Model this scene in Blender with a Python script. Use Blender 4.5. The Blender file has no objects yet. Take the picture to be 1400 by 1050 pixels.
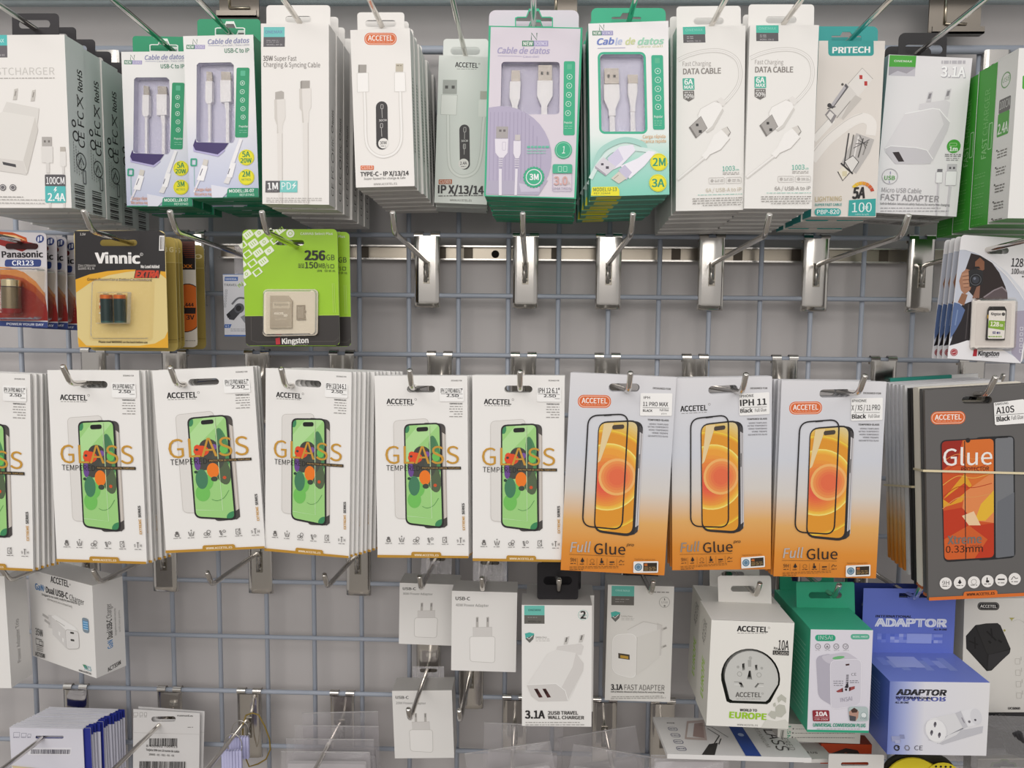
import bpy, math, random
import numpy as np
from mathutils import Matrix, Vector
from mathutils.geometry import tessellate_polygon
random.seed(7)
SC = bpy.context.scene
COL = SC.collection
R = math.radians
# ------------------------------------------------------------------ camera
CAMZ = 1.45
F = 1050.0
PITCH, YAW, ROLL = R(-4.796), R(1.665), R(-0.5585)
def _rot(p, y, r):
    cp, sp, cy, sy, cr, sr = math.cos(p), math.sin(p), math.cos(y), math.sin(y), math.cos(r), math.sin(r)
    Rx = np.array([[1, 0, 0], [0, cp, -sp], [0, sp, cp]])
    Rz = np.array([[cy, -sy, 0], [sy, cy, 0], [0, 0, 1]])
    Ry = np.array([[cr, 0, sr], [0, 1, 0], [-sr, 0, cr]])
    return Rz @ Rx @ Ry
CR = _rot(PITCH, YAW, ROLL)
CAMP = np.array([0.0, -1.0, CAMZ])
cam = bpy.data.cameras.new('camera')
cam.lens = 36.0 * F / 1400.0
cam.sensor_width = 36.0
cam.clip_start = 0.02
camo = bpy.data.objects.new('camera', cam)
COL.objects.link(camo)
m3 = np.stack([CR[:, 0], CR[:, 2], -CR[:, 1]], 1)
M = Matrix.Identity(4)
for i in range(3):
    for j in range(3):
        M[i][j] = m3[i, j]
    M[i][3] = CAMP[i]
camo.matrix_world = M
SC.camera = camo
# ------------------------------------------------------------------ world, lamps, exposure
SC.view_settings.view_transform = 'Standard'
SC.view_settings.look = 'None'
SC.view_settings.gamma = 1
SC.view_settings.exposure = 0.0
SC.view_settings.use_curve_mapping = False
W = bpy.data.worlds.new('shop_ambient'); SC.world = W
W.use_nodes = True
nt = W.node_tree; nt.nodes.clear()
wo = nt.nodes.new('ShaderNodeOutputWorld'); bg = nt.nodes.new('ShaderNodeBackground')
tc = nt.nodes.new('ShaderNodeTexCoord'); sp = nt.nodes.new('ShaderNodeSeparateXYZ')
cr = nt.nodes.new('ShaderNodeValToRGB'); ma = nt.nodes.new('ShaderNodeMath')
ma.operation = 'MULTIPLY_ADD'; ma.inputs[1].default_value = .5; ma.inputs[2].default_value = .5
nt.links.new(tc.outputs['Generated'], sp.inputs[0]); nt.links.new(sp.outputs[2], ma.inputs[0])
nt.links.new(ma.outputs[0], cr.inputs[0]); nt.links.new(cr.outputs[0], bg.inputs[0]); nt.links.new(bg.outputs[0], wo.inputs[0])
cr.color_ramp.elements[0].position = .2; cr.color_ramp.elements[0].color = (.31, .29, .275, 1)
cr.color_ramp.elements[1].position = .8; cr.color_ramp.elements[1].color = (.75, .75, .75, 1)
e = cr.color_ramp.elements.new(.5); e.color = (.44, .425, .415, 1)
bg.inputs[1].default_value = 1.05
def area(name, loc, target, sx, sy, power, col=(1, .95, .905)):
    l = bpy.data.lights.new(name, 'AREA'); l.shape = 'RECTANGLE'; l.size = sx; l.size_y = sy
    l.energy = power; l.color = col
    o = bpy.data.objects.new(name, l); COL.objects.link(o)
    o.location = loc
    d = Vector(target) - Vector(loc)
    o.rotation_euler = d.to_track_quat('-Z', 'Y').to_euler()
    return o
area('ceiling_or_fill_lamp', (-.9, -1.7, CAMZ + 1.25), (-.1, 0, CAMZ - .05), 1.6, .35, 7.5)
area('ceiling_or_fill_lamp', (.9, -1.9, CAMZ + 1.25), (.1, 0, CAMZ - .05), 1.6, .35, 4.5)
area('ceiling_or_fill_lamp', (-.2, -3.0, CAMZ + .75), (0, 0, CAMZ - .1), 2.6, .8, 27)  # low frontal fill added to soften the shade, not a ceiling fitting
# ------------------------------------------------------------------ materials
MATS = {}
def lin(h):
    c = [int(h[i:i + 2], 16) / 255 for i in (0, 2, 4)]
    return tuple(x / 12.92 if x <= .04045 else ((x + .055) / 1.055) ** 2.4 for x in c) + (1,)
def mat(h, rough=.42, metal=0.0, spec=.4, bump=0):
    k = (h, rough, metal, spec, bump)
    if k in MATS: return MATS[k]
    m = bpy.data.materials.new('paint_' + h); m.use_nodes = True
    b = m.node_tree.nodes['Principled BSDF']
    b.inputs['Base Color'].default_value = lin(h); b.inputs['Roughness'].default_value = rough
    b.inputs['Metallic'].default_value = metal; b.inputs['Specular IOR Level'].default_value = spec
    if bump:
        n = m.node_tree.nodes.new('ShaderNodeTexNoise'); n.inputs['Scale'].default_value = 60
        bp = m.node_tree.nodes.new('ShaderNodeBump'); bp.inputs['Strength'].default_value = bump; bp.inputs['Distance'].default_value = .002
        m.node_tree.links.new(n.outputs[0], bp.inputs['Height']); m.node_tree.links.new(bp.outputs[0], b.inputs['Normal'])
    MATS[k] = m
    return m
def mgrad(name, axis, a, b, stops, rough=.42):
    """printed colour gradient along one object axis between coordinates a and b"""
    m = bpy.data.materials.new(name); m.use_nodes = True
    t = m.node_tree; p = t.nodes['Principled BSDF']; p.inputs['Roughness'].default_value = rough
    tc = t.nodes.new('ShaderNodeTexCoord'); s = t.nodes.new('ShaderNodeSeparateXYZ'); mr = t.nodes.new('ShaderNodeMapRange')
    r = t.nodes.new('ShaderNodeValToRGB')
    t.links.new(tc.outputs['Object'], s.inputs[0]); t.links.new(s.outputs['XYZ'.index(axis)], mr.inputs[0])
    mr.inputs[1].default_value = a; mr.inputs[2].default_value = b
    t.links.new(mr.outputs[0], r.inputs[0]); t.links.new(r.outputs[0], p.inputs['Base Color'])
    el = r.color_ramp.elements
    while len(el) < len(stops): el.new(.5)
    for e_, (q, c) in zip(el, stops):
        pass
    for i, (q, c) in enumerate(stops):
        el[i].position = q; el[i].color = lin(c)
    return m
def mclear(name, tint, gloss=.12, rough=.08, milky=0.0, ior=1.45):
    m = bpy.data.materials.new(name); m.use_nodes = True
    t = m.node_tree; t.nodes.clear()
    o = t.nodes.new('ShaderNodeOutputMaterial'); tr = t.nodes.new('ShaderNodeBsdfTransparent'); g = t.nodes.new('ShaderNodeBsdfGlossy')
    lw = t.nodes.new('ShaderNodeFresnel'); lw.inputs[0].default_value = ior
    ad = t.nodes.new('ShaderNodeMath'); ad.operation = 'ADD'; ad.use_clamp = True; ad.inputs[1].default_value = gloss
    mx = t.nodes.new('ShaderNodeMixShader'); tr.inputs[0].default_value = lin(tint); g.inputs['Roughness'].default_value = rough
    t.links.new(lw.outputs[0], ad.inputs[0]); t.links.new(ad.outputs[0], mx.inputs[0])
    base = tr.outputs[0]
    if milky:
        d = t.nodes.new('ShaderNodeBsdfDiffuse'); d.inputs[0].default_value = lin('f2f0f2')
        m2 = t.nodes.new('ShaderNodeMixShader'); m2.inputs[0].default_value = milky
        t.links.new(tr.outputs[0], m2.inputs[1]); t.links.new(d.outputs[0], m2.inputs[2]); base = m2.outputs[0]
    n = t.nodes.new('ShaderNodeTexNoise'); n.inputs['Scale'].default_value = 35
    bp = t.nodes.new('ShaderNodeBump'); bp.inputs['Strength'].default_value = .35; bp.inputs['Distance'].default_value = .003
    t.links.new(n.outputs[0], bp.inputs['Height']); t.links.new(bp.outputs[0], g.inputs['Normal'])
    t.links.new(base, mx.inputs[1]); t.links.new(g.outputs[0], mx.inputs[2]); t.links.new(mx.outputs[0], o.inputs[0])
    return m
CHROME = mat('d6d2cc', .14, 1.0)
STEEL = mat('c9c5bf', .28, 1.0)
PLUGM = mat('a39b93', .4, .5)
WIREP = mat('a6adb9', .36)
FILM = mclear('window_film', 'ffffff', .03, .06)
BLIS = mclear('blister_plastic', 'fdfaf4', .012, .06, .0, 1.22)
POLY = mclear('clear_bag_film', 'f0eef0', .10, .12, .16)
WH = 'eceae6'
# ------------------------------------------------------------------ mesh builder
class MB:
    def __init__(s): s.v = []; s.f = []; s.m = []; s.mats = []
    def mi(s, m):
        if isinstance(m, str): m = mat(m)
        if m not in s.mats: s.mats.append(m)
        return s.mats.index(m)
    def add(s, vs, fs, m):
        b = len(s.v); i = s.mi(m)
        s.v += [tuple(x) for x in vs]
        for f in fs: s.f.append([b + k for k in f]); s.m.append(i)
    def box(s, x0, x1, y0, y1, z0, z1, m, **kw):
        vs = [(x, y, z) for x in (x0, x1) for y in (y0, y1) for z in (z0, z1)]
        fs = dict(front=(0, 4, 5, 1), back=(2, 3, 7, 6), left=(0, 1, 3, 2), right=(4, 6, 7, 5), top=(1, 5, 7, 3), bottom=(0, 2, 6, 4))
        for k, f in fs.items():
            mm = kw.get(k, m)
            if mm is not None: s.add([vs[i] for i in f], [(0, 1, 2, 3)], mm)
    def plate(s, outer, holes, y0, y1, m, side=None, back=None):
        loops = [outer] + list(holes)
        tri = tessellate_polygon([[Vector((x, z, 0)) for x, z in l] for l in loops])
        flat = [p for l in loops for p in l]
        out = []
        for t in tri:
            a, b, c = [flat[i] for i in t]
            ar = (b[0] - a[0]) * (c[1] - a[1]) - (b[1] - a[1]) * (c[0] - a[0])
            out.append(t if ar > 0 else t[::-1])
        s.add([(x, y0, z) for x, z in flat], out, m)
        if y1 == y0: return
        s.add([(x, y1, z) for x, z in flat], [t[::-1] for t in out], back or m)
        for l in loops:
            n = len(l)
            vs = [(x, y0, z) for x, z in l] + [(x, y1, z) for x, z in l]
            s.add(vs, [(i, (i + 1) % n, n + (i + 1) % n, n + i) for i in range(n)], side or m)
    def tube(s, pts, r, m, seg=10, cap=True, radii=None):
        pts = [Vector(p) for p in pts]; n = len(pts); vs = []
        up = None
        for i, p in enumerate(pts):
            t = (pts[min(i + 1, n - 1)] - pts[max(i - 1, 0)]).normalized()
            if up is None:
                up = t.orthogonal().normalized()
            up = (up - t * up.dot(t)).normalized(); w = t.cross(up)
            rr = radii[i] if radii else r
            vs += [p + (up * math.cos(a) + w * math.sin(a)) * rr for a in [2 * math.pi * k / seg for k in range(seg)]]
        fs = [(i * seg + k, i * seg + (k + 1) % seg, (i + 1) * seg + (k + 1) % seg, (i + 1) * seg + k) for i in range(n - 1) for k in range(seg)]
        if cap: fs += [tuple(range(seg))[::-1], tuple((n - 1) * seg + k for k in range(seg))]
        s.add(vs, fs, m)
    def build(s, name, parent=None, smooth=False):
        me = bpy.data.meshes.new(name); me.from_pydata(s.v, [], s.f)
        for m in s.mats: me.materials.append(m)
        me.polygons.foreach_set('material_index', s.m)
        if smooth: me.polygons.foreach_set('use_smooth', [True] * len(s.f))
        me.update()
        o = bpy.data.objects.new(name, me); COL.objects.link(o)
        if parent: o.parent = parent
        return o
def rrect(x0, z0, x1, z1, r, seg=4):
    if x0 > x1: x0, x1 = x1, x0
    if z0 > z1: z0, z1 = z1, z0
    r = min(r, (x1 - x0) / 2.001, (z1 - z0) / 2.001)
    out = []
    for cx, cz, a0 in ((x1 - r, z0 + r, -90), (x1 - r, z1 - r, 0), (x0 + r, z1 - r, 90), (x0 + r, z0 + r, 180)):
        for k in range(seg + 1):
            a = R(a0 + 90 * k / seg); out.append((cx + r * math.cos(a), cz + r * math.sin(a)))
    return out
# ------------------------------------------------------------------ lettering
TXT = {}
CAPH = None
try:
    import os
    FONT = bpy.data.fonts.load(os.path.join(bpy.utils.system_resource('DATAFILES'), 'fonts', 'Noto Sans CJK Regular.woff2'))
except Exception:
    FONT = None
def text_geo(s, bold=0.0, shear=0.0):
    k = (s, bold, shear)
    if k in TXT: return TXT[k]
    cu = bpy.data.curves.new('lettering', 'FONT'); cu.body = s; cu.size = 1; cu.offset = bold; cu.shear = shear
    cu.resolution_u = 3
    if FONT: cu.font = FONT
    cu.fill_mode = 'FRONT'
    o = bpy.data.objects.new('lettering', cu)
    me = bpy.data.meshes.new_from_object(o)
    V = np.array([v.co[:2] for v in me.vertices]).reshape(-1, 2); Fs = [tuple(p.vertices) for p in me.polygons]
    bpy.data.objects.remove(o); bpy.data.curves.remove(cu); bpy.data.meshes.remove(me)
    if CAPH: V = V * (.73 / CAPH)
    TXT[k] = (V, Fs)
    return TXT[k]
CAPH = text_geo('H')[0][:, 1].max()
TXT.clear()
def caph(): return .73
# ------------------------------------------------------------------ from photo to place
def ray(px, py):
    d = CR @ np.array([(px - 700) / F, 1, -(py - 525) / F])
    return d / d[1]
def at(px, py, Z):
    """world point seen at a pixel, Z metres in front of the camera along the wall's normal"""
    return CAMP + ray(px, py) * Z
CROPS = dict(A1=(0, 0, 360 / 1219), A2=(340, 0, 340 / 1152), A3=(640, 0, 300 / 1016), A4=(900, 0, 310 / 1050), A5=(1100, 0, 300 / 1016),
    B1=(0, 280, 300 / 1400), B2=(210, 280, 300 / 1400), E5=(1220, 280, 180 / 859), G5=(1290, 60, 110 / 428),
    C1=(0, 480, 270 / 915), C2=(200, 480, 320 / 1084), C3=(480, 490, 310 / 1085), C4=(760, 490, 310 / 1050), C5=(1040, 490, 360 / 1112),
    D1=(0, 750, 300 / 1050), D2=(160, 740, 320 / 1084), D3=(380, 740, 340 / 1152), D4=(600, 750, 340 / 1190), D5=(860, 770, 320 / 1200), D6=(1080, 770, 320 / 1200),
    F1=(0, 930, 200 / 1400), F2=(160, 930, 240 / 1400), F3=(380, 930, 260 / 1400), F4=(620, 930, 280 / 1400), F5=(860, 950, 270 / 1400), F6=(1080, 950, 320 / 1400), PX=(0, 0, 1))
def full(c, p):
    x, y, s = CROPS[c]
    return (x + p[0] * s, y + p[1] * s)
def homog(src, dst):
    A = []; b = []
    for (x, y), (u, v) in zip(src, dst):
        A.append([x, y, 1, 0, 0, 0, -u * x, -u * y]); b.append(u)
        A.append([0, 0, 0, x, y, 1, -v * x, -v * y]); b.append(v)
    return np.append(np.linalg.solve(np.array(A, float), np.array(b, float)), 1).reshape(3, 3)
def pose(c, q, Z, yaw=0, pitch=0):
    """front face of a hanging package: matrix (origin bottom centre), width, height"""
    P = [full(c, p) for p in q]
    cx = sum(p[0] for p in P) / 4; cy = sum(p[1] for p in P) / 4
    a, b = R(yaw), R(pitch)
    n = np.array([-math.sin(a) * math.cos(b), -math.cos(a) * math.cos(b), math.sin(b)])
    C0 = at(cx, cy, Z); Q = []
    for p in P:
        d = ray(*p); t = np.dot(C0 - CAMP, n) / np.dot(d, n); Q.append(CAMP + d * t)
    X = (Q[1] - Q[0]) + (Q[2] - Q[3]); X -= n * X.dot(n)
    Zv = (Q[0] - Q[3]) + (Q[1] - Q[2]); w = np.linalg.norm(X) / 2; X /= np.linalg.norm(X)
    Zx = np.cross(X, -n); Zx /= np.linalg.norm(Zx)
    h = abs(Zv.dot(Zx)) / 2
    cen = sum(Q) / 4 - Zx * h / 2
    m = Matrix.Identity(4)
    Y = -n
    for i in range(3): m[i][0] = X[i]; m[i][1] = Y[i]; m[i][2] = Zx[i]; m[i][3] = cen[i]
    return m, w, h
def local_at(A, p, y):
    """local (x, z) on the plane y behind a package's face of the point seen at p"""
    c, q, mw = A.cam
    g = homog(A.src, q) @ np.array([p[0], p[1], 1.0]); px, py = full(c, (g[0] / g[2], g[1] / g[2]))
    inv = mw.inverted(); o = inv @ Vector(CAMP); d = inv.to_3x3() @ Vector(ray(px, py))
    k = (y - o.y) / d.y
    return (o.x + d.x * k, o.z + d.z * k)
STEP = .000012
class Art:
    """print laid on one face; coordinates are read off the photo and carried onto the face"""
    def __init__(s, mb, src, w, h, o=None, ex=(1, 0, 0), ez=(0, 0, 1), n=(0, -1, 0)):
        s.mb = mb; s.w = w; s.h = h; s.k = 2; s.src = src; s.cam = None
        s.H = homog(src, [(0, h), (w, h), (w, 0), (0, 0)])
        s.o = Vector(o if o else (-w / 2, 0, 0)); s.ex = Vector(ex); s.ez = Vector(ez); s.n = Vector(n)
        p = s.uv(src[0]); q = s.uv(src[1])
        s.sc = math.hypot(q[0] - p[0], q[1] - p[1]) / math.hypot(src[1][0] - src[0][0], src[1][1] - src[0][1])
    def uv(s, p):
        a = s.H @ np.array([p[0], p[1], 1.0]); return (a[0] / a[2], a[1] / a[2])
    def p3(s, u, v, k): return s.o + s.ex * u + s.ez * v + s.n * (k * STEP)
    def raw(s, uvs, fs, c):
        s.k += 1
        s.mb.add([s.p3(u, v, s.k) for u, v in uvs], fs, c)
    def clip(s, P):
        for ax, lim, sg in ((0, 0, 1), (0, s.w, -1), (1, 0, 1), (1, s.h, -1)):
            out = []
            for i in range(len(P)):
                a, b = P[i], P[(i + 1) % len(P)]
                da, db = sg * (a[ax] - lim), sg * (b[ax] - lim)
                if da >= 0: out.append(a)
                if (da >= 0) != (db >= 0):
                    t = da / (da - db); out.append((a[0] + (b[0] - a[0]) * t, a[1] + (b[1] - a[1]) * t))
            P = out
            if not P: return P
        return P
    def cvx(s, P, C):
        """clip P (uv) by a convex polygon C (uv)"""
        ar = sum(C[i][0] * C[(i + 1) % len(C)][1] - C[(i + 1) % len(C)][0] * C[i][1] for i in range(len(C)))
        sg = 1 if ar > 0 else -1
        for i in range(len(C)):
            A, B = C[i], C[(i + 1) % len(C)]; out = []
            f = lambda p: sg * ((B[0] - A[0]) * (p[1] - A[1]) - (B[1] - A[1]) * (p[0] - A[0]))
            for j in range(len(P)):
                a, b = P[j], P[(j + 1) % len(P)]; da, db = f(a), f(b)
                if da >= 0: out.append(a)
                if (da >= 0) != (db >= 0):
                    t = da / (da - db); out.append((a[0] + (b[0] - a[0]) * t, a[1] + (b[1] - a[1]) * t))
            P = out
            if not P: return P
        return P
    def poly(s, pts, c, within=None, hole=None):
        P = s.clip([s.uv(p) for p in pts])
        if within: P = s.cvx(P, [s.uv(p) for p in within]) if P else P
        if len(P) < 3: return
        loops = [P] + ([[s.uv(p) for p in hole]] if hole else [])
        tri = tessellate_polygon([[Vector((x, z, 0)) for x, z in l] for l in loops])
        flat = [p for l in loops for p in l]; out = []
        for t in tri:
            a, b, d = [flat[i] for i in t]
            ar = (b[0] - a[0]) * (d[1] - a[1]) - (b[1] - a[1]) * (d[0] - a[0])
            out.append(t if ar > 0 else t[::-1])
        s.raw(flat, out, c)
    def rect(s, x0, y0, x1, y1, c): s.poly([(x0, y0), (x1, y0), (x1, y1), (x0, y1)], c)
    def rr(s, x0, y0, x1, y1, r, c, line=0):
        o = rrect(x0, y0, x1, y1, r)
        s.poly(o, c, hole=rrect(x0 + line, y0 + line, x1 - line, y1 - line, max(r - line, .1)) if line else None)
    def ell(s, x, y, rx, ry, c, n=22, rot=0, within=None):
        a = R(rot); P = []
        for k in range(n):
            t = 2 * math.pi * k / n; u, v = rx * math.cos(t), ry * math.sin(t)
            P.append((x + u * math.cos(a) - v * math.sin(a), y + u * math.sin(a) + v * math.cos(a)))
        s.poly(P, c, within)
    def circ(s, x, y, r, c, n=20, within=None): s.ell(x, y, r, r, c, n, within=within)
    def ring(s, x, y, r, wd, c, n=20):
        cc = lambda q: [(x + q * math.cos(2 * math.pi * k / n), y + q * math.sin(2 * math.pi * k / n)) for k in range(n)]
        s.poly(cc(r), c, hole=cc(r - wd))
    def line(s, pts, wd, c, closed=False):
        P = [Vector(s.uv(p)) for p in pts]; n = len(P); hw = wd * s.sc / 2; L = []; Q = []
        for i in range(n):
            a = P[(i - 1) % n] if closed or i else P[i]; b = P[(i + 1) % n] if closed or i < n - 1 else P[i]
            t = (b - a).normalized() if (b - a).length else Vector((1, 0)); nn = Vector((-t.y, t.x)) * hw
            L.append(P[i] + nn); Q.append(P[i] - nn)
        m = n if closed else n - 1
        s.raw([tuple(p) for p in L + Q], [(i, n + i, n + (i + 1) % n, (i + 1) % n) for i in range(m)], c)
    def curve(s, pts, wd, c, n=6):
        out = []; N = len(pts); g = lambda i: np.array(pts[max(0, min(N - 1, i))], float)
        for i in range(N - 1):
            for k in range(n):
                t = k / n; a, b, cc, d = g(i - 1), g(i), g(i + 1), g(i + 2)
                out.append(tuple(.5 * ((2 * b) + (cc - a) * t + (2 * a - 5 * b + 4 * cc - d) * t * t + (3 * b - a - 3 * cc + d) * t ** 3)))
        out.append(tuple(pts[-1])); s.line(out, wd, c)
    def text(s, t, p0, p1, h, c, bold=0.0, shear=0.0, flip=False):
        V, Fs = text_geo(t, 0.0, shear)
        if not len(V): return
        P0 = Vector(s.uv(p0)); P1 = Vector(s.uv(p1)); U = P1 - P0; L = U.length
        hh = h * L / math.hypot(p1[0] - p0[0], p1[1] - p0[1])
        U.normalize(); N = Vector((-U.y, U.x)) * (-1 if flip else 1)
        b_ = max(bold, 0) * 1.45
        x0, x1 = V[:, 0].min() - b_, V[:, 0].max() + b_; sx = L / (x1 - x0); sz = hh / caph()
        for ox, oz in (((-1, -.6), (1, -.6), (-1, .6), (1, .6)) if b_ else ((0, 0),)):
            uv = [tuple(P0 + U * ((v[0] + ox * b_ - x0) * sx) + N * ((v[1] + oz * b_) * sz)) for v in V]
            s.raw(uv, [f[::-1] for f in Fs] if flip else Fs, c)
    def micro(s, x0, x1, ys, c, h=3, gap=.25):
        for y in ys:
            x = x0; rnd = random.Random(int(x0 * 7 + y * 13))
            while x < x1:
                l = min(rnd.uniform(6, 22), x1 - x)
                if l > 2: s.rect(x, y - h / 2, x + l, y + h / 2, c)
                x += l + 4
    def bars(s, x0, y0, x1, y1, c, pitch=4):
        x = x0; rnd = random.Random(int(x0 + y0)); 
        while x < x1:
            b = pitch * rnd.choice((.35, .5, .8, 1)); s.rect(x, y0, min(x + b, x1), y1, c); x += b + pitch * rnd.choice((.4, .6, .9))
# ------------------------------------------------------------------ things
def tag(o, label, cat, group=None, kind=None):
    if label: o['label'] = label
    if cat: o['category'] = cat
    if group: o['group'] = group
    if kind: o['kind'] = kind
    return o
def empty(name, mw):
    o = bpy.data.objects.new(name, None); o.empty_display_size = .01; COL.objects.link(o); o.matrix_world = mw; return o
def copy_tree(o, parent=None, only=None):
    c = o.copy(); COL.objects.link(c); c.parent = parent
    for ch in list(o.children):
        if only and parent is None and ch.name.split('.')[0] not in only: continue
        copy_tree(ch, c)
    return c
ORD = ['front', 'second', 'third', 'fourth', 'fifth', 'sixth', 'seventh', 'eighth', 'ninth', 'tenth', 'eleventh', 'twelfth', 'thirteenth', 'fourteenth', 'fifteenth', 'sixteenth']
SL = math.tan(R(2.9))
def stack(root, n, step, desc, group, only=None, dx=0.0, jit=.0012, roll=.6, dz=None):
    """repeats behind the front package on the same hook, each farther from the viewer"""
    root['label'] = desc + (', front of stack' if n > 1 else ''); root['group'] = group
    base = root.matrix_world.copy(); rnd = random.Random(len(desc) * 7 + n)
    for i in range(1, n):
        c = copy_tree(root, None, only)
        x = dx * i + rnd.uniform(-jit, jit)
        d = Matrix.Translation((x, step * i, (-SL * step * i if dz is None else dz * i) + rnd.uniform(-jit, jit) * .6))
        c.matrix_world = d @ base @ Matrix.Rotation(R(rnd.uniform(-roll, roll)), 4, 'Y')
        c['label'] = '%s, %s from front' % (desc, ORD[i])
def tabpart(root, src, art, hole, c, t=.0006, y=0.0, r=None, outline=None, euro=False):
    """hang tab: plate with a slot, given in photo coordinates (x0,y0,x1,y1)"""
    mb = MB(); f = (lambda p: local_at(art, p, y)) if art.cam else (lambda p: (art.uv(p)[0] - art.w / 2, art.uv(p)[1]))
    x0, y0, x1, y1 = src; r = r if r is not None else (y1 - y0) * .28
    k = 4; o = [(x1, y1), (x1, y0 + r)] + [(x1 - r + r * math.cos(R(a)), y0 + r - r * math.sin(R(a))) for a in (22, 45, 68)] + [(x1 - r, y0), (x0 + r, y0)] + [(x0 + r - r * math.sin(R(a)), y0 + r - r * math.cos(R(a))) for a in (22, 45, 68)] + [(x0, y0 + r), (x0, y1)]
    hx0, hy0, hx1, hy1 = hole
    def slot(g=0):
        a0, b0, a1, b1 = hx0 - g, hy0 - g, hx1 + g, hy1 + g
        if euro:
            m = (a0 + a1) / 2; q = (a1 - a0) * .13; u = (b1 - b0)
            return [(a0, b1), (a0, b0 + u * .1), (a0 + u * .25, b0), (m - q * 1.6, b0), (m - q, b0 - u * .75), (m + q, b0 - u * .75), (m + q * 1.6, b0), (a1 - u * .25, b0), (a1, b0 + u * .1), (a1, b1)]
        return rrect(a0, b0, a1, b1, (b1 - b0) / 2)
    o = [f(p) for p in o]; o[0] = (o[0][0], art.h - .006); o[-1] = (o[-1][0], art.h - .006)
    mb.plate(o, [[f(p) for p in slot()]], y, y + t, mat(c) if isinstance(c, str) else c)
    if outline:
        mb.plate([f(p) for p in slot(5)], [[f(p) for p in slot()]], y - .00012, y - .00004, mat(outline))
    return mb.build('hang_tab', root)
# ------------------------------------------------------------------ setting: wall panel, wire grid, rail
SX, SZ, OX, OZ = .064635, .076727, -.616672, .106821
railz = lambda j: CAMZ + OZ - j * SZ
wirex = lambda i: OX + i * SX
wallm = mat('c4c0bf', .5, 0, .3)
mb = MB(); mb.box(-1.3, 1.3, .036, .06, 0, CAMZ + 1.0, wallm)
mb.build('wall_back')['kind'] = 'structure'
mb = MB(); mb.box(-2.6, 2.6, -4.2, .06, -.05, 0, mat('8d8780', .5))
mb.build('floor')['kind'] = 'structure'
g = empty('wire_grid_panel', Matrix.Translation((0, 0, railz(12))))
tag(g, 'blue-grey coated wire grid panel fixed in front of the white wall', 'grid panel')
bz = railz(12)
for i in range(-3, 23):
    mb = MB(); mb.tube([(wirex(i), 0, 0), (wirex(i), 0, railz(-3) - bz)], 0.0031, WIREP, 8); mb.build('upright_wire', g, True)
for j in range(-3, 13):
    mb = MB(); r = .0055 if j == -3 else 0.0031
    mb.tube([(wirex(-3) - .02, -.0053, railz(j) - bz), (wirex(22) + .02, -.0053, railz(j) - bz)], r, WIREP, 8); mb.build('cross_wire', g, True)
# aluminium rail behind the grid
zr = at(690, 346, 1.018)[2]
mb = MB(); al = mat('a59d90', .3, .9); alb = mat('d8d5cf', .25, .9)
def rail_slab():
    hx = at(677, 348, 1.02)[0]
    mb.box(-.42, .62, .024, .036, zr - .009, zr + .009, al)
    mb.box(-.42, .62, .017, .036, zr + .0075, zr + .0095, alb); mb.box(-.42, .62, .017, .036, zr - .0095, zr - .0075, alb)
    c = [(hx + .0052 * math.cos(k * .5236), zr - .001 + .0052 * math.sin(k * .5236)) for k in range(12)]
    mb.plate(c, [], .0235, .0238, mat('17120f', .9))
    for px in (497, 603, 640, 760, 925, 1010, 1090, 1210):
        x = at(px, 348, 1.02)[0]; mb.box(x - .006, x + .006, .0236, .0239, zr - .0074, zr + .0074, mat('5f574d', .5, .6))
rail_slab()
tag(mb.build('mounting_rail'), 'slotted aluminium rail running behind the wire grid', 'rail')
BRK = mat('7d776f', .3, 1.0)
# glass shelf with its bracket plates over the top row
zs = at(700, 8, 1.03)[2]
mb = MB(); gm = mclear('shelf_glass', 'dbe8ea', .12, .05, .15)
mb.box(-.9, .9, -.06, .03, zs, zs + .008, gm, front=mat('9fb7bd', .2))
tag(mb.build('glass_shelf'), 'pale blue-green glass shelf across the very top', 'shelf')
for px, py, wv, lab in ((1303, 48, .062, 'chrome bracket plate with weld marks above the small white travel charger carton'), (773, 34, .028, 'dark chrome bracket plate between the lilac and the green cable stacks'), (328, 26, .05, 'dark chrome bracket plate behind the green cable cartons')):
    p = at(px, py, .985); b = empty('shelf_bracket', Matrix.Translation((p[0], p[1], p[2]))); tag(b, lab, 'bracket', 'bracket plates at the top of the grid')
    mb = MB(); mb.box(-wv / 2, wv / 2, -.002, 0, .0, .1, BRK); mb.box(-wv / 2, wv / 2, -.012, 0, -.002, 0, BRK); mb.box(-wv / 2, wv / 2, -.012, -.01, -.002, .006, BRK)
    mb.build('back_plate', b)
    mb = MB(); mb.tube([(-.012, -.003, .012), (-.012, -.003, .045)], .0016, mat('d9cdb8', .3, 1), 6); mb.tube([(-.012, -.003, .012), (.014, -.003, .012)], .0016, mat('d9cdb8', .3, 1), 6)
    mb.build('weld', b, True)
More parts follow.
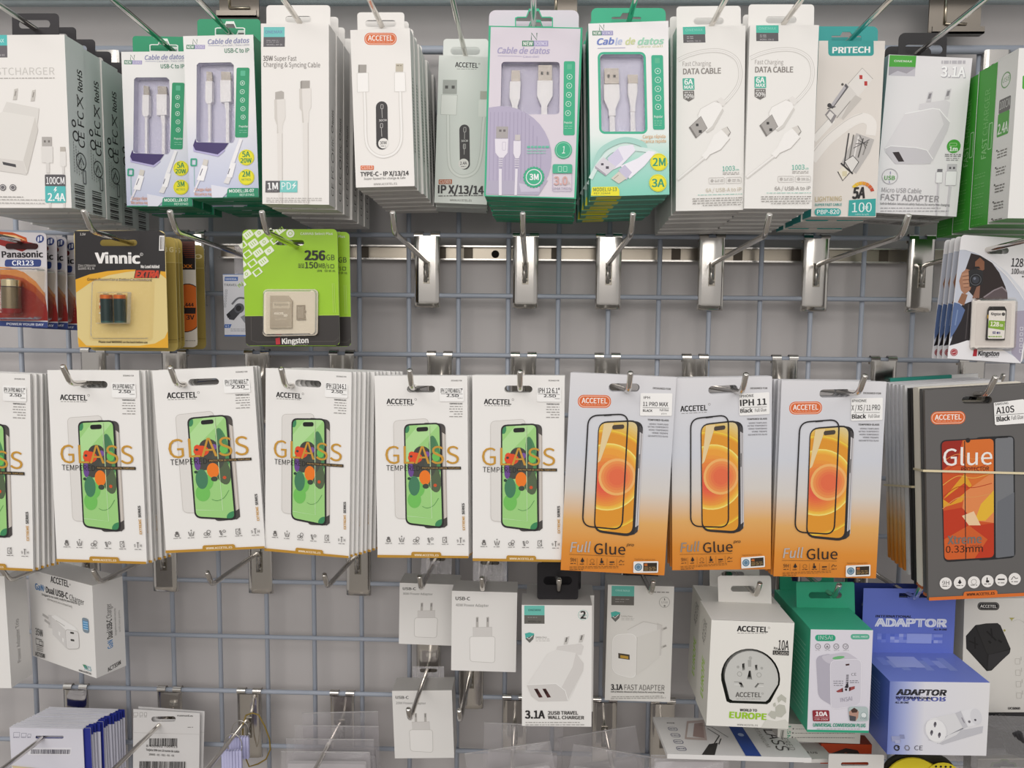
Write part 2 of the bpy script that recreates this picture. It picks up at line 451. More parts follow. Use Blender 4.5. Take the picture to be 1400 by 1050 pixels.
# ------------------------------------------------------------------ hooks
def hook_meshes():
    mb = MB(); w = .0165; zt = .0045
    prof = [(-w, .0035), (-w * .93, .0005), (-w * .6, -.0006), (0, -.001), (w * .6, -.0006), (w * .93, .0005), (w, .0035)]
    zs_ = [-.0015, -.012, -.05, -.084, -.091, -.093]; ys = [0, 0, 0, 0, .0002, .0035]
    vs = [(x, y - .0105 + yy, z) for z, yy in zip(zs_, ys) for x, y in prof]
    n = len(prof); fs = [(i * n + k, (i + 1) * n + k, (i + 1) * n + k + 1, i * n + k + 1) for i in range(len(zs_) - 1) for k in range(n - 1)]
    mb.add(vs, fs, CHROME)
    mb.add([(x, y + .0012, z) for x, y, z in vs], [f[::-1] for f in fs], CHROME)
    a = mb.build('back_plate', None, True)
    mb = MB()
    for s in (-1, 1):
        x0, x1 = (-w, -w * .3) if s < 0 else (w * .3, w)
        arc = [(-.0098, -.0015), (-.0098, .001)] + [(-.0053 - .0045 * math.cos(t), .0008 + .0045 * math.sin(t)) for t in (.4, .9, 1.57, 2.2, 2.8)] + [(-.0008, -.006)]
        vs = [(x, y, z) for y, z in arc for x in (x0, x1)]; mb.add(vs, [(2 * i, 2 * i + 1, 2 * i + 3, 2 * i + 2) for i in range(len(arc) - 1)], CHROME)
    b = mb.build('wire_clip', None, True)
    mb = MB()
    mb.box(-.0042, .0042, -.0125, -.0105, -.062, -.034, mat('8f8a80', .3, .9))
    mb.tube([(-.0012, -.0135, -.036), (-.0012, -.0135, -.060)], .0021, STEEL, 8)
    for z in (-.041, -.049, -.057): mb.tube([(.003, -.0125, z), (-.0038, -.0125, z)], .0014, STEEL, 6)
    c = mb.build('weld', None, True)
    out = [o.data for o in (a, b, c)]
    for o in (a, b, c): bpy.data.objects.remove(o)
    return out
HP, HC, HW = hook_meshes()
PR = {}
def prong_mesh(L):
    if L in PR: return PR[L]
    mb = MB(); z0 = -.034; y0 = -.0125; c, s = math.cos(R(2.9)), math.sin(R(2.9))
    E = Vector((0, y0 - L * c, z0 + L * s))
    pts = [(0, y0, z0 - .02), (0, y0 - .001, z0 - .006), (0, y0 - .005, z0 - .001), (0, y0 - .012, z0 + .0004)]
    pts += [(0, y0 - L * c * k, z0 + L * s * k) for k in (.3, .6, .9)] + [E + Vector((0, .006, -.0003))]
    pts += [E + Vector((0, .001, .0012)), E + Vector((0, -.003, .0045)), E + Vector((0, -.0125, .0185)), E + Vector((0, -.0130, .0192))]
    mb.tube(pts, .0029, CHROME, 12, radii=[.0029] * (len(pts) - 1) + [.0022])
    o = mb.build('prong', None, True); PR[L] = o.data; bpy.data.objects.remove(o)
    return PR[L]
PRONG_TOP = lambda x, j, L, f: None
def hook(px, j, L, label, plate=True):
    z = railz(j)
    x = at(px, 437 - (z - CAMZ) * F, 1.0)[0]
    h = empty('display_hook', Matrix.Translation((x, 0, z)))
    tag(h, label, 'hook', 'chrome display hooks on the wire grid')
    for nm, d in (('back_plate', HP), ('wire_clip', HC), ('weld', HW), ('prong', prong_mesh(L))):
        o = bpy.data.objects.new(nm, d); COL.objects.link(o); o.parent = bp_ if nm in ('wire_clip', 'weld') else h
        if nm == 'back_plate': bp_ = o
    return h
top = ['white fast charger cartons on the far left', 'three metre USB-C cable cartons', 'two metre USB-C cable cartons', 'white 35W syncing cable cartons', 'white short cable cartons with the orange badge', 'shaded grey-white short cable cartons', 'lilac three metre cable cartons', 'green and white two metre cable cartons', 'first data cable carton stack', 'second data cable carton stack', 'teal-tabbed metal plug cable cartons', 'white travel charger with a green badge', 'green charger cartons on the far right']
for px, l in zip((152, 282, 373, 464, 555.5, 644, 730, 838, 934, 1015, 1109, 1210, 1357), top): hook(px, -3, .225, 'chrome hook holding the ' + l)
for px, l in ((140, 'chrome hook holding the red and silver camera battery cards'), (266, 'chrome hook holding the black and yellow battery cards'), (355, 'chrome hook holding the travel adaptor carton behind the green memory card'), (450, 'chrome hook holding the bright green memory card packs'),
              (585, 'bare chrome hook, first to the right of the green memory card pack'), (719, 'bare chrome hook under the lilac cable cartons'), (832, 'bare chrome hook under the green and white cable cartons'), (972, 'bare chrome hook under the white data cable cartons'), (1114, 'bare chrome hook under the teal-tabbed cable cartons'), (1257, 'chrome hook holding the photographer memory card packs')):
    hook(px, 0, .222, l)
mid = ['glass pack cut off at the edge', '14 Pro Max glass packs', '13 Pro Max glass packs', '13/14 glass packs', '12 Pro Max glass packs', '12 6.1 glass packs', '11 Pro Max orange packs', '11 orange packs', 'X, XS, 11 Pro orange packs', 'dark grey A10S pack']
for px, l in zip((132, 242, 354, 469, 602, 716, 830, 949, 1071, 1205), mid): hook(px, 2, .222, 'chrome hook holding the ' + l)
hook(1325, 2, .05, 'short chrome hook behind the dark grey phone glass pack')
for px, l in ((123, 'short chrome hook above the wide white adapter trio carton'), (228, 'short chrome hook above the tilted dual charger carton'), (358, 'bare short chrome hook below the 13 Pro Max glass packs'), (491.5, 'bare short chrome hook below the 13/14 glass packs'), (600, 'short chrome hook holding the grey-looking 30W adapter carton'), (671, 'short chrome hook holding the 40W adapter carton'), (759, 'short chrome hook holding the two-port wall charger cartons'), (866, 'short chrome hook holding the white fast adapter carton'), (987, 'short chrome hook holding the Europe plug cartons'), (1077, 'short chrome hook holding the green conversion plug carton'), (1170, 'short chrome hook holding the blue adaptor carton')):
    hook(px, 5, .148, l)
hook(587, 7, .148, 'short chrome hook in front of the 20W adapter carton')
hook(645, 7, .148, 'bare short chrome hook below the 40W adapter carton')
for px, l in ((109, 'chrome hook through the fanned white and blue card packs'), (236, 'chrome hook through the white barcode card packs'), (344, 'chrome hook with lavender tags and a yellow cord'), (470, 'chrome hook through the clear bags under the bare grid'), (704, 'chrome hook through the clear bags below the two-port charger'), (826, 'chrome hook through the clear bags below the fast adapter'), (905, 'chrome hook behind the tilted white glass pack')):
    hook(px, 8, .222, l)
# ------------------------------------------------------------------ cartons
def carton(name, c, q, Z, t, front, side, top=None, left=None, bottom=None, src=None, yaw=0, pitch=0, cat='carton', open_front=False, wh=None):
    m, w, h = pose(c, q, Z, yaw, pitch)
    if wh: w, h = wh(w, h)
    root = empty(name, m); root['category'] = cat
    mb = MB()
    mb.box(-w / 2, w / 2, 0, t, 0, h, side, front=None if open_front else front, top=top or side, left=left or side, bottom=bottom or side)
    A = Art(mb, src or q, w, h); A.cam = (c, q, m)
    return root, mb, A, w, h, t
def side_art(mb, w, h, t, right=True):
    s = [(0, 0), (100, 0), (100, 100 * h / t), (0, 100 * h / t)]
    if right: return Art(mb, s, t, h, (w / 2, 0, 0), (0, 1, 0), (0, 0, 1), (1, 0, 0)), s[2][1]
    return Art(mb, s, t, h, (-w / 2, t, 0), (0, -1, 0), (0, 0, 1), (-1, 0, 0)), s[2][1]
GR = '8d8986'
DK = '2a2829'
TEAL = '5bbfb6'
GREEN = '24996b'
# ---- white fast charger, far left
def cut_edge_lines(A, q, c): A.line([q[0], q[1]], 2, c)
q = [(-175, 160), (305, 163), (325, 960), (-150, 965)]
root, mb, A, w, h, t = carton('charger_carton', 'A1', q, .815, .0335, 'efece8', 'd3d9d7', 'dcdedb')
A.rect(-70, 160, 42, 210, '57c0bd'); A.rect(-70, 210, 42, 265, '6a666a'); A.text('ONEMAX', (-60, 196), (28, 196), 16, 'c9ecea', .01); A.text('MODEL: Q1-92', (-50, 258), (30, 258), 8, 'd5d2d2')
A.text('FASTCHARGER', (-66, 346), (258, 346), 32, 'cfccc7'); A.micro(-110, 258, (361,), 'b5b1ac', 4)
for x, y in ((78, 412), (160, 418)): A.poly([(x - 6, y), (x + 10, y - 4), (x + 4, y + 48), (x - 14, y + 50)], 'cbc7c1'); A.line([(x + 2, y + 8), (x - 4, y + 32)], 4, '8a857f')
A.poly([(35, 470), (185, 500), (180, 545), (170, 600), (15, 560), (15, 515)], 'e0ddd8'); A.poly([(15, 515), (165, 540), (178, 600), (120, 810), (-60, 770), (-90, 700), (-60, 560)], 'e7e4df'); A.poly([(165, 540), (178, 600), (125, 805), (108, 740)], 'd6d2cc'); A.poly([(-60, 725), (108, 745), (122, 808), (-50, 785)], 'dcd8d3'); A.poly([(10, 748), (72, 760), (74, 774), (14, 762)], '4b494c')
A.rect(195, 632, 240, 678, 'b5b1ad'); A.rect(204, 648, 213, 658, '77736f'); A.rect(223, 648, 232, 658, '77736f'); A.rr(192, 676, 244, 752, 4, 'e3e0dc'); A.rect(212, 752, 228, 800, 'dcd9d5'); A.rect(278, 678, 302, 702, 'bdb7ae'); A.rr(277, 700, 304, 768, 4, 'e6e3df'); A.rect(286, 768, 296, 802, 'dcd9d5'); A.rect(222, 935, 232, 960, 'dcd9d5'); A.rect(288, 935, 297, 960, 'dcd9d5')
A.rr(206, 806, 300, 862, 5, '5d5a5d'); A.text('100CM', (212, 850), (296, 850), 30, 'f5f5f5', .012); A.rr(206, 860, 300, 937, 5, '59bcbb'); A.text('2.4A', (218, 928), (298, 928), 33, 'f5f8f8', .02); A.poly([(254, 864), (245, 880), (253, 880), (247, 892), (262, 876), (254, 876), (260, 864)], 'f5f8f8')
for x in (10, 57): A.circ(x, 868, 15, '6f6c70'); A.ring(x, 868, 11, 2, 'e8e6e2')
A.micro(-140, 105, (912,), '8f8b87', 3); A.micro(-140, 205, (925, 941), 'a09c98', 3)
S, H = side_art(mb, w, h, t)
S.text('RoHS', (92, 150), (92, 75), 34, DK, .02, .25, True) if 0 else S.text('RoHS', (86, 152), (86, 84), 26, DK, .02)
S.text('CE FC', (86, 330), (86, 215), 34, DK, .005); S.line([(52, 166), (86, 204)], 4, DK); S.line([(86, 166), (52, 204)], 4, DK); S.line([(56, 166), (56, 204)], 4, DK)
S.ring(38, 300, 17, 5, DK); S.ring(30, 262, 12, 5, DK); S.circ(62, 375, 28, DK); S.circ(62, 375, 24, 'c9d0ce'); S.line([(48, 388), (62, 362), (76, 384)], 6, DK)
for x in (22, 34, 46, 58): S.micro(x, x + 3, range(300 + x, 420, 9), '8a8d8c', 6)
for k in range(13): S.rect(18, 452 + k * 7.2, 72, 452 + k * 7.2 + random.choice((2, 3, 5)), '3a393a')
S.rr(66, 400, 84, 445, 4, '55565a', 3)
mb.build('carton', root)
tabpart(root, (55, 62, 272, 170), A, (86, 92, 232, 132), mat('2b282b', .35), y=t - .001, r=18)
stack(root, 5, .0342, 'white fast charger carton with grey side print at the far left', 'white fast charger cartons', dx=-.0006)
# ---- cable cartons with windows
def cable_end(root, A, mp, parts, y0=.0035, t=.0055):
    """one visible end of the cable in the tray: metal plug, moulded body, cord"""
    mb = MB(); f = lambda p: (A.uv(p)[0] - A.w / 2, A.uv(p)[1])
    pm = MB()
    for pts, m, dy, th in parts:
        (mb if m == CW else pm).plate([f(p) for p in pts], [], y0 + dy, y0 + dy + th, m)
    o = mb.build('cable_end', root); pm.build('metal_plug', o)
    return o
def usb_a(x0, y0, x1, y1): return [([(x0, y0), (x1, y0), (x1, y1), (x0, y1)], PLUGM, 0, .0045)] + [([(x0 + (x1 - x0) * a, y0 + (y1 - y0) * .42), (x0 + (x1 - x0) * (a + .16), y0 + (y1 - y0) * .42), (x0 + (x1 - x0) * (a + .16), y0 + (y1 - y0) * .62), (x0 + (x1 - x0) * a, y0 + (y1 - y0) * .62)], mat('2c2624'), -.0002, .0003) for a in (.2, .62)]
CW = mat('f1eff0', .35)
def window_face(root, mb, A, win, front, tray='cdcbe0', depth=.010):
    w, h = A.w, A.h; f = lambda p: (A.uv(p)[0] - w / 2, A.uv(p)[1])
    hole = [f(p) for p in win]
    mb.plate([(-w / 2, 0), (w / 2, 0), (w / 2, h), (-w / 2, h)], [hole], 0, .0006, front)
    g = MB(); n = len(hole)
    vs = [(x, .0006, z) for x, z in hole] + [(x, depth, z) for x, z in hole]
    g.add(vs, [(i, n + i, n + (i + 1) % n, (i + 1) % n) for i in range(n)], mat(tray, .3)); g.plate(hole, [], depth, depth, mat(tray, .3)); g.build('tray', root)
    g = MB(); g.plate(hole, [], .0012, .0012, FILM); g.build('window_film', root)
def panel_icons(A, x0, y0, x1, y1, c, cs, r=11):
    A.rr(x0, y0, x1, y1, 8, c); mx = (x0 + x1) / 2
    A.rr(mx - 11, y0 + 14, mx + 11, y0 + 38, 3, '55b892')
    for i, (x, y) in enumerate(cs):
        A.ring(x, y, r, 2.2, 'd9efe6'); (A.poly([(x + 1, y - 6), (x - 4, y + 1), (x, y + 1), (x - 2, y + 6), (x + 4, y - 1), (x, y - 1)], 'd9efe6') if i % 2 else A.circ(x, y, 3.6, 'd9efe6', 8))
def ns_logo(A, x, y, s=1.0, sci='a79fc9'):
    A.line([(x + 30 * s, y), (x + 30 * s, y - 24 * s), (x + 48 * s, y), (x + 48 * s, y - 24 * s)], 3.2 * s, '3b6b53')
    A.rect(x, y + 2 * s, x + 38 * s, y + 21 * s, '2b7d58'); A.rect(x + 38 * s, y + 2 * s, x + 86 * s, y + 21 * s, sci)
    A.text('NEW', (x + 4 * s, y + 18 * s), (x + 35 * s, y + 18 * s), 12 * s, 'f0f4f0', .02); A.text('SCIENCE', (x + 41 * s, y + 17 * s), (x + 83 * s, y + 17 * s), 11 * s, 'e9e6f5', .01)
QR = [(840, 168), (1163, 160), (1208, 915), (887, 918)]
def jx(q, Z, metres, n, desc, group, front_n):
    root, mb, A, w, h, t = carton('cable_carton', 'A1', q, Z, .0225, None, '2a8c64', src=QR, open_front=True)
    fr = mgrad('jx_print', 'Z', 0, h, [(0, 'c3c9e2'), (.3, 'd9dcea'), (.55, 'efeeee'), (1, 'efeeec')])
    window_face(root, mb, A, [(905, 300), (915, 290), (1062, 287), (1076, 300), (1090, 645), (1080, 660), (920, 656), (910, 645)], fr)
    mb.plate([(-w / 2, 0), (w / 2, 0), (w / 2, .0012), (-w / 2, .0012)], [], -.0001, 0, mat('2a8c64'))
    ns_logo(A, 856, 206); A.text('Cable de datos', (955, 205), (1147, 197), 21, '8c90b8', .018, .25); A.line([(957, 212), (1010, 211)], 1.5, '8c90b8'); A.text('Cavo dati / Data cable', (1014, 215), (1147, 210), 8, 'a3a4b6')
    A.text('USB-C to IP', (1033, 244), (1147, 242), 19, '2c7f5f', .012)
    panel_icons(A, 1090, 312, 1150, 635, GREEN, [(1119, 383), (1119, 423), (1121, 462), (1124, 502), (1126, 541)]); A.text('Popular', (1108, 588), (1150, 588), 9, 'e6f4ee', .01); A.micro(1110, 1148, (602, 612), '8fd0b4', 2)
    A.poly([(908, 640), (897, 672), (908, 694), (1012, 714), (1042, 690), (1062, 661), (912, 657)], '41346a'); A.poly([(897, 672), (908, 694), (1012, 714), (1042, 690), (1045, 697), (1014, 724), (900, 700)], 'b9b3dc')
    for (x, y, a, b) in ((1145, 728, '5A', '20W'), (1148, 820, metres + 'M', None)):
        A.circ(x, y, 37, 'efe51c', 24); A.ring(x, y, 34, 2, 'b9bd2a', 24); A.text(a, (x - 19, y - 2), (x + 18, y - 3), 24, '1f8a52', .02)
        if b: A.text(b, (x - 26, y + 25), (x + 26, y + 24), 20, '1f8a52', .02)
        else: A.text('METROS', (x - 22, y + 17), (x + 22, y + 16), 10, '1f8a52')
    A.poly([(1112, 640), (1126, 645), (1092, 752), (1074, 748)], 'f2f1f4'); A.poly([(1074, 748), (1098, 756), (1082, 822), (1056, 818)], 'f5f4f6'); A.poly([(1056, 818), (1078, 822), (1066, 852), (1042, 846)], 'e4e2e2'); A.line([(1070, 780), (1062, 806)], 4, '6f6f86')
    A.poly([(948, 735), (970, 740), (964, 768), (942, 762)], 'd8d3cc'); A.poly([(940, 762), (968, 770), (950, 838), (918, 832)], 'f7f6f8'); A.line([(930, 832), (906, 890)], 8, 'eceaf0'); A.line([(944, 780), (932, 812)], 4, '77778c')
    A.rr(887, 732, 917, 768, 5, '2fa985', 6); A.line([(904, 768), (908, 862)], 1.4, '2fa985')
    A.text('Carga rápida', (910, 883), (1000, 883), 13, 'e0a078', .008); A.text('Ricarica rapida', (910, 905), (1016, 904), 13, 'e0a078', .008); A.poly([(985, 855), (1080, 872), (1040, 915), (990, 915)], 'e2e3ee')
    A.poly([(1058, 912), (1062, 876), (1070, 871), (1206, 871), (1208, 912)], '23906a'); A.text('MODEL:JX-07', (1070, 892), (1186, 890), 14, 'f4faf6', .015); A.text('REF:07443', (1120, 909), (1187, 908), 11, 'cfe8dc', .008)
    mb.build('carton', root)
    x = PLUGM
    cable_end(root, A, None, [([(944, 325), (968, 327), (972, 370), (946, 370)], x, 0, .003), ([(942, 370), (973, 370), (975, 466), (966, 475), (952, 475), (943, 466)], CW, -.001, .006), ([(954, 475), (966, 475), (970, 658), (960, 658)], CW, 0, .004)])
    cable_end(root, A, None, [([(1012, 325), (1054, 327), (1058, 368), (1014, 368)], x, 0, .003), ([(1010, 366), (1059, 366), (1062, 465), (1014, 468)], CW, -.001, .006), ([(1030, 466), (1050, 466), (1054, 502), (1036, 502)], CW, 0, .005), ([(1038, 502), (1052, 502), (1057, 656), (1042, 656)], CW, 0, .004)])
    tabpart(root, (913, 88, 1205, 170), A, (1000, 132, 1130, 160), '23956a', y=t - .0008, r=16, outline='e8efe9', euro=True)
    stack(root, n, .0245, desc, group, ('carton', 'hang_tab'), dx=.0015)
jx([(545, 240), (852, 238), (912, 957), (603, 957)], .87, '3', 3, 'green-sided USB-C cable carton with a three metre spot', 'three metre USB-C cable cartons', 3)
jx(QR, .835, '2', 5, 'green-sided USB-C cable carton with a two metre spot', 'two metre USB-C cable cartons', 4)
# ---- 35W white
q = [(48, 108), (365, 112), (378, 948), (72, 945)]
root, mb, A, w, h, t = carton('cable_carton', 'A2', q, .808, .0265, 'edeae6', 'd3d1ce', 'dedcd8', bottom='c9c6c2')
A.rect(62, 125, 160, 172, '6cc4c0'); A.rect(62, 172, 162, 218, '5b595d'); A.text('ONEMAX', (68, 155), (150, 155), 13, '6f7fb0', .005); A.micro(75, 135, (188, 196), '9a989c', 3); A.text('MODEL: AX-18', (78, 212), (150, 212), 7, 'c9c7c9')
A.text('35W', (62, 283), (108, 283), 21, '6d6865', .015); A.text('Super Fast', (114, 283), (218, 284), 21, '7d7875'); A.text('Charging & Syncing Cable', (64, 312), (328, 315), 21, '807b78')
A.poly([(122, 430), (150, 424), (162, 430), (162, 465), (122, 465)], 'b3aea8'); A.poly([(118, 465), (168, 462), (171, 550), (158, 585), (158, 622), (133, 622), (133, 585), (121, 552)], 'e3dfda'); A.poly([(118, 465), (130, 464), (134, 552), (140, 620), (133, 622), (133, 585), (121, 552)], 'd3cec8'); A.poly([(134, 622), (158, 622), (165, 946), (146, 946)], 'e5e1dc'); A.line([(157, 622), (164, 946)], 3, 'cfcac4')
A.poly([(237, 382), (242, 377), (281, 377), (281, 415), (238, 415)], 'a8a39d'); A.line([(243, 380), (243, 413)], 3, '7f7a75'); A.poly([(233, 415), (287, 412), (290, 500), (280, 520), (279, 572), (250, 572), (246, 520), (236, 505)], 'e5e1dc'); A.poly([(233, 415), (246, 414), (250, 500), (258, 572), (250, 572), (246, 520), (236, 505)], 'd3cec8'); A.poly([(252, 572), (277, 572), (284, 946), (264, 946)], 'e5e1dc'); A.line([(276, 572), (283, 946)], 3, 'cfcac4')
A.rect(85, 840, 152, 893, '59575a'); A.text('1M', (95, 880), (144, 879), 30, 'f3f3f3', .02); A.rect(152, 839, 232, 892, '79cbc6'); A.text('PD', (160, 880), (204, 879), 32, 'f3f8f7'); A.poly([(226, 842), (206, 862), (216, 862), (208, 880), (228, 858), (217, 858)], 'f3f8f7'); A.micro(92, 145, (886,), 'a5a3a5', 2)
A.micro(90, 350, (919, 928), 'b0aca8', 2.4); A.micro(90, 290, (936,), 'b0aca8', 2.4)
S, H = side_art(mb, w, h, t)
for y, s in ((H - 60, 'C€ FC'), (H - 190, 'ERC'), (H - 285, 'RoHS')): pass
S.text('CE FC', (70, H * .94), (70, H * .77), 34, '45433f'); S.ring(56, H * .72, 20, 5, '45433f'); S.text('ERC', (70, H * .68), (70, H * .6), 30, '45433f'); S.ring(50, H * .56, 15, 5, '45433f'); S.text('RoHS', (70, H * .53), (70, H * .45), 26, '45433f', .01)
mb.build('carton', root)
tabpart(root, (82, 24, 378, 116), A, (170, 74, 290, 104), 'eae7e3', y=t - .0008, r=16)
stack(root, 6, .0275, 'white carton with two drawn white cables and small teal squares', 'white 35W syncing cable cartons', dx=.0012)
# ---- short cables (orange badge) and the shaded one
def pill_art(A, pts, t, ctr, cap, small):
    A.poly(pts, '2b282a')
    x, y = ctr; A.circ(x, y, 24, 'ebe8e4', 20); A.text(cap, (x - 16, y + 5), (x + 16, y + 4), 14, DK, .012); A.micro(x - 12, x + 12, (y + 13,), '6b6866', 3)
def capsule(x0, y0, x1, y1, n=8):
    r = (x1 - x0) / 2; sh = 10
    return [(x0 + r - r * math.cos(math.pi * k / n), y0 + r - r * math.sin(math.pi * k / n)) for k in range(n + 1)] + [(x0 + r + sh * .6 + r * math.cos(math.pi * k / n), y1 - r + r * math.sin(math.pi * k / n)) for k in range(n + 1)]
def acc_badge(A, x0, y0, x1, y1, sl=0):
    A.poly([(x, y + sl * (x - x0) / (x1 - x0)) for x, y in rrect(x0, y0, x1, y1, (y1 - y0) * .46, 7)], 'dc6a34')
    d = (y1 - y0) * .07
    A.poly([(x, y + sl * (x - x0) / (x1 - x0)) for x, y in rrect(x0 + d, y0 + d, x1 - d, y1 - d, (y1 - y0) * .42, 7)], 'f0cdb9', hole=[(x, y + sl * (x - x0) / (x1 - x0)) for x, y in rrect(x0 + 1.7 * d, y0 + 1.7 * d, x1 - 1.7 * d, y1 - 1.7 * d, (y1 - y0) * .38, 7)])
    W_ = x1 - x0; b = y0 + (y1 - y0) * .64
    A.text('ACCETEL', (x0 + W_ * .115, b + sl * .1), (x1 - W_ * .115, b + sl * .9), (y1 - y0) * .4, 'f7efe8', .018); A.micro(x0 + W_ * .16, x1 - W_ * .16, (b + (y1 - y0) * .12 + sl * .5,), 'e9b79c', 2)
q = [(462, 140), (737, 130), (778, 862), (505, 868)]
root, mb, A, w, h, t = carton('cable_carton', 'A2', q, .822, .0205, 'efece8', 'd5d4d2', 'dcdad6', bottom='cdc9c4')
acc_badge(A, 528, 152, 677, 208)
A.rect(503, 299, 541, 336, 'a39e98'); A.line([(507, 302), (507, 334)], 3, '77726d'); A.poly([(498, 338), (550, 336), (554, 424), (502, 426)], 'f6f4f1'); A.line([(498, 338), (550, 336), (554, 424), (502, 426)], 2.5, 'd5d1cc', True); A.rect(676, 294, 711, 331, 'c4bcab'); A.micro(680, 708, (303,), '8d8474', 5); A.poly([(671, 336), (720, 334), (726, 422), (674, 424)], 'f6f4f1'); A.line([(671, 336), (720, 334), (726, 422), (674, 424)], 2.5, 'd5d1cc', True)
U = [(534, 426), (540, 520), (546, 640), (562, 688), (598, 718), (640, 724), (684, 704), (708, 660), (710, 600), (704, 500), (700, 424)]
A.curve(U, 15, 'd9d5d0'); A.curve(U, 9, 'f3f1ee')
pill_art(A, capsule(589, 468, 643, 692), 0, (628, 663), '30W', ''); A.text('30CM', (605, 562), (640, 560), 9, 'd9d7d5', .01)
for y0, y1 in ((482, 546), (570, 632)): A.line([(617, y0 + 22), (620, y1)], 2.5, 'b9b6b4'); A.rr(611, y0, 624, y0 + 22, 4, 'b9b6b4', 2.5)
A.rr(525, 766, 586, 786, 3, 'dc6a34'); A.text('CU313', (530, 783), (581, 782), 14, 'f3d9cb', .01); A.text('TYPE-C - IP X/13/14', (525, 816), (750, 811), 19, DK, .02); A.text('Super Speed for charge & safe', (542, 832), (735, 828), 9, '55524f'); A.text('WWW.ACCETEL.ES', (588, 858), (696, 855), 9, '77736f')
S, H = side_art(mb, w, h, t); S.micro(30, 60, [H * .3 + k * 16 for k in range(24)], '5f5d5b', 7)
mb.build('carton', root)
tabpart(root, (503, 57, 721, 138), A, (540, 93, 683, 125), 'eae7e3', y=t - .0008, r=15)
stack(root, 7, .0215, 'narrow white short cable carton with an orange badge', 'white short cable cartons', dx=.0012)
q = [(876, 258), (1120, 262), (1112, 950), (865, 937)]
root, mb, A, w, h, t = carton('cable_carton', 'A2', q, .905, .0205, 'dfe3de', 'c4c8c4', 'd0d2ce')  # white carton; the shade it hangs in is mixed into its greys
A.text('ACCETEL', (950, 309), (1055, 312), 21, DK, .025); A.ring(1060, 294, 4, 1.2, DK); A.micro(958, 1048, (318,), '8a8886', 2)
A.rect(896, 368, 960, 432, 'a9aca7'); A.rect(906, 394, 920, 408, '4a4a48'); A.rect(936, 394, 950, 408, '4a4a48'); A.poly([(890, 436), (963, 438), (960, 528), (888, 526)], 'eceee9'); A.line([(890, 436), (963, 438), (960, 528), (888, 526)], 2.5, 'c3c7c1', True); A.rect(1068, 418, 1108, 455, 'b9b8ac'); A.rect(1062, 458, 1112, 536, 'eceee9')
U = [(922, 528), (924, 600), (928, 720), (940, 780), (980, 812), (1030, 808), (1064, 776), (1080, 700), (1084, 600), (1088, 538)]
A.curve(U, 17, 'cbcfc9'); A.curve(U, 10, 'e6e9e4')
pill_art(A, capsule(975, 572, 1022, 782), 0, (998, 755), '2.4A', ''); A.text('30CM', (985, 653), (1016, 652), 9, 'd9d7d5', .01)
for y0, y1 in ((584, 640), (690, 662)): A.line([(1000, y0 + 22), (1000, y1)], 2.5, 'b9b6b4'); A.rr(994, min(y0, y1), 1007, min(y0, y1) + 24, 4, 'b9b6b4', 2.5)
A.rr(884, 828, 946, 850, 3, 'b8653f'); A.text('CU303', (889, 847), (941, 847), 15, 'e7d6cc', .01); A.text('IP X/13/14', (881, 892), (1096, 900), 36, '232123', .028); A.micro(884, 1094, (906,), '55524f', 3.4); A.text('WWW.ACCETEL.ES', (938, 931), (1040, 934), 9, '6f6b67')
mb.build('carton', root)
tabpart(root, (902, 180, 1110, 266), A, (935, 218, 1072, 254), 'dfe3de', y=t - .0008, r=15)
stack(root, 3, .0215, 'shaded grey-white short cable carton with bold black lettering', 'shaded short cable cartons', dx=-.0012)
# ---- lilac three metre
q = [(90, 120), (525, 128), (500, 920), (85, 908)]
root, mb, A, w, h, t = carton('cable_carton', 'A3', q, .815, .027, None, '2b9068', '35b088', bottom='2b9068', open_front=True)
LIL = 'ddd5df'
window_face(root, mb, A, rrect(150, 290, 422, 535, 16), mat(LIL), 'c4bfd6')
A.line([(92, 122), (523, 130), (498, 918), (87, 906)], 11, '2fb084', True)
ns_logo(A, 245, 187, 1.42)
A.text('Cable de datos', (130, 250), (376, 252), 26, 'aaa3c6', .022, .25); A.line([(132, 262), (245, 264)], 1.6, 'aaa3c6'); A.text('Cavo dati', (250, 270), (325, 270), 9, 'aaa3c6')
panel_icons(A, 441, 287, 494, 632, '2fb084', [(468, 360), (467, 402), (466, 445), (464, 487), (462, 530)], 13); A.text('Popular', (445, 578), (482, 578), 9, 'e6f4ee', .01); A.micro(446, 482, (590, 600), '9fdcc0', 2)
Pq = [(93, 505)] + [(150 + 238 * math.cos(R(a)), 735 + 238 * math.sin(R(a))) for a in range(-90, 50, 10)] + [(92, 900)]
A.poly(Pq, 'b5adc6')
for k in range(14): A.line([(104 + k * 18, 525 + max(0, k - 8) ** 2 * 7), (104 + k * 18, 840)], 3.4, 'a69db9')
A.poly([(92, 838), (372, 838), (330, 905), (90, 900)], 'b3adc2'); A.poly([(240, 850), (335, 868), (335, 888), (250, 890)], 'c9c3d6')
A.rect(132, 592, 186, 646, 'aaa4a4'); A.rect(145, 606, 156, 616, '6a6466'); A.rect(164, 606, 175, 616, '6a6466'); A.poly([(126, 648), (188, 648), (186, 712), (168, 735), (148, 735), (130, 712)], 'e7e2ec'); A.rr(160, 662, 178, 702, 4, 'cfc9d8', 3)
for y in range(742, 782, 10): A.line([(146, y), (164, y)], 5, 'd9d3e0')
A.line([(154, 785), (156, 905)], 14, 'e7e2ec'); A.rect(219, 630, 243, 656, 'c9c2c2'); A.poly([(212, 658), (246, 658), (246, 715), (238, 738), (222, 738), (212, 715)], 'e7e2ec')
for y in range(745, 785, 10): A.line([(219, y), (239, y)], 5, 'd9d3e0')
A.line([(228, 785), (226, 905)], 12, 'e7e2ec')
A.circ(442, 700, 40, '2fb084', 26); A.ring(442, 700, 35, 2, 'a9e0ca', 26); A.text('1', (436, 716), (450, 715), 32, 'eef8f3', 0, .2)
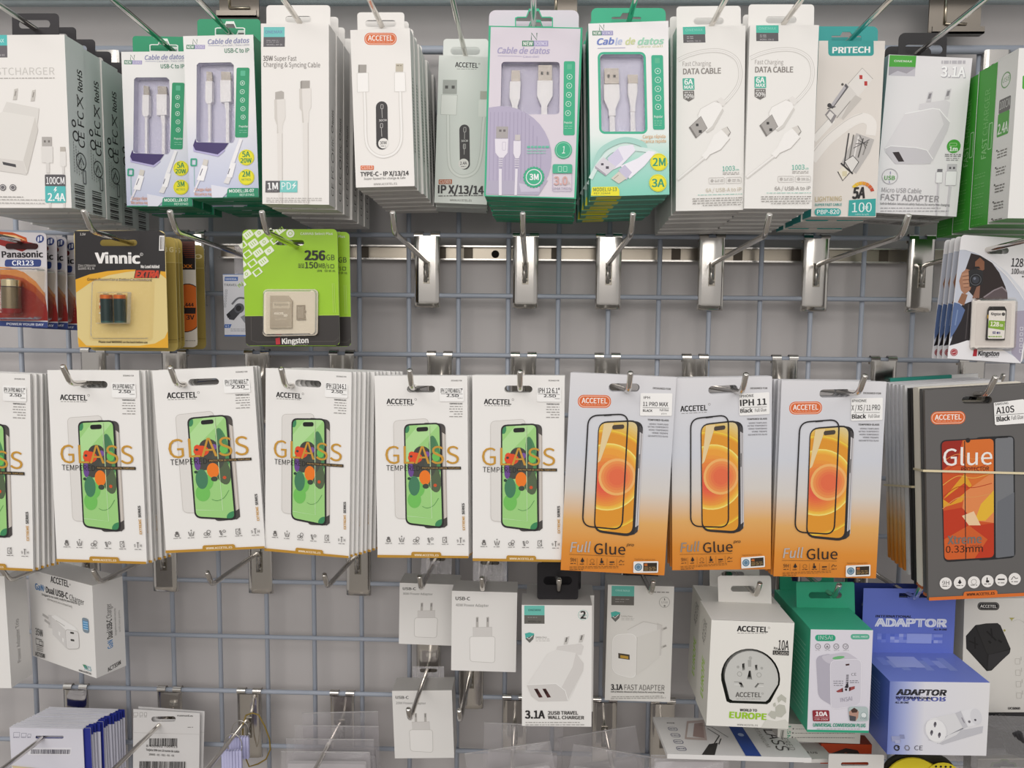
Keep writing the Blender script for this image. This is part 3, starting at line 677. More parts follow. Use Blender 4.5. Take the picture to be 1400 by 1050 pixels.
A.micro(275, 378, (686,), '5fbfa2', 9); A.micro(275, 360, (702, 714), '8fcdb9', 4)
for k in range(20):
    a = k * 18; A.circ(308 + 42 * math.cos(R(a)), 824 + 42 * math.sin(R(a)), 7, '2fb084', 8)
A.circ(308, 824, 44, '2fb084', 26); A.ring(308, 824, 37, 4, 'e9e6ee', 26); A.text('3M', (288, 836), (330, 836), 26, 'f4f2f6', .025)
A.rr(393, 765, 483, 888, 6, 'b6a9c4', 2); A.poly([(393, 806), (393, 770), (400, 765), (476, 765), (483, 770), (483, 806)], '3fb28d')
for x in (418, 442): A.rr(x, 774, x + 18, 800, 4, 'a9e0ca', 2.5)
A.text('3.0', (400, 858), (462, 858), 36, 'd6a9a4', .02); A.text('A', (464, 858), (474, 858), 14, 'c7b5a4'); A.text('3METROS', (396, 880), (478, 880), 10, '8f86a3')
S, H = side_art(mb, w, h, t)
mb.build('carton', root)
cable_end(root, A, None, [([(197, 325), (236, 325), (238, 378), (196, 378)], PLUGM, 0, .003), ([(190, 378), (241, 378), (238, 455), (228, 492), (230, 534), (200, 534), (202, 492), (190, 455)], CW, -.001, .006)])
cable_end(root, A, None, usb_a(322, 300, 386, 374) + [([(318, 374), (391, 374), (390, 446), (366, 492), (366, 534), (338, 534), (338, 492), (318, 446)], CW, -.001, .007)])
tabpart(root, (97, 47, 513, 128), A, (222, 82, 388, 122), LIL, y=t - .0008, r=30, outline='35b88d', euro=True)
stack(root, 6, .0265, 'lilac three metre cable carton with a green frame', 'lilac three metre cable cartons', ('carton', 'hang_tab'), dx=.001)
# ---- green and white 2M 3A
q = [(565, 108), (937, 97), (922, 900), (560, 912)]
root, mb, A, w, h, t = carton('cable_carton', 'A3', q, .805, .025, None, '3aa787', '3aa787', bottom='3f8f74', open_front=True)
fr = mgrad('u13_print', 'Z', 0, h, [(0, '7fd0bb'), (.2, 'a9ddd0'), (.36, 'e6efec'), (.5, 'f1efee'), (1, 'f1eff0')])
window_face(root, mb, A, rrect(616, 252, 820, 612, 20), fr, 'cfcde2')
A.rr(605, 241, 829, 622, 26, '38b28e', 11)
ns_logo(A, 583, 140, 1.12, '9a97c4')
for s_, x0, x1, c in (('Cab', 603, 684, '6b80c6'), ('le', 688, 722, 'b9c4e3'), ('de', 735, 782, 'cfd8a0'), ('datos', 792, 915, '9fd6bb')): A.text(s_, (x0, 208), (x1, 205), 28, c, .028, .25)
A.line([(605, 224), (735, 222)], 1.8, '9a9ac4'); A.text('Cavo dati', (790, 222), (908, 220), 10, 'cfd8a0')
panel_icons(A, 854, 257, 908, 602, '33b08b', [(882, 331), (882, 372), (881, 414), (881, 456), (880, 497)], 14); A.text('Popular', (860, 548), (900, 547), 10, 'e6f4ee', .01); A.micro(860, 895, (562, 572, 582), '9fdcc0', 2)
A.text('Carga rápida', (805, 642), (910, 640), 14, 'e6b98c', .01); A.text('Ricarica rapida', (795, 664), (912, 661), 14, 'e6b98c', .01)
C_ = [(585, 790), (600, 720), (640, 680), (720, 650), (800, 668), (815, 700)]
A.curve(C_, 26, 'a9d6cc'); A.curve([(560, 830), (600, 760), (660, 700), (740, 690), (850, 705), (915, 760)], 20, 'd6eae6')
A.poly([(640, 735), (700, 680), (760, 672), (770, 700), (700, 772), (660, 790)], 'ece9f5'); A.poly([(640, 735), (690, 690), (715, 740), (660, 790)], 'd5d0e8'); A.poly([(582, 770), (622, 730), (680, 775), (632, 815)], 'd9d6dd'); A.poly([(582, 770), (632, 808), (632, 818), (582, 782)], 'a9a5b0'); A.rect(610, 758, 622, 768, '47424f'); A.rect(632, 772, 646, 784, '47424f')
A.poly([(700, 770), (780, 735), (830, 700), (865, 705), (810, 770), (740, 830)], 'f1eff8'); A.poly([(690, 790), (720, 765), (752, 800), (725, 835)], 'c9c4dc'); A.poly([(655, 828), (692, 795), (726, 828), (690, 852)], 'd8d2c6'); A.line([(668, 830), (690, 812)], 3, 'a39a86')
for x, y, s_ in ((877, 752, '2M'), (870, 848, '3A')): A.circ(x, y, 40, 'efe51c', 26); A.ring(x, y, 37, 2, 'bfc22c', 26); A.text(s_, (x - 29, y + 18), (x + 30, y + 17), 35, '2a9a72', .02)
A.poly([(560, 908), (567, 868), (682, 866), (692, 880), (692, 908)], 'efe51c'); A.text('MODEL:U-13', (572, 888), (680, 886), 16, '3a6a3a', .012); A.text('REF:33444', (574, 902), (650, 901), 9, '3a6a3a')
S, H = side_art(mb, w, h, t)
Bt = Art(mb, [(0, 0), (100, 0), (100, 20), (0, 20)], w, t, (-w / 2, 0, 0), (1, 0, 0), (0, 1, 0), (0, 0, -1)); Bt.rect(8, 2, 40, 18, 'd9d22c')
mb.build('carton', root)
cable_end(root, A, None, usb_a(637, 312, 703, 384) + [([(632, 388), (704, 388), (706, 452), (684, 505), (684, 535), (652, 535), (652, 505), (632, 460)], CW, -.001, .007), ([(656, 535), (680, 535), (682, 612), (656, 612)], CW, 0, .004)])
cable_end(root, A, None, [([(745, 342), (792, 342), (791, 382), (746, 382)], PLUGM, 0, .003), ([(745, 384), (788, 384), (788, 425), (776, 490), (776, 515), (752, 515), (754, 490), (744, 430)], CW, -.001, .006), ([(754, 515), (774, 515), (776, 612), (752, 612)], CW, 0, .004)])
tabpart(root, (570, 37, 915, 106), A, (665, 78, 800, 102), '33b088', y=t - .0008, r=26, euro=True)
stack(root, 6, .026, 'green and white two metre cable carton with yellow spots', 'green and white two metre cable cartons', ('carton', 'hang_tab'), dx=-.0012)
# ---- white data cables
Q2 = [(430, 118), (752, 115), (703, 968), (392, 965)]
def data(q, Z, n, desc, group, dx, foil):
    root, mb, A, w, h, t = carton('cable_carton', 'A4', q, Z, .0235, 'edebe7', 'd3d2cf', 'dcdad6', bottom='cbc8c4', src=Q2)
    A.rect(458, 116, 563, 153, '49bda6'); A.rect(458, 153, 561, 192, '5b595c'); A.text('ONEMAX', (470, 138), (550, 138), 11, '8fd6c8'); A.micro(475, 510, (164, 172), 'b5b3b5', 3); A.text('MODEL: DX-11', (475, 188), (540, 188), 7, 'c9c7c9')
    U = [(430, 272), (480, 250), (560, 232), (640, 235), (700, 270), (718, 330), (706, 390), (670, 440), (636, 474)]
    A.curve(U, 20, 'd3d0cb'); A.curve(U, 13, 'efedea'); A.curve(U, 3, 'dcd9d4')
    A.text('Fast Charging', (450, 300), (582, 300), 20, 'a6a19d'); A.text('DATA CABLE', (450, 338), (627, 337), 25, '8b8682', .022)
    A.rr(447, 357, 501, 411, 4, '49b39b'); A.text('6A', (454, 386), (494, 386), 24, 'f1f6f4', .02); A.text('MAX', (453, 406), (496, 406), 15, 'f1f6f4', .02); A.poly([(447, 415), (498, 415), (498, 450), (472, 465), (447, 450)], '6f6b68'); A.text('50%', (450, 450), (496, 450), 19, 'f1f0ee', .01); A.micro(453, 492, (423,), 'c9c7c4', 5)
    A.poly([(510, 530), (525, 500), (590, 466), (622, 478), (626, 500), (575, 580), (545, 604)], 'f3f1ee'); A.poly([(545, 604), (575, 580), (626, 500), (632, 510), (580, 595), (552, 612)], 'd5d2cd'); A.line([(510, 530), (525, 500), (590, 466), (622, 478)], 2.5, 'd0cdc8'); A.poly([(600, 462), (622, 448), (648, 470), (630, 492)], 'e6e3df')
    A.poly([(468, 585), (525, 534), (552, 590), (497, 635)], 'aaa6a2'); A.poly([(468, 585), (474, 580), (503, 630), (497, 635)], '7f7b77'); A.rect(500, 568, 512, 580, '2e2c2b'); A.rect(512, 598, 526, 611, '2e2c2b'); A.line([(468, 585), (525, 534), (552, 590), (497, 635)], 2, '6f6b67', True)
    A.poly([(616, 596), (644, 584), (660, 612), (634, 632)], 'd9d5cf'); A.line([(644, 586), (659, 612), (640, 640)], 3, '77736e'); A.poly([(618, 598), (655, 640), (610, 690), (560, 712), (540, 735), (520, 718), (545, 690), (580, 625)], 'f3f1ee'); A.line([(655, 640), (610, 690), (560, 712), (540, 735)], 3, 'bdb9b3'); A.line([(532, 726), (405, 824)], 15, 'd8d5d0'); A.line([(532, 724), (404, 822)], 8, 'efedea')
    A.text('1003', (614, 789), (672, 787), 22, '4fb5a0'); A.text('cm', (675, 788), (690, 788), 10, '4fb5a0'); A.micro(615, 690, (796, 803), 'b5b1ad', 3)
    for x0, x1 in ((548, 622), (628, 700)): A.rr(x0, 817, x1, 846, 6, 'c6c2be', 1.6); A.circ(x0 + 16, 831, 7, 'b5b1ad', 10); A.micro(x0 + 28, x1 - 6, (828, 835), 'b9b5b1', 2.5)
    A.text('6A / USB-A to iP', (533, 883), (697, 882), 17, foil); A.micro(495, 700, (895,), '8fc9bb', 2.4); A.micro(470, 700, (912, 922, 933), '9a9692', 3.4); A.micro(515, 690, (943,), '9a9692', 3)
    mb.build('carton', root)
    tabpart(root, (418, 20, 722, 122), A, (498, 76, 640, 108), 'ebe9e5', y=t - .0008, r=16)
    stack(root, n, .0238, desc, group, dx=dx)
data([(97, 125), (413, 118), (385, 972), (70, 978)], .82, 7, 'white data cable carton beside the green and white stack', 'data cable cartons beside the green stack', .0006, 'c9bfa9')
data(Q2, .815, 7, 'white data cable carton beside the teal-tabbed stack', 'data cable cartons beside the teal stack', .0006, '8b8682')
# ---- teal tabbed metal plug cable
q = [(77, 188), (378, 190), (325, 1005), (20, 1003)]
root, mb, A, w, h, t = carton('cable_carton', 'A5', q, .858, .027, 'e2dcd5', '2a9a96', '2a9a96', bottom='d9d4cd', left='2a9a96')
A.rr(118, 180, 326, 257, 14, '2f9c98'); A.text('PRITECH', (136, 244), (309, 242), 26, 'f1f3f1', .03)
A.line([(40, 640), (130, 545)], 34, 'eeebe6'); A.line([(40, 620), (115, 540)], 4, 'cfcac4')
A.curve([(30, 735), (100, 650), (200, 570), (270, 540), (310, 565), (305, 620)], 46, 'eeeae5'); A.curve([(30, 708), (100, 626), (200, 548), (270, 518)], 4, 'd3cec8')
A.poly([(205, 385), (272, 312), (320, 362), (250, 445)], 'e6e2dd'); A.line([(205, 385), (272, 312), (320, 362)], 2.2, 'a09a94'); A.rect(258, 344, 272, 362, 'b8322e'); A.rect(280, 372, 294, 392, 'b8322e')
A.poly([(110, 500), (200, 378), (262, 455), (180, 548), (140, 525)], 'dcd8d3'); A.poly([(118, 490), (195, 382), (208, 398), (132, 498)], '5d5a5e'); A.poly([(124, 480), (188, 392), (196, 402), (136, 486)], 'b9b6ba'); A.line([(150, 540), (215, 462), (238, 470), (262, 448)], 4, '9a9590'); A.poly([(215, 462), (238, 435), (268, 452), (180, 548), (172, 540)], 'c9c4be'); A.poly([(96, 525), (118, 498), (150, 530), (128, 566)], '8f8b8c'); A.poly([(104, 528), (120, 508), (138, 525), (122, 550)], 'e6e2de'); A.circ(118, 482, 10, '3a383b'); A.line([(108, 498), (146, 488)], 4, '3a383b'); A.circ(180, 386, 6, '55524f', 8)
A.poly([(170, 745), (240, 610), (322, 640), (300, 700), (235, 800)], 'bdb9b6')
for k in range(5): A.line([(205 + k * 22, 610 + k * 8), (180 + k * 22, 760 - k * 12)], 6, ('3d3b3c', '77746f', 'e8e5e2', '55524f', '8f8c88')[k])
for k in range(4): A.line([(225 + k * 10, 680 - k * 20), (300 - k * 6, 640 + k * 14)], 3, '4a4849')
A.poly([(182, 742), (222, 715), (248, 745), (215, 795)], 'e2dfdb'); A.line([(182, 742), (222, 715), (248, 745), (215, 795)], 4, '3d3b3c', True); A.line([(165, 750), (220, 800)], 7, '2e2c2d')
A.poly([(150, 790), (175, 765), (205, 795), (172, 832)], 'e9e3d3'); A.line([(150, 790), (172, 832), (205, 795)], 4, '4a4748'); A.rr(170, 788, 192, 812, 3, 'd8cfae')
for k in range(7):
    a0, a1 = 215 + k * 19, 215 + k * 19 + 17; P_ = [(262 + r * math.cos(R(a)), 894 + r * math.sin(R(a))) for r, a in ((42, a0), (58, a0), (58, a1), (42, a1))]
    A.poly(P_, ('e8c63a', 'e8bb32', 'e6ad2d', 'e29a2b', 'dc8329', 'd26229', 'c04427')[k])
A.text('5A', (214, 917), (274, 914), 50, '1d1b1c', .035, .2)
A.poly([(200, 925), (325, 917), (322, 1000), (194, 1000)], '36a5a0'); A.text('100', (212, 982), (304, 980), 44, 'e9f1f0', 0); A.text('CM', (262, 968), (288, 967), 15, 'd9ebe9', .01); A.text('cable length', (226, 996), (290, 996), 8, 'bfe0dd')
A.text('LIGHTNING', (40, 932), (165, 928), 22, 'c6b791', .01); A.text('SUPER FAST CABLE', (38, 953), (165, 951), 11, '3a9c98', .015); A.rr(36, 964, 160, 1000, 16, '36a5a0'); A.text('PBP-820', (47, 992), (152, 990), 20, 'eef3f2', .01)
mb.build('carton', root)
tabpart(root, (35, 122, 340, 192), A, (125, 165, 262, 188), '2f9c98', y=t - .0008, r=24, euro=True)
stack(root, 4, .0275, 'cable carton with a teal tab and drawn metal plugs', 'teal-tabbed cable cartons', dx=-.001)
# ---- white travel charger
q = [(378, 252), (748, 268), (732, 1005), (335, 985)]
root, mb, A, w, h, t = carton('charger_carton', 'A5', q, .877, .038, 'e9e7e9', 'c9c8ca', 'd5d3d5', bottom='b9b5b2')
A.poly([(382, 254), (500, 258), (498, 306), (380, 304)], '4aa83a'); A.poly([(380, 304), (498, 306), (498, 346), (380, 342)], 'a7a3ac'); A.poly([(380, 342), (420, 322), (460, 334), (498, 310), (498, 346)], 'c9c6ce'); A.text('ONEMAX', (402, 284), (482, 286), 9, 'e6f0e2', .01)
A.micro(612, 722, (285,), 'bdbac0', 14); A.text('3.1A', (613, 349), (725, 353), 44, 'b3b0b8', .03); A.text('3.1A', (611, 346), (722, 350), 44, 'fbfbfc', .02)
for x, y in ((568, 412), (650, 400)): A.poly([(x - 6, y + 4), (x + 14, y), (x + 8, y + 46), (x - 14, y + 48)], 'cfccd0'); A.poly([(x - 3, y + 10), (x + 9, y + 8), (x + 4, y + 32), (x - 8, y + 34)], '8a878c')
A.poly([(522, 492), (524, 468), (640, 450), (663, 462), (655, 530)], 'dddade'); A.poly([(372, 672), (460, 512), (585, 488), (615, 492), (668, 550), (660, 590), (600, 735), (560, 748), (425, 745), (378, 690)], 'e2dfe2'); A.poly([(615, 492), (668, 550), (660, 590), (600, 735), (575, 690), (640, 560)], 'd3d0d4'); A.line([(460, 512), (585, 488), (615, 492), (668, 550)], 4, 'f7f6f7'); A.poly([(376, 672), (400, 660), (520, 668), (570, 680), (600, 722), (590, 745), (425, 745), (380, 692)], 'cecbd0'); A.line([(376, 672), (400, 660), (520, 668), (570, 680), (600, 722)], 3.5, 'f4f3f4'); A.poly([(410, 690), (440, 688), (467, 734), (440, 735)], '2f2628')
A.circ(693, 662, 32, '48a53a', 24); A.text('1m', (674, 684), (712, 684), 19, 'eff5ec', .03); A.rr(672, 646, 708, 662, 6, '9fd08f', 3); A.micro(655, 730, (700, 708), '77757a', 3.4); A.micro(662, 722, (718, 727), '9a979c', 3)
A.rect(624, 770, 648, 784, '77747a'); A.rr(618, 784, 651, 838, 4, 'f2f1f3'); A.rr(618, 784, 651, 838, 4, 'c3c0c5', 2); A.line([(634, 838), (634, 998)], 8, 'd0cdd2'); A.rect(670, 746, 714, 780, 'c6c3c8'); A.rect(678, 760, 688, 770, '5d5a60'); A.rect(696, 760, 706, 770, '5d5a60'); A.rr(664, 780, 717, 850, 5, 'f2f1f3'); A.rr(664, 780, 717, 850, 5, 'c3c0c5', 2); A.line([(690, 850), (684, 1000)], 10, 'd0cdd2')
A.ring(402, 806, 38, 2.5, 'a9a6ab', 26); A.text('USB', (376, 822), (426, 823), 19, '55a244', .01); A.line([(404, 782), (404, 796)], 3, '8f8bb0'); A.line([(400, 828), (402, 838)], 3, '8f8bb0')
A.text('Micro USB Cable', (365, 882), (554, 888), 21, '9b989c'); A.text('FAST ADAPTER', (362, 922), (640, 932), 29, '949195', .004); A.text('Safe & Reliable: Advanced safety features for worry-free charging', (360, 944), (693, 952), 10, '5a585c', .005); A.micro(362, 650, (962,), '9a979c', 3); A.micro(362, 690, (977,), '9a979c', 3)
Bt = Art(mb, [(0, 0), (100, 0), (100, 12), (0, 12)], w, t, (-w / 2, 0, 0), (1, 0, 0), (0, 1, 0), (0, 0, -1)); Bt.bars(52, 2, 88, 9, '3a3838', 2); Bt.micro(6, 44, (5, 7), '77736f', .8)
mb.build('carton', root)
tabpart(root, (436, 152, 660, 262), A, (462, 206, 640, 250), mat('1d1b1d', .35), y=t - .001, r=30)
stack(root, 2, .039, 'white travel charger carton with a green corner badge', 'white travel charger cartons', dx=.0022)
# ---- green charger cartons at the far right
q = [(1396, 66), (1540, 66), (1519, 300), (1375, 298)]
root, mb, A, w, h, t = carton('charger_carton', 'PX', q, .80, .0335, 'ecebe8', 'cfcfcb', 'd8d8d4', left='deddd9', bottom='4a9a3e')
A.poly([(1400, 104), (1408, 98), (1416, 104), (1416, 120), (1408, 126), (1399, 120)], '4aa83a')
S, H = side_art(mb, w, h, t, False)
S.ring(45, 75, 24, 4, '77a06f'); S.text('USB', (28, 80), (64, 80), 14, '77a06f'); S.rr(18, 128, 76, 170, 5, '6a6866'); S.text('100CM', (22, 158), (73, 158), 24, 'c9c9c5'); S.rr(16, 170, 74, 240, 5, '55a046'); S.text('2.4A', (20, 232), (71, 232), 30, 'dfe8da', .02)
for k in range(7): S.micro(26, 74, [285 + k * 52, 294 + k * 52, 303 + k * 52], '77746f', 3.5); S.rect(20, 278 + k * 52, 26, 283 + k * 52, '33312f')
mb.build('carton', root)
tabpart(root, (1436, 34, 1500, 70), A, (1445, 43, 1490, 55), mat('1d1b1d', .35), y=t - .001, r=6)
tag(root, 'white-fronted charger carton at the far right edge, in front of the green ones', 'carton')
for i in range(1, 4):
    m_, ww, hh = pose('PX', q, .80 + .0345 * i)
    r2 = empty('charger_carton', Matrix.Translation((0, .0345 * i, -SL * .0345 * i)) @ root.matrix_world); r2['category'] = 'carton'
    if i == 1:
        mb = MB(); mb.box(-w / 2, w / 2, 0, t, 0, h, '3f9a33', front='ecebe8', top='d8d8d4')
        S, H = side_art(mb, w, h, t, False); S.text('FAST', (68, 285), (68, 220), 26, '8fc485', .01); S.text('CHARGER', (68, 212), (68, 70), 26, '6fb263'); S.rr(74, 180, 94, 262, 3, 'a9cfa2', 3)
        for k in range(9): S.micro(12, 70, [330 + k * 32, 340 + k * 32], '6fb263', 2.4)
        S.line([(2, 0), (2, H)], 3, 'dfe3dc'); car = mb.build('carton', r2)
    else:
        c2 = bpy.data.objects.new('carton', car.data); COL.objects.link(c2); c2.parent = r2
    tb = bpy.data.objects.new('hang_tab', root.children[1].data); COL.objects.link(tb); tb.parent = r2
    r2['label'] = 'green-sided charger carton at the far right, %s behind the white-sided one' % ('first', 'second', 'third')[i - 1]; r2['group'] = 'green charger cartons'
# ------------------------------------------------------------------ carded goods, second row
def card(name, c, q, Z, front, side, slot=None, t=.0007, r=10, src=None, yaw=0, pitch=0, cat='battery pack', back=None, extra_holes=()):
    m, w, h = pose(c, q, Z, yaw, pitch)
    root = empty(name, m); root['category'] = cat
    mb = MB(); A = Art(mb, src or q, w, h)
    rr_ = r * A.sc
    holes = []
    if slot: holes = [[(A.uv(p)[0] - w / 2, A.uv(p)[1]) for p in rrect(*slot, (slot[3] - slot[1]) / 2, 5)]]
    if front is not None: mb.plate(rrect(-w / 2, 0, w / 2, h, rr_), holes, 0, t, front if not isinstance(front, str) else mat(front), side=mat(side), back=mat(back or side))
    return root, mb, A, w, h, holes, rr_
def blister(root, A, x0, y0, x1, y1, d, r=14, m=None, y=-.001):
    """clear thermoformed bubble standing proud of the card"""
    mb = MB(); o = [A.uv(p) for p in rrect(x0, y0, x1, y1, r, 5)]; cx = sum(p[0] for p in o) / len(o); cz = sum(p[1] for p in o) / len(o)
    L = []
    for k, yy in ((1.06, y), (1.0, y - .0004), (.965, y - d * .75), (.92, y - d)):
        L.append([((p[0] - cx) * k + cx - A.w / 2, yy, (p[1] - cz) * k + cz) for p in o])
    n = len(o); vs = [p for l in L for p in l]
    fs = [(i * n + k, i * n + (k + 1) % n, (i + 1) * n + (k + 1) % n, (i + 1) * n + k) for i in range(3) for k in range(n)] + [tuple(3 * n + k for k in range(n))]
    mb.add(vs, fs, m or BLIS)
    return mb.build('blister', root)
def battery(root, A, x0, y0, x1, y1, bands, y=-.001):
    """upright cell: list of (fraction from top, material) bands, with a contact nub"""
    mb = MB(); a = A.uv((x0, y0)); b = A.uv((x1, y1)); cx = (a[0] + b[0]) / 2 - A.w / 2; rr_ = (b[0] - a[0]) / 2; H = a[1] - b[1]
    seg = 24; cy = y - rr_
    prof = [(.45, 1.03), (.45, 1.0), (.9, 1.0), (1, .985)]
    cuts = [f for f, _ in bands] + [1]
    def ringv(r, z): return [(cx + r * math.cos(2 * math.pi * k / seg), cy + r * math.sin(2 * math.pi * k / seg), z) for k in range(seg)]
    mcap = mat('c9bfa8', .25, 1)
    R_ = [ringv(rr_ * p, b[1] + H * z) for p, z in prof]
    mb.add([p for l in R_ for p in l], [(i * seg + (k + 1) % seg, i * seg + k, (i + 1) * seg + k, (i + 1) * seg + (k + 1) % seg) for i in range(3) for k in range(seg)] + [tuple(range(seg))], mcap)
    for i, (f, m) in enumerate(bands):
        z0, z1 = a[1] - H * max(f, .015), a[1] - H * cuts[i + 1]
        l = ringv(rr_, z0) + ringv(rr_, z1)
        mb.add(l, [((k + 1) % seg, k, seg + k, seg + (k + 1) % seg) for k in range(seg)], m)
    mb.add(ringv(rr_, b[1]), [tuple(range(seg))[::-1]], mcap)
    o = mb.build('battery', root, True)
    return o
# red and silver camera battery cards
q = [(-40, 168), (276, 180), (326, 785), (18, 775)]
root, mb, A, w, h, holes, _ = card('battery_pack', 'B1', q, .84, 'd0ccd0', '8a8486', (25, 247, 229, 284), r=24)
A.poly([(-40, 400), (60, 410), (150, 440), (230, 500), (290, 570), (330, 740), (20, 740)], '8f2320'); A.poly([(-40, 395), (60, 402), (150, 432), (230, 492), (296, 572), (296, 590), (225, 520), (150, 470), (60, 450), (-40, 445)], 'd08a4a'); A.poly([(-40, 445), (60, 450), (150, 470), (225, 520), (296, 590), (310, 650), (220, 560), (140, 520), (-40, 500)], 'a8481f')
A.poly([(-40, 168), (60, 176), (150, 210), (160, 240), (60, 215), (-40, 205)], 'c1521f'); A.poly([(-40, 200), (60, 212), (150, 235), (220, 250), (130, 300), (-40, 250)], '8f2320'); A.poly([(0, 186), (80, 196), (150, 228), (80, 210), (0, 200)], 'e6c48a')
A.circ(237, 218, 26, '2f3f7c', 22); A.rect(222, 208, 232, 236, 'd9dbe6'); A.rect(238, 200, 250, 230, 'd9dbe6'); A.rect(225, 203, 229, 208, 'd9dbe6')
A.text('Panasonic', (2, 337), (266, 336), 37, '1f1c20', .03); A.poly(rrect(24, 350, 256, 397, 14), '34447f'); A.text('CR123', (72, 388), (210, 388), 29, 'eef0f6', .02)
A.poly([(18, 742), (324, 748), (326, 785), (18, 777)], '34447f'); A.text('POWER YOUR DAY', (65, 768), (300, 773), 14, 'dfe2ec', .02); A.text('LITHIUM', (302, 630), (296, 560), 10, 'b07a70')
# dark plate over the slot paints the shade seen inside it
mb.build('backing_card', root)
g = MB(); g.plate(holes[0], [], -.0016, -.0014, mat('3a1c1c', .8)); g.build('slot_shade', root)
blister(root, A, 8, 408, 290, 735, .016, 24)
b_ = battery(root, A, 58, 480, 184, 695, [(0, mat('d9cba6', .22, 1)), (.2, mat('3a3030', .35)), (.23, mat('8c7f68', .25, .9)), (.86, mat('7a1f1e', .35))])
g = MB(); Ab = Art(g, q, w, h); Ab.text('Panasonic', (96, 690), (96, 530), 19, 'd9d5d5', .02); lb = g.build('brand_print', b_); lb.location = (-.0012, -.0165, 0)
stack(root, 5, .0165, 'red and silver blister card with one stubby camera battery', 'camera battery cards', ('backing_card', 'blister'), dx=.0015)
# black and yellow battery cards
q = [(460, 163), (1040, 165), (1086, 914), (508, 907)]
root, mb, A, w, h, holes, _ = card('battery_pack', 'B1', q, .822, 'dcc88a', 'b8a35a', (630, 222, 865, 262), r=30, back='b3a066')
hp = rrect(630, 222, 865, 262, 20, 5)
A.poly([(466, 168), (1000, 163), (1040, 185), (1052, 425), (930, 412), (800, 412), (680, 422), (570, 442), (478, 476)], '262324', hole=hp)
A.poly([(478, 476), (570, 442), (680, 422), (800, 412), (930, 412), (800, 428), (690, 448), (590, 485), (484, 560)], 'dfa62c'); A.poly([(930, 412), (1052, 425), (1058, 470), (1000, 425)], 'dfa62c')
A.poly([(505, 842), (512, 908), (1086, 914), (1082, 800), (1060, 850), (1000, 885), (900, 900), (560, 898)], 'dfa62c')
A.text('1.5V', (502, 194), (537, 195), 13, 'd9d5d0', .01); A.text('Vinnic', (603, 370), (890, 372), 62, 'f2efec', .035); A.ring(896, 315, 10, 2, 'e2dfdc'); A.text('R', (892, 320), (900, 320), 9, 'e2dfdc')
A.text('Zinc Chloride', (495, 394), (607, 393), 14, 'cfcac4'); A.text('SUM5 R1 N', (495, 413), (597, 412), 14, 'cfcac4'); A.text('No Lead Added', (895, 402), (1013, 402), 18, 'ece8e4', .03); A.poly([(862, 412), (1022, 412), (1012, 466), (852, 466)], '3a2320'); A.text('EXTRA', (858, 462), (1013, 463), 42, 'cf4326', .05, .3)
A.text('Green Power For a Better Environment', (556, 483), (970, 487), 18, '4a3c22', .008, .2); A.text('Please read WARNING on the back before use', (640, 880), (953, 884), 13, '4a3c22', .02)
mb.build('backing_card', root)
g = MB(); Ap = Art(g, q, w, h); Ap.k = 60; Ap.rect(1008, 196, 1040, 292, 'e6e3e0'); Ap.bars(1014, 205, 1036, 284, '55504c', 5); g.build('price_sticker', root)
blister(root, A, 590, 475, 975, 855, .004, 26, y=-.0006); blister(root, A, 650, 555, 850, 760, .010, 10, y=-.003)
for x0, x1 in ((672, 755), (757, 838)):
    b_ = battery(root, A, x0, 572, x1, 752, [(0, mat('c4652c', .3, .3)), (.15, mat('2c3a38', .3, .3)), (.93, mat('3f5a54', .3, .3))], y=-.003)
g = MB(); Ap = Art(g, q, w, h); Ap.rect(685, 610, 730, 662, 'c4552c'); Ap.ell(700, 632, 18, 14, 'd9cbb0'); Ap.micro(684, 725, (690,), 'cfd4d0', 7); o = g.build('brand_print', b_); o.location = (-.0005, -.0135, 0)
tag(root, 'black and yellow blister card with two tiny green batteries', 'battery pack')
# golden cards and the odd ones behind
def goldcard(px, py, Z, lab, front='bba55a', txt=None):
    m, w2, h2 = pose('B1', q, Z); a0 = full('B1', (1040, 165)); P = at(px, py, Z); P0 = at(a0[0], a0[1], .822)
    r2 = empty('battery_pack', Matrix.Translation(Vector(P) - Vector(P0)) @ root.matrix_world); r2['category'] = 'battery pack'
    g = MB(); g.plate(rrect(-w / 2, 0, w / 2, h, .006), [[(x, z) for x, z in holes[0]]], 0, .0007, mat(front, .38), side=mat('d0c48a'))
    A2 = Art(g, q, w, h)
    if txt == 'orange':
        A2.poly([(460, 163), (1040, 165), (1050, 375), (470, 375)], '231d1e', hole=hp)
        for k in range(9): A2.line([(930 + k * 6, 185 + k * 13), (1042, 185 + k * 13)], 3, '8f3f22')
        A2.text('MAXX', (900, 362), (1030, 362), 22, 'cf7a2c', .02); A2.poly([(470, 378), (1052, 378), (1084, 900), (508, 895)], 'd9d2c6')
        A2.ell(1000, 640, 130, 170, '2b2426', 30); A2.ell(1000, 640, 124, 164, 'cf6a2a', 30); A2.rect(900, 638, 1064, 680, '2b2426'); A2.text('0,444', (960, 630), (1050, 630), 24, '2b2426', .02); A2.text('3V', (1000, 720), (1058, 720), 30, '2b2426', .02); A2.micro(1000, 1070, (868,), '6b6460', 4)
    else:
        A2.poly([(470, 330), (1048, 330), (1080, 860), (505, 860)], 'a8924c'); A2.line([(500, 838), (1078, 838)], 3, '6f5f2c')
        A2.text(txt or 'EVO 3 G', (880, 262), (1034, 262), 30, 'e6d9a8', .02); A2.line([(470, 330), (1048, 330)], 3, 'd9c98a')
    g.build('backing_card', r2); r2['label'] = lab; r2['group'] = 'golden battery cards behind the yellow one'
    return r2
goldcard(236.5, 324, .842, 'golden battery card directly behind the black and yellow one')
goldcard(241, 325, .858, 'golden battery card, second behind the black and yellow one')
goldcard(246, 326, .874, 'golden battery card, third behind the black and yellow one', 'b8a255', 'EVO 3 G')
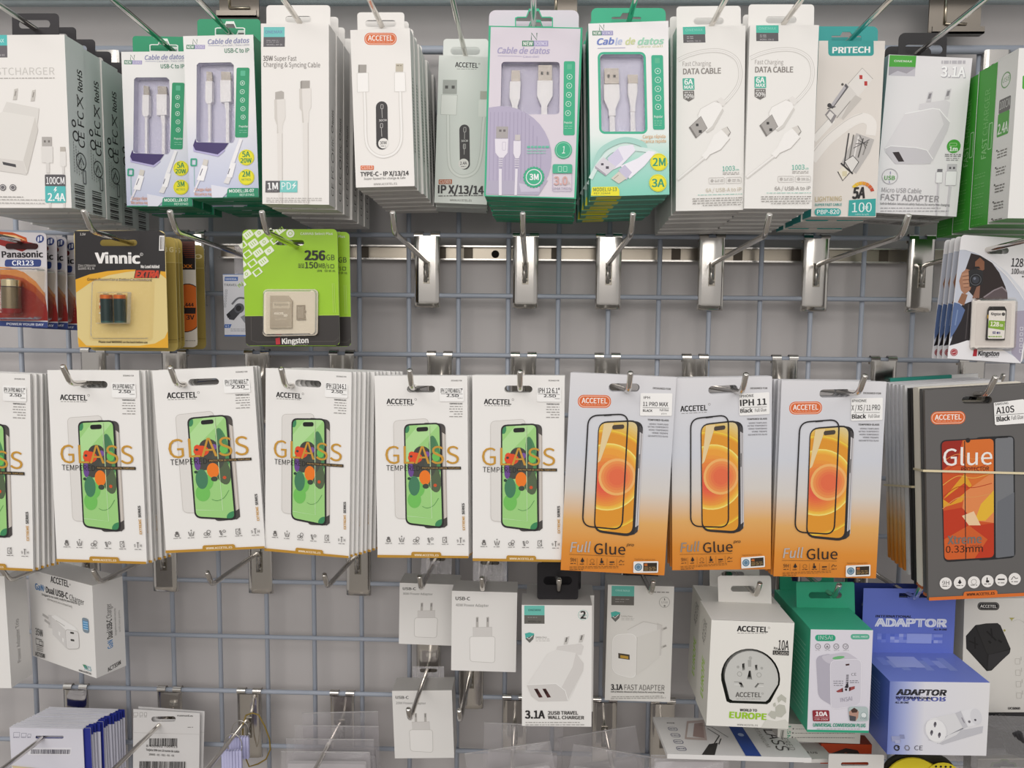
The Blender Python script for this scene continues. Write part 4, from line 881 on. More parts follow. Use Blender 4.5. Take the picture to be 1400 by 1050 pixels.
goldcard(264, 327, .892, 'black and orange battery card between the golden cards', 'd9d2c6', 'orange')
goldcard(276, 335, .925, 'golden battery card, last one behind the orange card', 'ad9850', 'EVO')
# travel adaptor carton
q = [(425, 442), (690, 442), (720, 840), (470, 840)]
root, mb, A, w, h, t = carton('adaptor_carton', 'B2', q, .925, .03, 'dfe0e6', '3f62a8', '3f62a8')
A.rect(425, 442, 700, 446, '6f8cc4'); A.rect(440, 460, 527, 488, '4a6fb5'); A.text('UNIVERSAL', (446, 482), (520, 482), 13, 'dfe6f2', .015); A.text('TRAVEL ADAPTOR', (440, 522), (640, 522), 15, '77797f', .01)
for k in range(7): A.rr(450, 545 + k * 17, 464, 557 + k * 17, 2, '8f9299', 2)
A.poly([(475, 700), (520, 655), (560, 690), (520, 740), (490, 735)], '3a3b42'); A.circ(548, 665, 32, '55575f'); A.circ(545, 665, 18, '1d1e24'); A.curve([(500, 640), (540, 600), (600, 610), (640, 650)], 12, '6f7178'); A.poly([(470, 705), (485, 690), (500, 715), (482, 728)], '26272c'); A.poly([(560, 720), (620, 690), (660, 740), (600, 770)], '8f9199')
A.poly([(465, 765), (508, 765), (500, 788), (462, 788)], '4a6fb5'); A.text('4-5', (470, 784), (494, 784), 14, 'e6ecf6'); A.micro(505, 620, (795, 806), '9a9ca3', 3); A.rect(465, 830, 720, 840, '4a6fb5')
mb.build('carton', root)
tabpart(root, (515, 255, 660, 445), A, (560, 300, 620, 330), POLY, y=t - .0008, r=10)
tag(root, 'small white and blue travel adaptor carton behind the green memory card', 'carton')
# bright green memory card packs
q = [(562, 165), (1168, 148), (1192, 905), (592, 895)]
slot = (770, 224, 953, 259)
root, mb, A, w, h, holes, rr_ = card('memory_card_pack', 'B2', q, .862, '9ccb28', 'dfe2d5', slot, r=30, cat='memory card pack', back='2a2726')
hp = rrect(*slot, 17, 5)
A.poly([(583, 706), (1188, 706), (1191, 880), (1175, 903), (610, 893), (590, 875)], '35312f'); A.line([(583, 706), (1188, 706)], 3, 'b9dc5a')
A.line([(622, 712), (626, 860), (660, 872), (1160, 876), (1188, 850)], 3, '55504c')
tr_ = [(562, 165), (840, 158), (582, 548)]
for i in range(-1, 6):
    for j in range(-2, 6):
        x = 600 + i * 68 - j * 36; y = 195 + i * 34 + j * 68 - i * 46
        if (x - 562) / 290 + (y - 160) / 400 > 1.02 or x < 545 or y < 150: continue
        rr0 = lambda a: [(x + px_ * math.cos(R(-38)) - py_ * math.sin(R(-38)), y + px_ * math.sin(R(-38)) + py_ * math.cos(R(-38))) for px_, py_ in a]
        k = (i + j * 2) % 3
        if k == 0: A.poly(rr0(rrect(-30, -22, 30, 22, 6)), 'eef4df'); A.line(rr0([(-14, 10), (-14, -12)]), 5, '9ccb28'); A.line(rr0([(0, 10), (0, -12)]), 5, '9ccb28'); A.line(rr0([(14, 10), (14, -12)]), 5, '9ccb28')
        elif k == 1: A.poly(rr0(rrect(-28, -20, 28, 20, 5)), 'eef4df'); A.poly(rr0([(11 * math.cos(a * .5), 11 * math.sin(a * .5)) for a in range(12)]), 'a9cf55'); A.poly(rr0([(6 * math.cos(a * .5), 6 * math.sin(a * .5)) for a in range(12)]), 'eef4df')
        else: A.poly(rr0(rrect(-28, -20, 28, 20, 3)), 'eef4df', hole=rr0(rrect(-18, -14, 18, 14, 2)))
A.text('CANVAS Select Plus', (930, 191), (1140, 187), 15, 'eef4df', .012); A.circ(866, 183, 26, 'eef4df'); A.ring(866, 183, 14, 4, '9ccb28')
A.text('256', (958, 350), (1093, 350), 58, '1d1f18', .03); A.text('GB', (1099, 350), (1153, 350), 34, '2a2d20', 0); A.text('150', (961, 403), (1044, 403), 38, '1d1f18', .01); A.text('MB/s', (1050, 402), (1118, 402), 30, '2a2d20', 0); A.rr(1126, 378, 1150, 402, 3, '2a2d20', 3); A.micro(918, 955, (378, 389, 399), '2a2d20', 4)
for k, s_ in enumerate(('10', 'I', 'U3', 'V30', 'A1')): A.text(s_, (1040 + k * 25, 426), (1040 + k * 25 + (18 if len(s_) > 1 else 5), 425), 12, '2a2d20', .01)
for k in range(2): A.line([(1140 + k * 12, 500), (1150 + k * 12, 690)], 2, 'c3de7a')
A.poly([(778, 850), (806, 845), (809, 888), (782, 890)], 'c0303a'); A.text('Kingston', (820, 886), (990, 882), 33, 'efece8', .03); A.micro(870, 985, (893,), '9a9592', 3)
mb.build('backing_card', root)
blister(root, A, 598, 260, 1185, 890, .0012, 34, y=-.0008) if 0 else None
g = MB(); f = lambda p: (A.uv(p)[0] - w / 2, A.uv(p)[1])
g.plate([f(p) for p in rrect(703, 540, 1050, 836, 26)], [], -.0035, -.001, mat('efe9df', .2)); g.plate([f(p) for p in rrect(722, 556, 1034, 820, 16)], [], -.0037, -.0035, mat('dfd8cc', .15)); g.build('tray', root)
blister(root, A, 706, 543, 1047, 833, .006, 26, y=-.0035)
g = MB(); g.plate([f(p) for p in [(752, 580), (862, 580), (890, 612), (890, 786), (752, 786)]], [], -.0062, -.004, mat('b5ac9f', .25, .35)); As = Art(g, q, w, h, o=(-w / 2, -.0062, 0))
As.rr(768, 620, 876, 660, 4, 'c6beb0'); As.text('Kingston', (780, 643), (866, 643), 13, '8f8678', .01); As.text('micro', (780, 700), (836, 700), 17, 'fbf8f2', .015); As.text('SD', (838, 712), (862, 712), 14, 'fbf8f2', .02); As.text('ADAPTER', (785, 735), (858, 735), 9, 'dcd5c8'); As.line([(762, 765), (884, 765)], 2, '8f8678'); g.build('card_adapter', root)
g = MB(); g.plate([f(p) for p in [(917, 640), (970, 640), (970, 670), (978, 682), (970, 694), (976, 736), (917, 736)]], [], -.0050, -.004, mat('a39a8e', .22, .5)); As = Art(g, q, w, h, o=(-w / 2, -.005, 0)); As.rect(926, 652, 962, 724, 'a89f93'); g.build('memory_card', root)
stack(root, 2, .016, 'bright green and black memory card pack with white icons', 'bright green memory card packs', dx=.008)
# photographer memory card packs
q = [(430, 192), (930, 226), (862, 1034), (378, 1005)]
slot = (601, 280, 748, 322)
root, mb, A, w, h, holes, rr_ = card('memory_card_pack', 'E5', q, .85, 'eceaec', 'd9d7d6', slot, r=26, cat='memory card pack', back='c9c6c4')
hp = rrect(*slot, 20, 5)
A.poly([(424, 292), (460, 294), (540, 318), (640, 380), (740, 470), (820, 570), (900, 690), (880, 800), (850, 1030), (800, 985), (720, 940), (640, 905), (500, 890), (388, 925)], 'c6cad6')
A.poly([(780, 700), (900, 690), (880, 800), (850, 1030), (790, 970)], 'a9a3b5'); A.poly([(560, 330), (680, 400), (760, 480), (840, 590), (905, 700), (910, 640), (830, 540), (740, 440), (640, 365)], 'd9dbe2')
A.poly([(500, 316), (560, 332), (640, 380), (690, 445), (735, 540), (752, 612), (700, 618), (600, 640), (585, 615), (545, 620), (490, 560), (480, 470), (468, 425)], '2e2423')
A.poly([(530, 372), (560, 345), (590, 372), (592, 425), (565, 440), (530, 430)], '8a5c44'); A.poly([(590, 612), (650, 575), (705, 540), (748, 575), (752, 618), (610, 622)], '5d5154'); A.line([(596, 608), (660, 562), (712, 540), (745, 570)], 9, '8f8488')
A.poly([(400, 885), (420, 720), (455, 660), (500, 640), (590, 615), (700, 620), (752, 618), (740, 700), (510, 890), (388, 922)], '262124'); A.poly([(404, 640), (440, 650), (478, 690), (455, 760), (425, 820), (390, 880), (388, 780), (396, 700)], '5a6f9a'); A.line([(430, 690), (418, 790)], 8, '7d90b5'); A.line([(500, 650), (490, 880)], 7, '4a4446'); A.poly([(428, 640), (452, 580), (490, 590), (470, 662)], '93684e')
A.poly([(430, 500), (446, 445), (475, 420), (500, 430), (520, 500), (505, 560), (470, 590), (445, 560)], 'a87a60')
for k in range(4): A.line([(446 + k * 4, 460 + k * 24), (492, 452 + k * 26)], 15, 'b98a6e'); A.line([(450 + k * 4, 470 + k * 24), (494, 463 + k * 26)], 3, '6f4a3a')
A.poly([(488, 432), (535, 418), (582, 432), (585, 520), (500, 540)], '2b2a2c'); A.poly([(515, 418), (525, 405), (556, 405), (565, 420)], '1f1e20'); A.circ(537, 492, 44, '1d1c1e', 26); A.ring(537, 492, 38, 5, '55575c', 26); A.circ(537, 492, 24, '3a3c44', 20); A.circ(530, 484, 9, '6f7480', 12); A.poly([(545, 540), (568, 530), (566, 612), (520, 615)], '8a6250')
A.poly([(378, 930), (500, 888), (640, 903), (720, 940), (810, 992), (856, 1034), (376, 1008)], 'ecebee'); A.curve([(424, 292), (470, 294), (545, 320), (645, 382), (745, 472), (830, 580)], 4, 'f4f3f5')
A.text('128', (765, 405), (842, 408), 54, '26242a', .01); A.text('GB', (846, 408), (885, 410), 26, '26242a'); A.text('100', (768, 453), (816, 455), 34, '26242a', .01); A.text('MB/s', (820, 455), (872, 457), 22, '26242a'); A.micro(838, 880, (472,), '4a484c', 9)
for k in range(5): A.rr(838, 800 + k * 36, 858, 822 + k * 36, 3, 'eceaf0', 3)
A.circ(418, 965, 24, 'a8303a', 20); A.ring(418, 965, 19, 2.5, 'e3cfd0', 20); A.line([(408, 968), (428, 962)], 5, 'e3cfd0')
A.poly([(545, 948), (568, 944), (566, 990), (540, 990)], 'b02834'); A.text('Kingston', (573, 985), (710, 987), 30, '2b2a2d', .03, .15); A.micro(600, 705, (994,), '9a989c', 3)
mb.build('backing_card', root)
g = MB(); f = lambda p: (A.uv(p)[0] - w / 2, A.uv(p)[1]); g.plate([f(p) for p in rrect(515, 618, 795, 945, 20)], [], -.0028, -.001, mat('e9e7ea', .15)); g.plate([f(p) for p in rrect(540, 645, 770, 920, 12)], [], -.003, -.0028, mat('dddadd', .12)); g.build('tray', root)
blister(root, A, 515, 618, 795, 945, .0065, 22, y=-.003)
g = MB(); g.plate([f(p) for p in [(622, 668), (712, 668), (726, 690), (722, 886), (606, 884), (610, 690)]], [], -.0062, -.004, mat('242326', .35)); As = Art(g, q, w, h, o=(-w / 2, -.0062, 0))
As.poly(rrect(612, 694, 720, 876, 8), 'eeedf0'); As.text('Kingston', (626, 724), (690, 726), 17, '2b2a2d', .03); As.circ(706, 718, 11, '4a494d'); As.poly([(614, 757), (719, 762), (717, 822), (612, 806)], '86b43a'); As.text('128', (624, 794), (680, 797), 28, 'f4f6ee', .03); As.text('GB', (684, 797), (706, 798), 15, 'f4f6ee', .02); As.text('SD', (640, 844), (662, 844), 15, '4a4a8a', .03); As.micro(668, 690, (838,), '4a4a8a', 14); As.micro(615, 700, (862,), '86b43a', 7); As.rect(603, 722, 609, 745, 'd9b23a'); g.build('memory_card', root)
stack(root, 4, .0112, 'white memory card pack showing a person with a camera', 'photographer memory card packs', ('backing_card',), dx=0, jit=.0003, roll=.1)
# ------------------------------------------------------------------ phone glass packs
GQ = [(580, 83), (1025, 80), (1012, 975), (582, 965)]
def rrq(tl, tr, br, bl, r, n=5):
    """rounded quad in photo coordinates"""
    P = [np.array(p, float) for p in (tl, tr, br, bl)]; out = []
    for i in range(4):
        p, a, b = P[i], P[i - 1], P[(i + 1) % 4]
        u = (a - p) / np.linalg.norm(a - p) * r; v = (b - p) / np.linalg.norm(b - p) * r
        for k in range(n + 1):
            t = k / n; out.append(tuple((p + u) * (1 - t) ** 2 + 2 * p * t * (1 - t) + (p + v) * t * t))
    return out
def sleeve(c, q, Z, front, src, slot, t, yaw, side, cat='phone glass pack'):
    m, w, h = pose(c, q, Z, yaw)
    root = empty('phone_glass_pack', m); root['category'] = cat
    mb = MB(); A = Art(mb, src, w, h)
    hole = [(A.uv(p)[0] - w / 2, A.uv(p)[1]) for p in rrect(*slot, (slot[3] - slot[1]) / 2, 5)]
    f = front(w, h) if callable(front) else mat(front)
    mb.plate([(-w / 2, 0), (w / 2, 0), (w / 2, h), (-w / 2, h)], [hole], 0, t, f, side=side(w, h) if callable(side) else mat(side), back=mat('e3e1de'))
    return root, mb, A, w, h, t
def sticker(root, src, w, h, pts, lines):
    g = MB(); S = Art(g, src, w, h); S.k = 70
    S.poly(pts, 'f6f5f3'); S.k += 3
    for s_, a, b, hh, bo, c in lines: S.text(s_, a, b, hh, c, bo)
    return g, S
def icon_row(A, xs, y, c, dy=0):
    for i, x in enumerate(xs):
        y_ = y + dy * i
        if i == 0: A.circ(x, y_ - 4, 7, c, 10); A.poly([(x - 10, y_ + 2), (x + 8, y_), (x + 10, y_ + 14), (x - 8, y_ + 14)], c, hole=[(x - 6, y_ + 5), (x + 4, y_ + 4), (x + 6, y_ + 11), (x - 5, y_ + 11)])
        elif i == 1: A.line([(x - 12, y_ - 8), (x - 7, y_ + 12), (x + 7, y_ + 12), (x + 12, y_ - 8)], 3.5, c); A.line([(x - 4, y_ + 8), (x, y_ - 8), (x + 4, y_ + 8)], 3, c); A.circ(x, y_ - 14, 3, c, 8)
        elif i == 2: A.ring(x - 7, y_ + 6, 8, 2.5, c, 12); A.ring(x + 7, y_ - 4, 9, 2.5, c, 12); A.ring(x + 6, y_ + 9, 6, 2.5, c, 12)
        elif i == 3: A.poly([(x - 14, y_ - 8), (x - 6, y_ - 10), (x, y_ + 14), (x - 8, y_ + 14)], c, hole=[(x - 10, y_ - 5), (x - 8, y_ - 6), (x - 4, y_ + 11), (x - 6, y_ + 11)]); A.ring(x + 8, y_ - 4, 7, 2.5, c, 12)
        elif i == 4: A.rr(x - 12, y_ - 14, x + 8, y_ + 14, 3, c, 2.5); A.line([(x + 8, y_ - 16), (x - 4, y_ + 2), (x + 10, y_ + 12)], 2.5, c)
        else: A.text('9', (x - 18, y_ + 10), (x - 11, y_ + 10), 13, c, .01); A.text('H', (x + 11, y_ + 10), (x + 19, y_ + 10), 13, c, .01); A.line([(x - 5, y_ - 10), (x + 6, y_ - 10)], 3.5, c); A.line([(x, y_ - 10), (x, y_ + 14)], 3.5, c)
        A.micro(x - 16, x + 16, (y_ + 21,), c, 2.5)
def glass_pack(c, q, Z, model, mh, n, lab, group, yaw=0, dx=0.0, step=.0055, tilt=0, xm=(893, 1003), jit=.001):
    root, mb, A, w, h, t = sleeve(c, q, Z, 'efedea', GQ, (733, 131, 868, 165), .0032, yaw, 'dcdbd9')
    A.text('DESIGNED FOR', (946, 108), (998, 108), 6.5, '55524f', .02)
    A.text('ACCETEL', (635, 221), (766, 223), 24, '2a2829', .03); A.ring(774, 199, 5.5, 1.3, '55524f', 12); A.micro(638, 762, (229,), '77746f', 2.2)
    A.text('TEMPERED GLASS', (935, 222), (998, 222), 6, '4a4846', .03); A.micro(937, 998, (233,), '8f8c88', 3.4)
    for y, x in ((245, 934), (258, 936), (270, 956), (283, 934)): A.micro(x, 998, (y,), '8f8c88', 3.4)
    sh = rrq((667, 304), (832, 292), (838, 792), (668, 778), 22)
    A.poly(sh, 'e2dfdb'); A.line(sh, 2.4, 'c9c5c0', True)
    A.poly(rrq((800, 312), (914, 318), (914, 826), (800, 830), 26), '4a4746'); A.poly([(897, 330), (914, 350), (914, 800), (897, 815)], 'bdb5ad'); A.line([(905, 345), (905, 805)], 3, 'e3dcd5'); A.poly([(897, 330), (914, 345), (914, 372), (897, 360)], '55504c'); A.poly([(897, 785), (914, 775), (914, 815), (897, 828)], '4a4644')
    A.poly(rrq((716, 320), (893, 312), (898, 832), (716, 808), 30), '2b2a2b')
    scr = rrq((723, 328), (885, 320), (889, 822), (723, 800), 24); A.poly(scr, '9fd383')
    B = lambda x, y, rx, ry, col, rot=0: A.ell(x, y, rx, ry, col, 20, rot, within=scr)
    A.poly([(723, 400), (790, 320), (885, 320), (850, 360), (780, 430), (723, 520)], 'b3df9a', scr)
    B(728, 340, 14, 24, '3f8a5c'); B(862, 470, 26, 95, '4f8a5a', -8); B(850, 420, 16, 40, '4a7d58'); B(800, 470, 42, 42, '45433f'); B(775, 530, 45, 50, '4a4a44'); B(852, 580, 34, 76, '57664c', -12); B(840, 520, 30, 60, '4d5148', 10); B(866, 480, 18, 24, '6cc05a'); B(760, 690, 32, 40, '74c25e'); B(775, 640, 34, 40, '74c25e', 20); B(760, 622, 27, 48, '47805f'); B(746, 545, 14, 34, '6d4a92'); B(767, 485, 34, 26, 'e4502a'); B(752, 470, 16, 16, 'e4502a'); B(748, 478, 7, 6, '45433f'); B(824, 468, 12, 14, '7c55a0'); B(812, 582, 27, 36, 'ee7c25'); B(815, 624, 15, 12, '3f4a40'); B(860, 620, 8, 8, 'd2552f'); B(737, 586, 8, 7, '2f4a3a'); B(885, 810, 30, 24, '3f8a5c', -20); A.curve([(797, 722), (820, 730), (850, 718), (875, 682)], 2, '4a8a4a')
    A.poly([(838, 322), (886, 320), (889, 822), (842, 795)], 'a9c48f', rrq((838, 328), (841, 326), (841, 790), (838, 790), 1)); A.line([(836, 325), (841, 780), (724, 768)], 2, 'd3ecc4')
    A.poly(rrq((776, 336), (831, 333), (831, 354), (776, 357), 10), '1d1c1d')
    A.text('GLASS', (626, 513), (976, 515), 84, 'c8963a', -.012); A.text('TEMPERED', (630, 546), (789, 549), 25, '2b2a29', -.01)
    A.poly([(793, 528), (985, 529), (985, 543), (793, 542)], '2b2826'); A.text('PROTECTOR DE CRISTAL TEMPLADO', (799, 539), (979, 540), 7.5, 'b8955a', .01)
    A.text('EXTREME', (998, 839), (997, 770), 11, 'c8963a', .02); A.text('SERIES', (997, 763), (997, 708), 11, '2b2a29', .03)
    icon_row(A, (635, 697, 765, 832, 902, 976), 877, '6b6866', 2)
    A.poly([(582, 952), (1012, 964), (1012, 976), (582, 965)], 'b98b33'); A.poly([(740, 964), (742, 945), (748, 940), (876, 944), (882, 950), (883, 968)], 'b98b33'); A.text('WWW.ACCETEL.ES', (756, 960), (870, 963), 9, 'f1e6cf', .02)
    mb.build('sleeve', root)
    g, S = sticker(root, GQ, w, h, rrect(xm[0] - 4, 138, xm[1] + 3, 208, 6), [(model, (xm[0] + 2, 165), (xm[1] - 3, 165), mh, .02, '2a2829'), ('2.5D', (922, 185), (982, 186), 13, .02, '2a2829'), ('VIDRIO', (975, 194), (1000, 194), 5, 0, '55524f')])
    S.line([(896, 170), (1000, 171)], 1.6, '3a3838'); g.build('size_sticker', root)
    if n > 1: stack(root, n, step, lab, group, ('sleeve',), dx=dx, roll=.25, jit=jit)
    else: tag(root, lab, None)
glass_pack('C1', [(-275, 90), (140, 107), (154, 1018), (-255, 1000)], .795, 'IPH 14 PRO MAX 6.7"', 20, 6, 'white green-phone glass pack cut off by the photo edge', 'glass packs cut off at the left edge', 0, .0022, .0058)
glass_pack('C1', [(218, 88), (645, 90), (680, 985), (265, 974)], .79, 'IPH 14 PRO MAX 6.7"', 20, 6, 'white green-phone glass pack hanging below the yellow battery card', '14 Pro Max glass packs', 3, .0022, .0062)
glass_pack('C2', [(45, 84), (515, 76), (530, 908), (75, 940)], .785, 'IPH 13 PRO MAX 6.7"', 21, 6, 'white green-phone glass pack below the orange and gold battery cards', '13 Pro Max glass packs', -4, -.0008, .0062)
glass_pack('C2', [(556, 84), (955, 92), (935, 962), (547, 918)], .785, 'IPH 13/14 6.1', 24, 13, 'white green-phone glass pack below the bright green memory card', '13/14 glass packs', 8, .0034, .0055, jit=.0004)
glass_pack('C3', [(112, 84), (557, 82), (562, 955), (127, 950)], .79, 'IPH 12 PRO MAX 6.7"', 21, 6, 'white green-phone glass pack one stack away from the amber packs', '12 Pro Max glass packs', 0, .0012, .0065)
glass_pack('C3', GQ, .79, 'IPH 12 6.1"', 24, 5, 'white green-phone glass pack touching the amber packs', '12 6.1 glass packs', 0, .0003, .0065)
FQ = [(58, 68), (545, 85), (515, 1008), (32, 978)]
FQ2 = FQ
def glue_grad(w, h): return mgrad('amber_print', 'Z', 0, h, [(0, 'd8832a'), (.12, 'dd8f33'), (.26, 'e0ac66'), (.42, 'd6d0c9'), (.6, 'd0d3db'), (1, 'dddcdf')])
def glue_pack(c, q, Z, badge, lines, n, lab, group, dx, pro=True, gw='e', yaw=0, dark=False):
    root, mb, A, w, h, t = sleeve(c, q, Z, glue_grad, FQ, (233, 115, 376, 153), .0034, yaw, glue_grad)
    if badge: acc_badge(A, 94, 168, 246, 227, 1)
    else: A.text('ACCETEL', (95, 226), (225, 228), 26, '2a2829', .03); A.ring(236, 200, 5.5, 1.3, '55524f', 12); A.micro(100, 222, (236,), '77746f', 2.2)
    A.text('DESIGNED FOR', (437, 139), (520, 143), 8.5, '55524f', .02); A.text('TEMPERED GLASS', (416, 284), (515, 287), 7.5, '4a4846', .03)
    for i, (x, y) in enumerate(((424, 300), (418, 313), (422, 327), (438, 341), (420, 355))): A.text(('VIDRIO TEMPLADO', 'VETRO TEMPERATO', 'VIDRO TEMPERADO', 'VERRE TREMPE', 'GEHARTETES GLAS')[i], (x, y + 3), (513, y + 6), 7, '77757a', .01)
    A.poly(rrq((300, 282), (397, 290), (386, 815), (290, 822), 40), '2b2a2c'); A.poly([(382, 310), (397, 330), (388, 790), (372, 805)], 'c9c6c8'); A.line([(390, 335), (380, 790)], 3, '8a878a'); A.poly([(380, 310), (396, 322), (395, 345), (379, 335)], '4a484a'); A.poly([(372, 780), (387, 770), (384, 800), (366, 815)], '3a383a'); A.line([(383, 440), (381, 505)], 4, '55524f')
    A.poly(rrq((190, 290), (378, 281), (366, 826), (180, 800), 44), '2e2b2b')
    scr = rrq((194, 297), (371, 289), (359, 812), (186, 790), 38)
    A.poly(scr, 'dcc994')
    for i in range(12): A.circ(215, 545, 300 - i * 11, ('d6c79d', 'dac896', 'ddc78c', 'e0c57f', 'e2c170', 'e3bc60', 'e4b650', 'e4b043', 'e3a93a', 'e2a234', 'e19b30', 'e0942d')[i], 36, within=scr)
    A.poly([(170, 640), (380, 640), (366, 830), (170, 830)], 'e09a30', scr)
    for i in range(6): A.circ(225, 560, 232 - i * 3, ('f0d24a', 'eac140', 'e6b238', 'e4a634', 'e29d31', 'e0972f')[i], 40, within=scr)
    for i in range(5): A.circ(240, 545, 156 - i * 6, ('f4e07a', 'efc44e', 'eeb746', 'edad42', 'ec a23e'.replace(' ', ''))[i], 36, within=scr)
    for i in range(8): A.circ(235 - i * 2, 560 + i * 3, 120 - i * 13, ('eb9a40', 'ea9040', 'e98641', 'e87d42', 'e77443', 'e66b44', 'e56445', 'e45d46')[i], 30, within=scr)
    for i in range(5): A.circ(282, 545, 86 - i * 12, ('f0b46a', 'eb9350', 'e9854c', 'e7784a', 'e56e48')[i], 30, within=scr)
    A.poly([(215, 300), (262, 296), (205, 560), (190, 700), (188, 500)], 'e6cf9e', rrq((192, 300), (262, 296), (203, 470), (190, 480), 4))
    A.poly(rrq((254, 306), (309, 302), (309, 322), (254, 326), 10), '4a4038')
    fr = rrq((143, 263), (326, 254), (311, 790), (127, 772), 46, 7); A.line(fr, 6.5, '232123', True)
    A.line([(215, 261), (250, 259)], 7, '232123')
    gl = '2b2625'
    A.text('Full', (73, 892), (168, 894), 46, 'b5b2b0' if not dark else '8f8c88', .008, .18); A.text('Glue', (184, 903), (329, 907), 50, gl, .004)
    if pro: A.text('pro', (333, 866), (368, 868), 14, gl, .008, .25)
    A.line([(70, 903), (326, 916)], 1.6, '6b4a26')
    A.text('9H', (75, 936), (100, 938), 17, gl, 0); A.micro(76, 100, (946,), gl, 3)
    for i, x in enumerate((131, 176, 221, 268, 313)):
        A.line([(x - 23, 920 + i), (x - 23, 955 + i)], 1.4, '8a5a26')
        y = 934 + i
        if i == 0: A.poly([(x, y - 16), (x + 9, y + 2), (x, y + 8), (x - 9, y + 2)], gl)
        elif i == 1: A.ring(x, y, 10, 2, '8a5a26', 14)
        elif i == 2: A.rr(x - 7, y - 2, x + 7, y + 10, 3, gl); A.line([(x - 2, y - 14), (x - 2, y + 2)], 5, gl)
        elif i == 3: A.rect(x - 11, y + 1, x + 11, y + 7, gl)
        else: A.curve([(x - 12, y + 6), (x - 4, y - 6), (x + 4, y + 2), (x + 12, y - 2)], 2.4, gl)
        A.micro(x - 12, x + 12, (y + 15,), gl, 3)
    A.micro(72, 298, (961, 967), '6b4a26', 2); A.micro(72, 135, (974,), '6b4a26', 3)
    A.text('Supplied by material 100%', (372, 930), (470, 934), 6.5, '6b4a26')
    A.poly(rrect(368, 938, 484, 992, 4), 'e9e7e4'); A.circ(391, 965, 18, '5f7f95', 16); A.ring(391, 965, 12, 2, 'b9cad4', 12); A.poly([(414, 945), (478, 945), (478, 985), (414, 985)], '33291f'); A.text('4X', (418, 960), (434, 960), 11, 'd9752f', .03); A.micro(418, 474, (966, 973, 979), 'a88a5a', 2.5)
    mb.build('sleeve', root)
    g, S = sticker(root, FQ, w, h, rrect(380, 158, 528, 262, 6), lines); S.line([(392, 224), (514, 226)], 1.6, '3a3838'); g.build('size_sticker', root)
    stack(root, n, .0065, lab, group, ('sleeve',), dx=dx, roll=.2)
DKs = '2a2829'
glue_pack('C4', FQ, .785, True, [('IPH', (396, 184), (424, 184), 12, .012, DKs), ('11 PRO MAX', (393, 217), (509, 218), 19, .012, DKs), ('BLACK', (393, 243), (437, 244), 11, .02, DKs), ('Full Glue', (471, 240), (512, 240), 10, .005, DKs), ('153 H', (478, 255), (503, 255), 6, 0, DKs)], 5, 'amber glass pack touching the white green-phone packs', '11 Pro Max amber glass packs', .0010)
glue_pack('C4', [(530, 88), (998, 88), (998, 972), (545, 985)], .79, False, [('IPHONE', (384, 176), (452, 176), 13, .012, DKs), ('IPH 11', (384, 216), (514, 216), 30, .025, DKs), ('Black', (384, 248), (444, 248), 19, .025, DKs), ('Full Glue', (456, 248), (512, 247), 16, -.004, DKs)], 5, 'amber glass pack with plain black brand lettering', 'IPH 11 amber glass packs', .0002, True, dark=True)
glue_pack('C5', [(75, 92), (518, 98), (500, 930), (68, 920)], .79, True, [('IPHONE', (384, 176), (452, 176), 12, .012, DKs), ('X / XS / 11 PRO', (382, 214), (516, 215), 25, .008, DKs), ('Black', (384, 252), (450, 252), 20, .025, DKs), ('Full Glue', (462, 250), (514, 250), 16, -.004, DKs)], 5, 'amber glass pack nearest the dark grey pack', 'X, XS, 11 Pro amber glass packs', -.0007, False)
# dark grey pack and the mixed packs banded behind it
AQ = [(690, 135), (1130, 110), (1152, 1000), (712, 1022)]
root, mb, A, w, h, t = sleeve('C5', AQ, .785, '636160', AQ, (846, 160, 972, 190), .0035, 0, '6b6560')
acc_badge(A, 716, 223, 861, 277, -3)
A.poly(rrq((900, 330), (1068, 322), (1080, 838), (915, 852), 24), '26272a'); A.poly(rrq((985, 334), (1062, 328), (1074, 830), (994, 840), 14), '77797d'); A.poly([(1000, 600), (1070, 560), (1074, 830), (995, 838)], '6b6e74')
A.poly(rrq((756, 342), (986, 330), (996, 842), (775, 858), 26), '2a2728')
scr = rrq((762, 347), (980, 335), (988, 836), (778, 848), 20); A.poly(scr, 'cd5527')
A.poly([(762, 347), (850, 340), (830, 420), (762, 470)], '9c2a1c', scr); A.poly([(850, 340), (980, 335), (985, 470), (900, 560), (860, 480)], 'd8712f', scr); A.poly([(762, 600), (860, 480), (890, 530), (850, 600), (770, 625)], 'e0a02a', scr); A.poly([(770, 590), (860, 520), (885, 545), (800, 610)], 'c84a22', scr); A.poly([(860, 560), (985, 470), (990, 690), (900, 680), (850, 640)], 'e28a52', scr); A.poly([(905, 680), (930, 610), (985, 550), (988, 640), (950, 680)], 'e6b636', scr); A.poly([(765, 640), (850, 625), (920, 700), (990, 690), (990, 840), (775, 850)], 'c03a1e', scr); A.poly([(850, 660), (900, 640), (930, 700), (880, 700)], 'ecc9a0', scr); A.poly([(775, 760), (880, 700), (960, 760), (900, 850), (778, 850)], 'd0602a', scr)
for k in range(5): A.curve([(768, 430 + k * 50), (830, 400 + k * 46), (900, 420 + k * 40), (975, 390 + k * 44)], 3, ('e08a4a', 'b8401f', 'e6b050', 'b8401f', 'e09a5a')[k])
A.circ(872, 342, 10, '2a2728', 14); A.line([(858, 345), (868, 845)], 3.5, '2a2524'); A.line([(985, 340), (994, 838)], 3, '2a2524'); A.line([(1000, 330), (1040, 328)], 6, '1d1c1e')
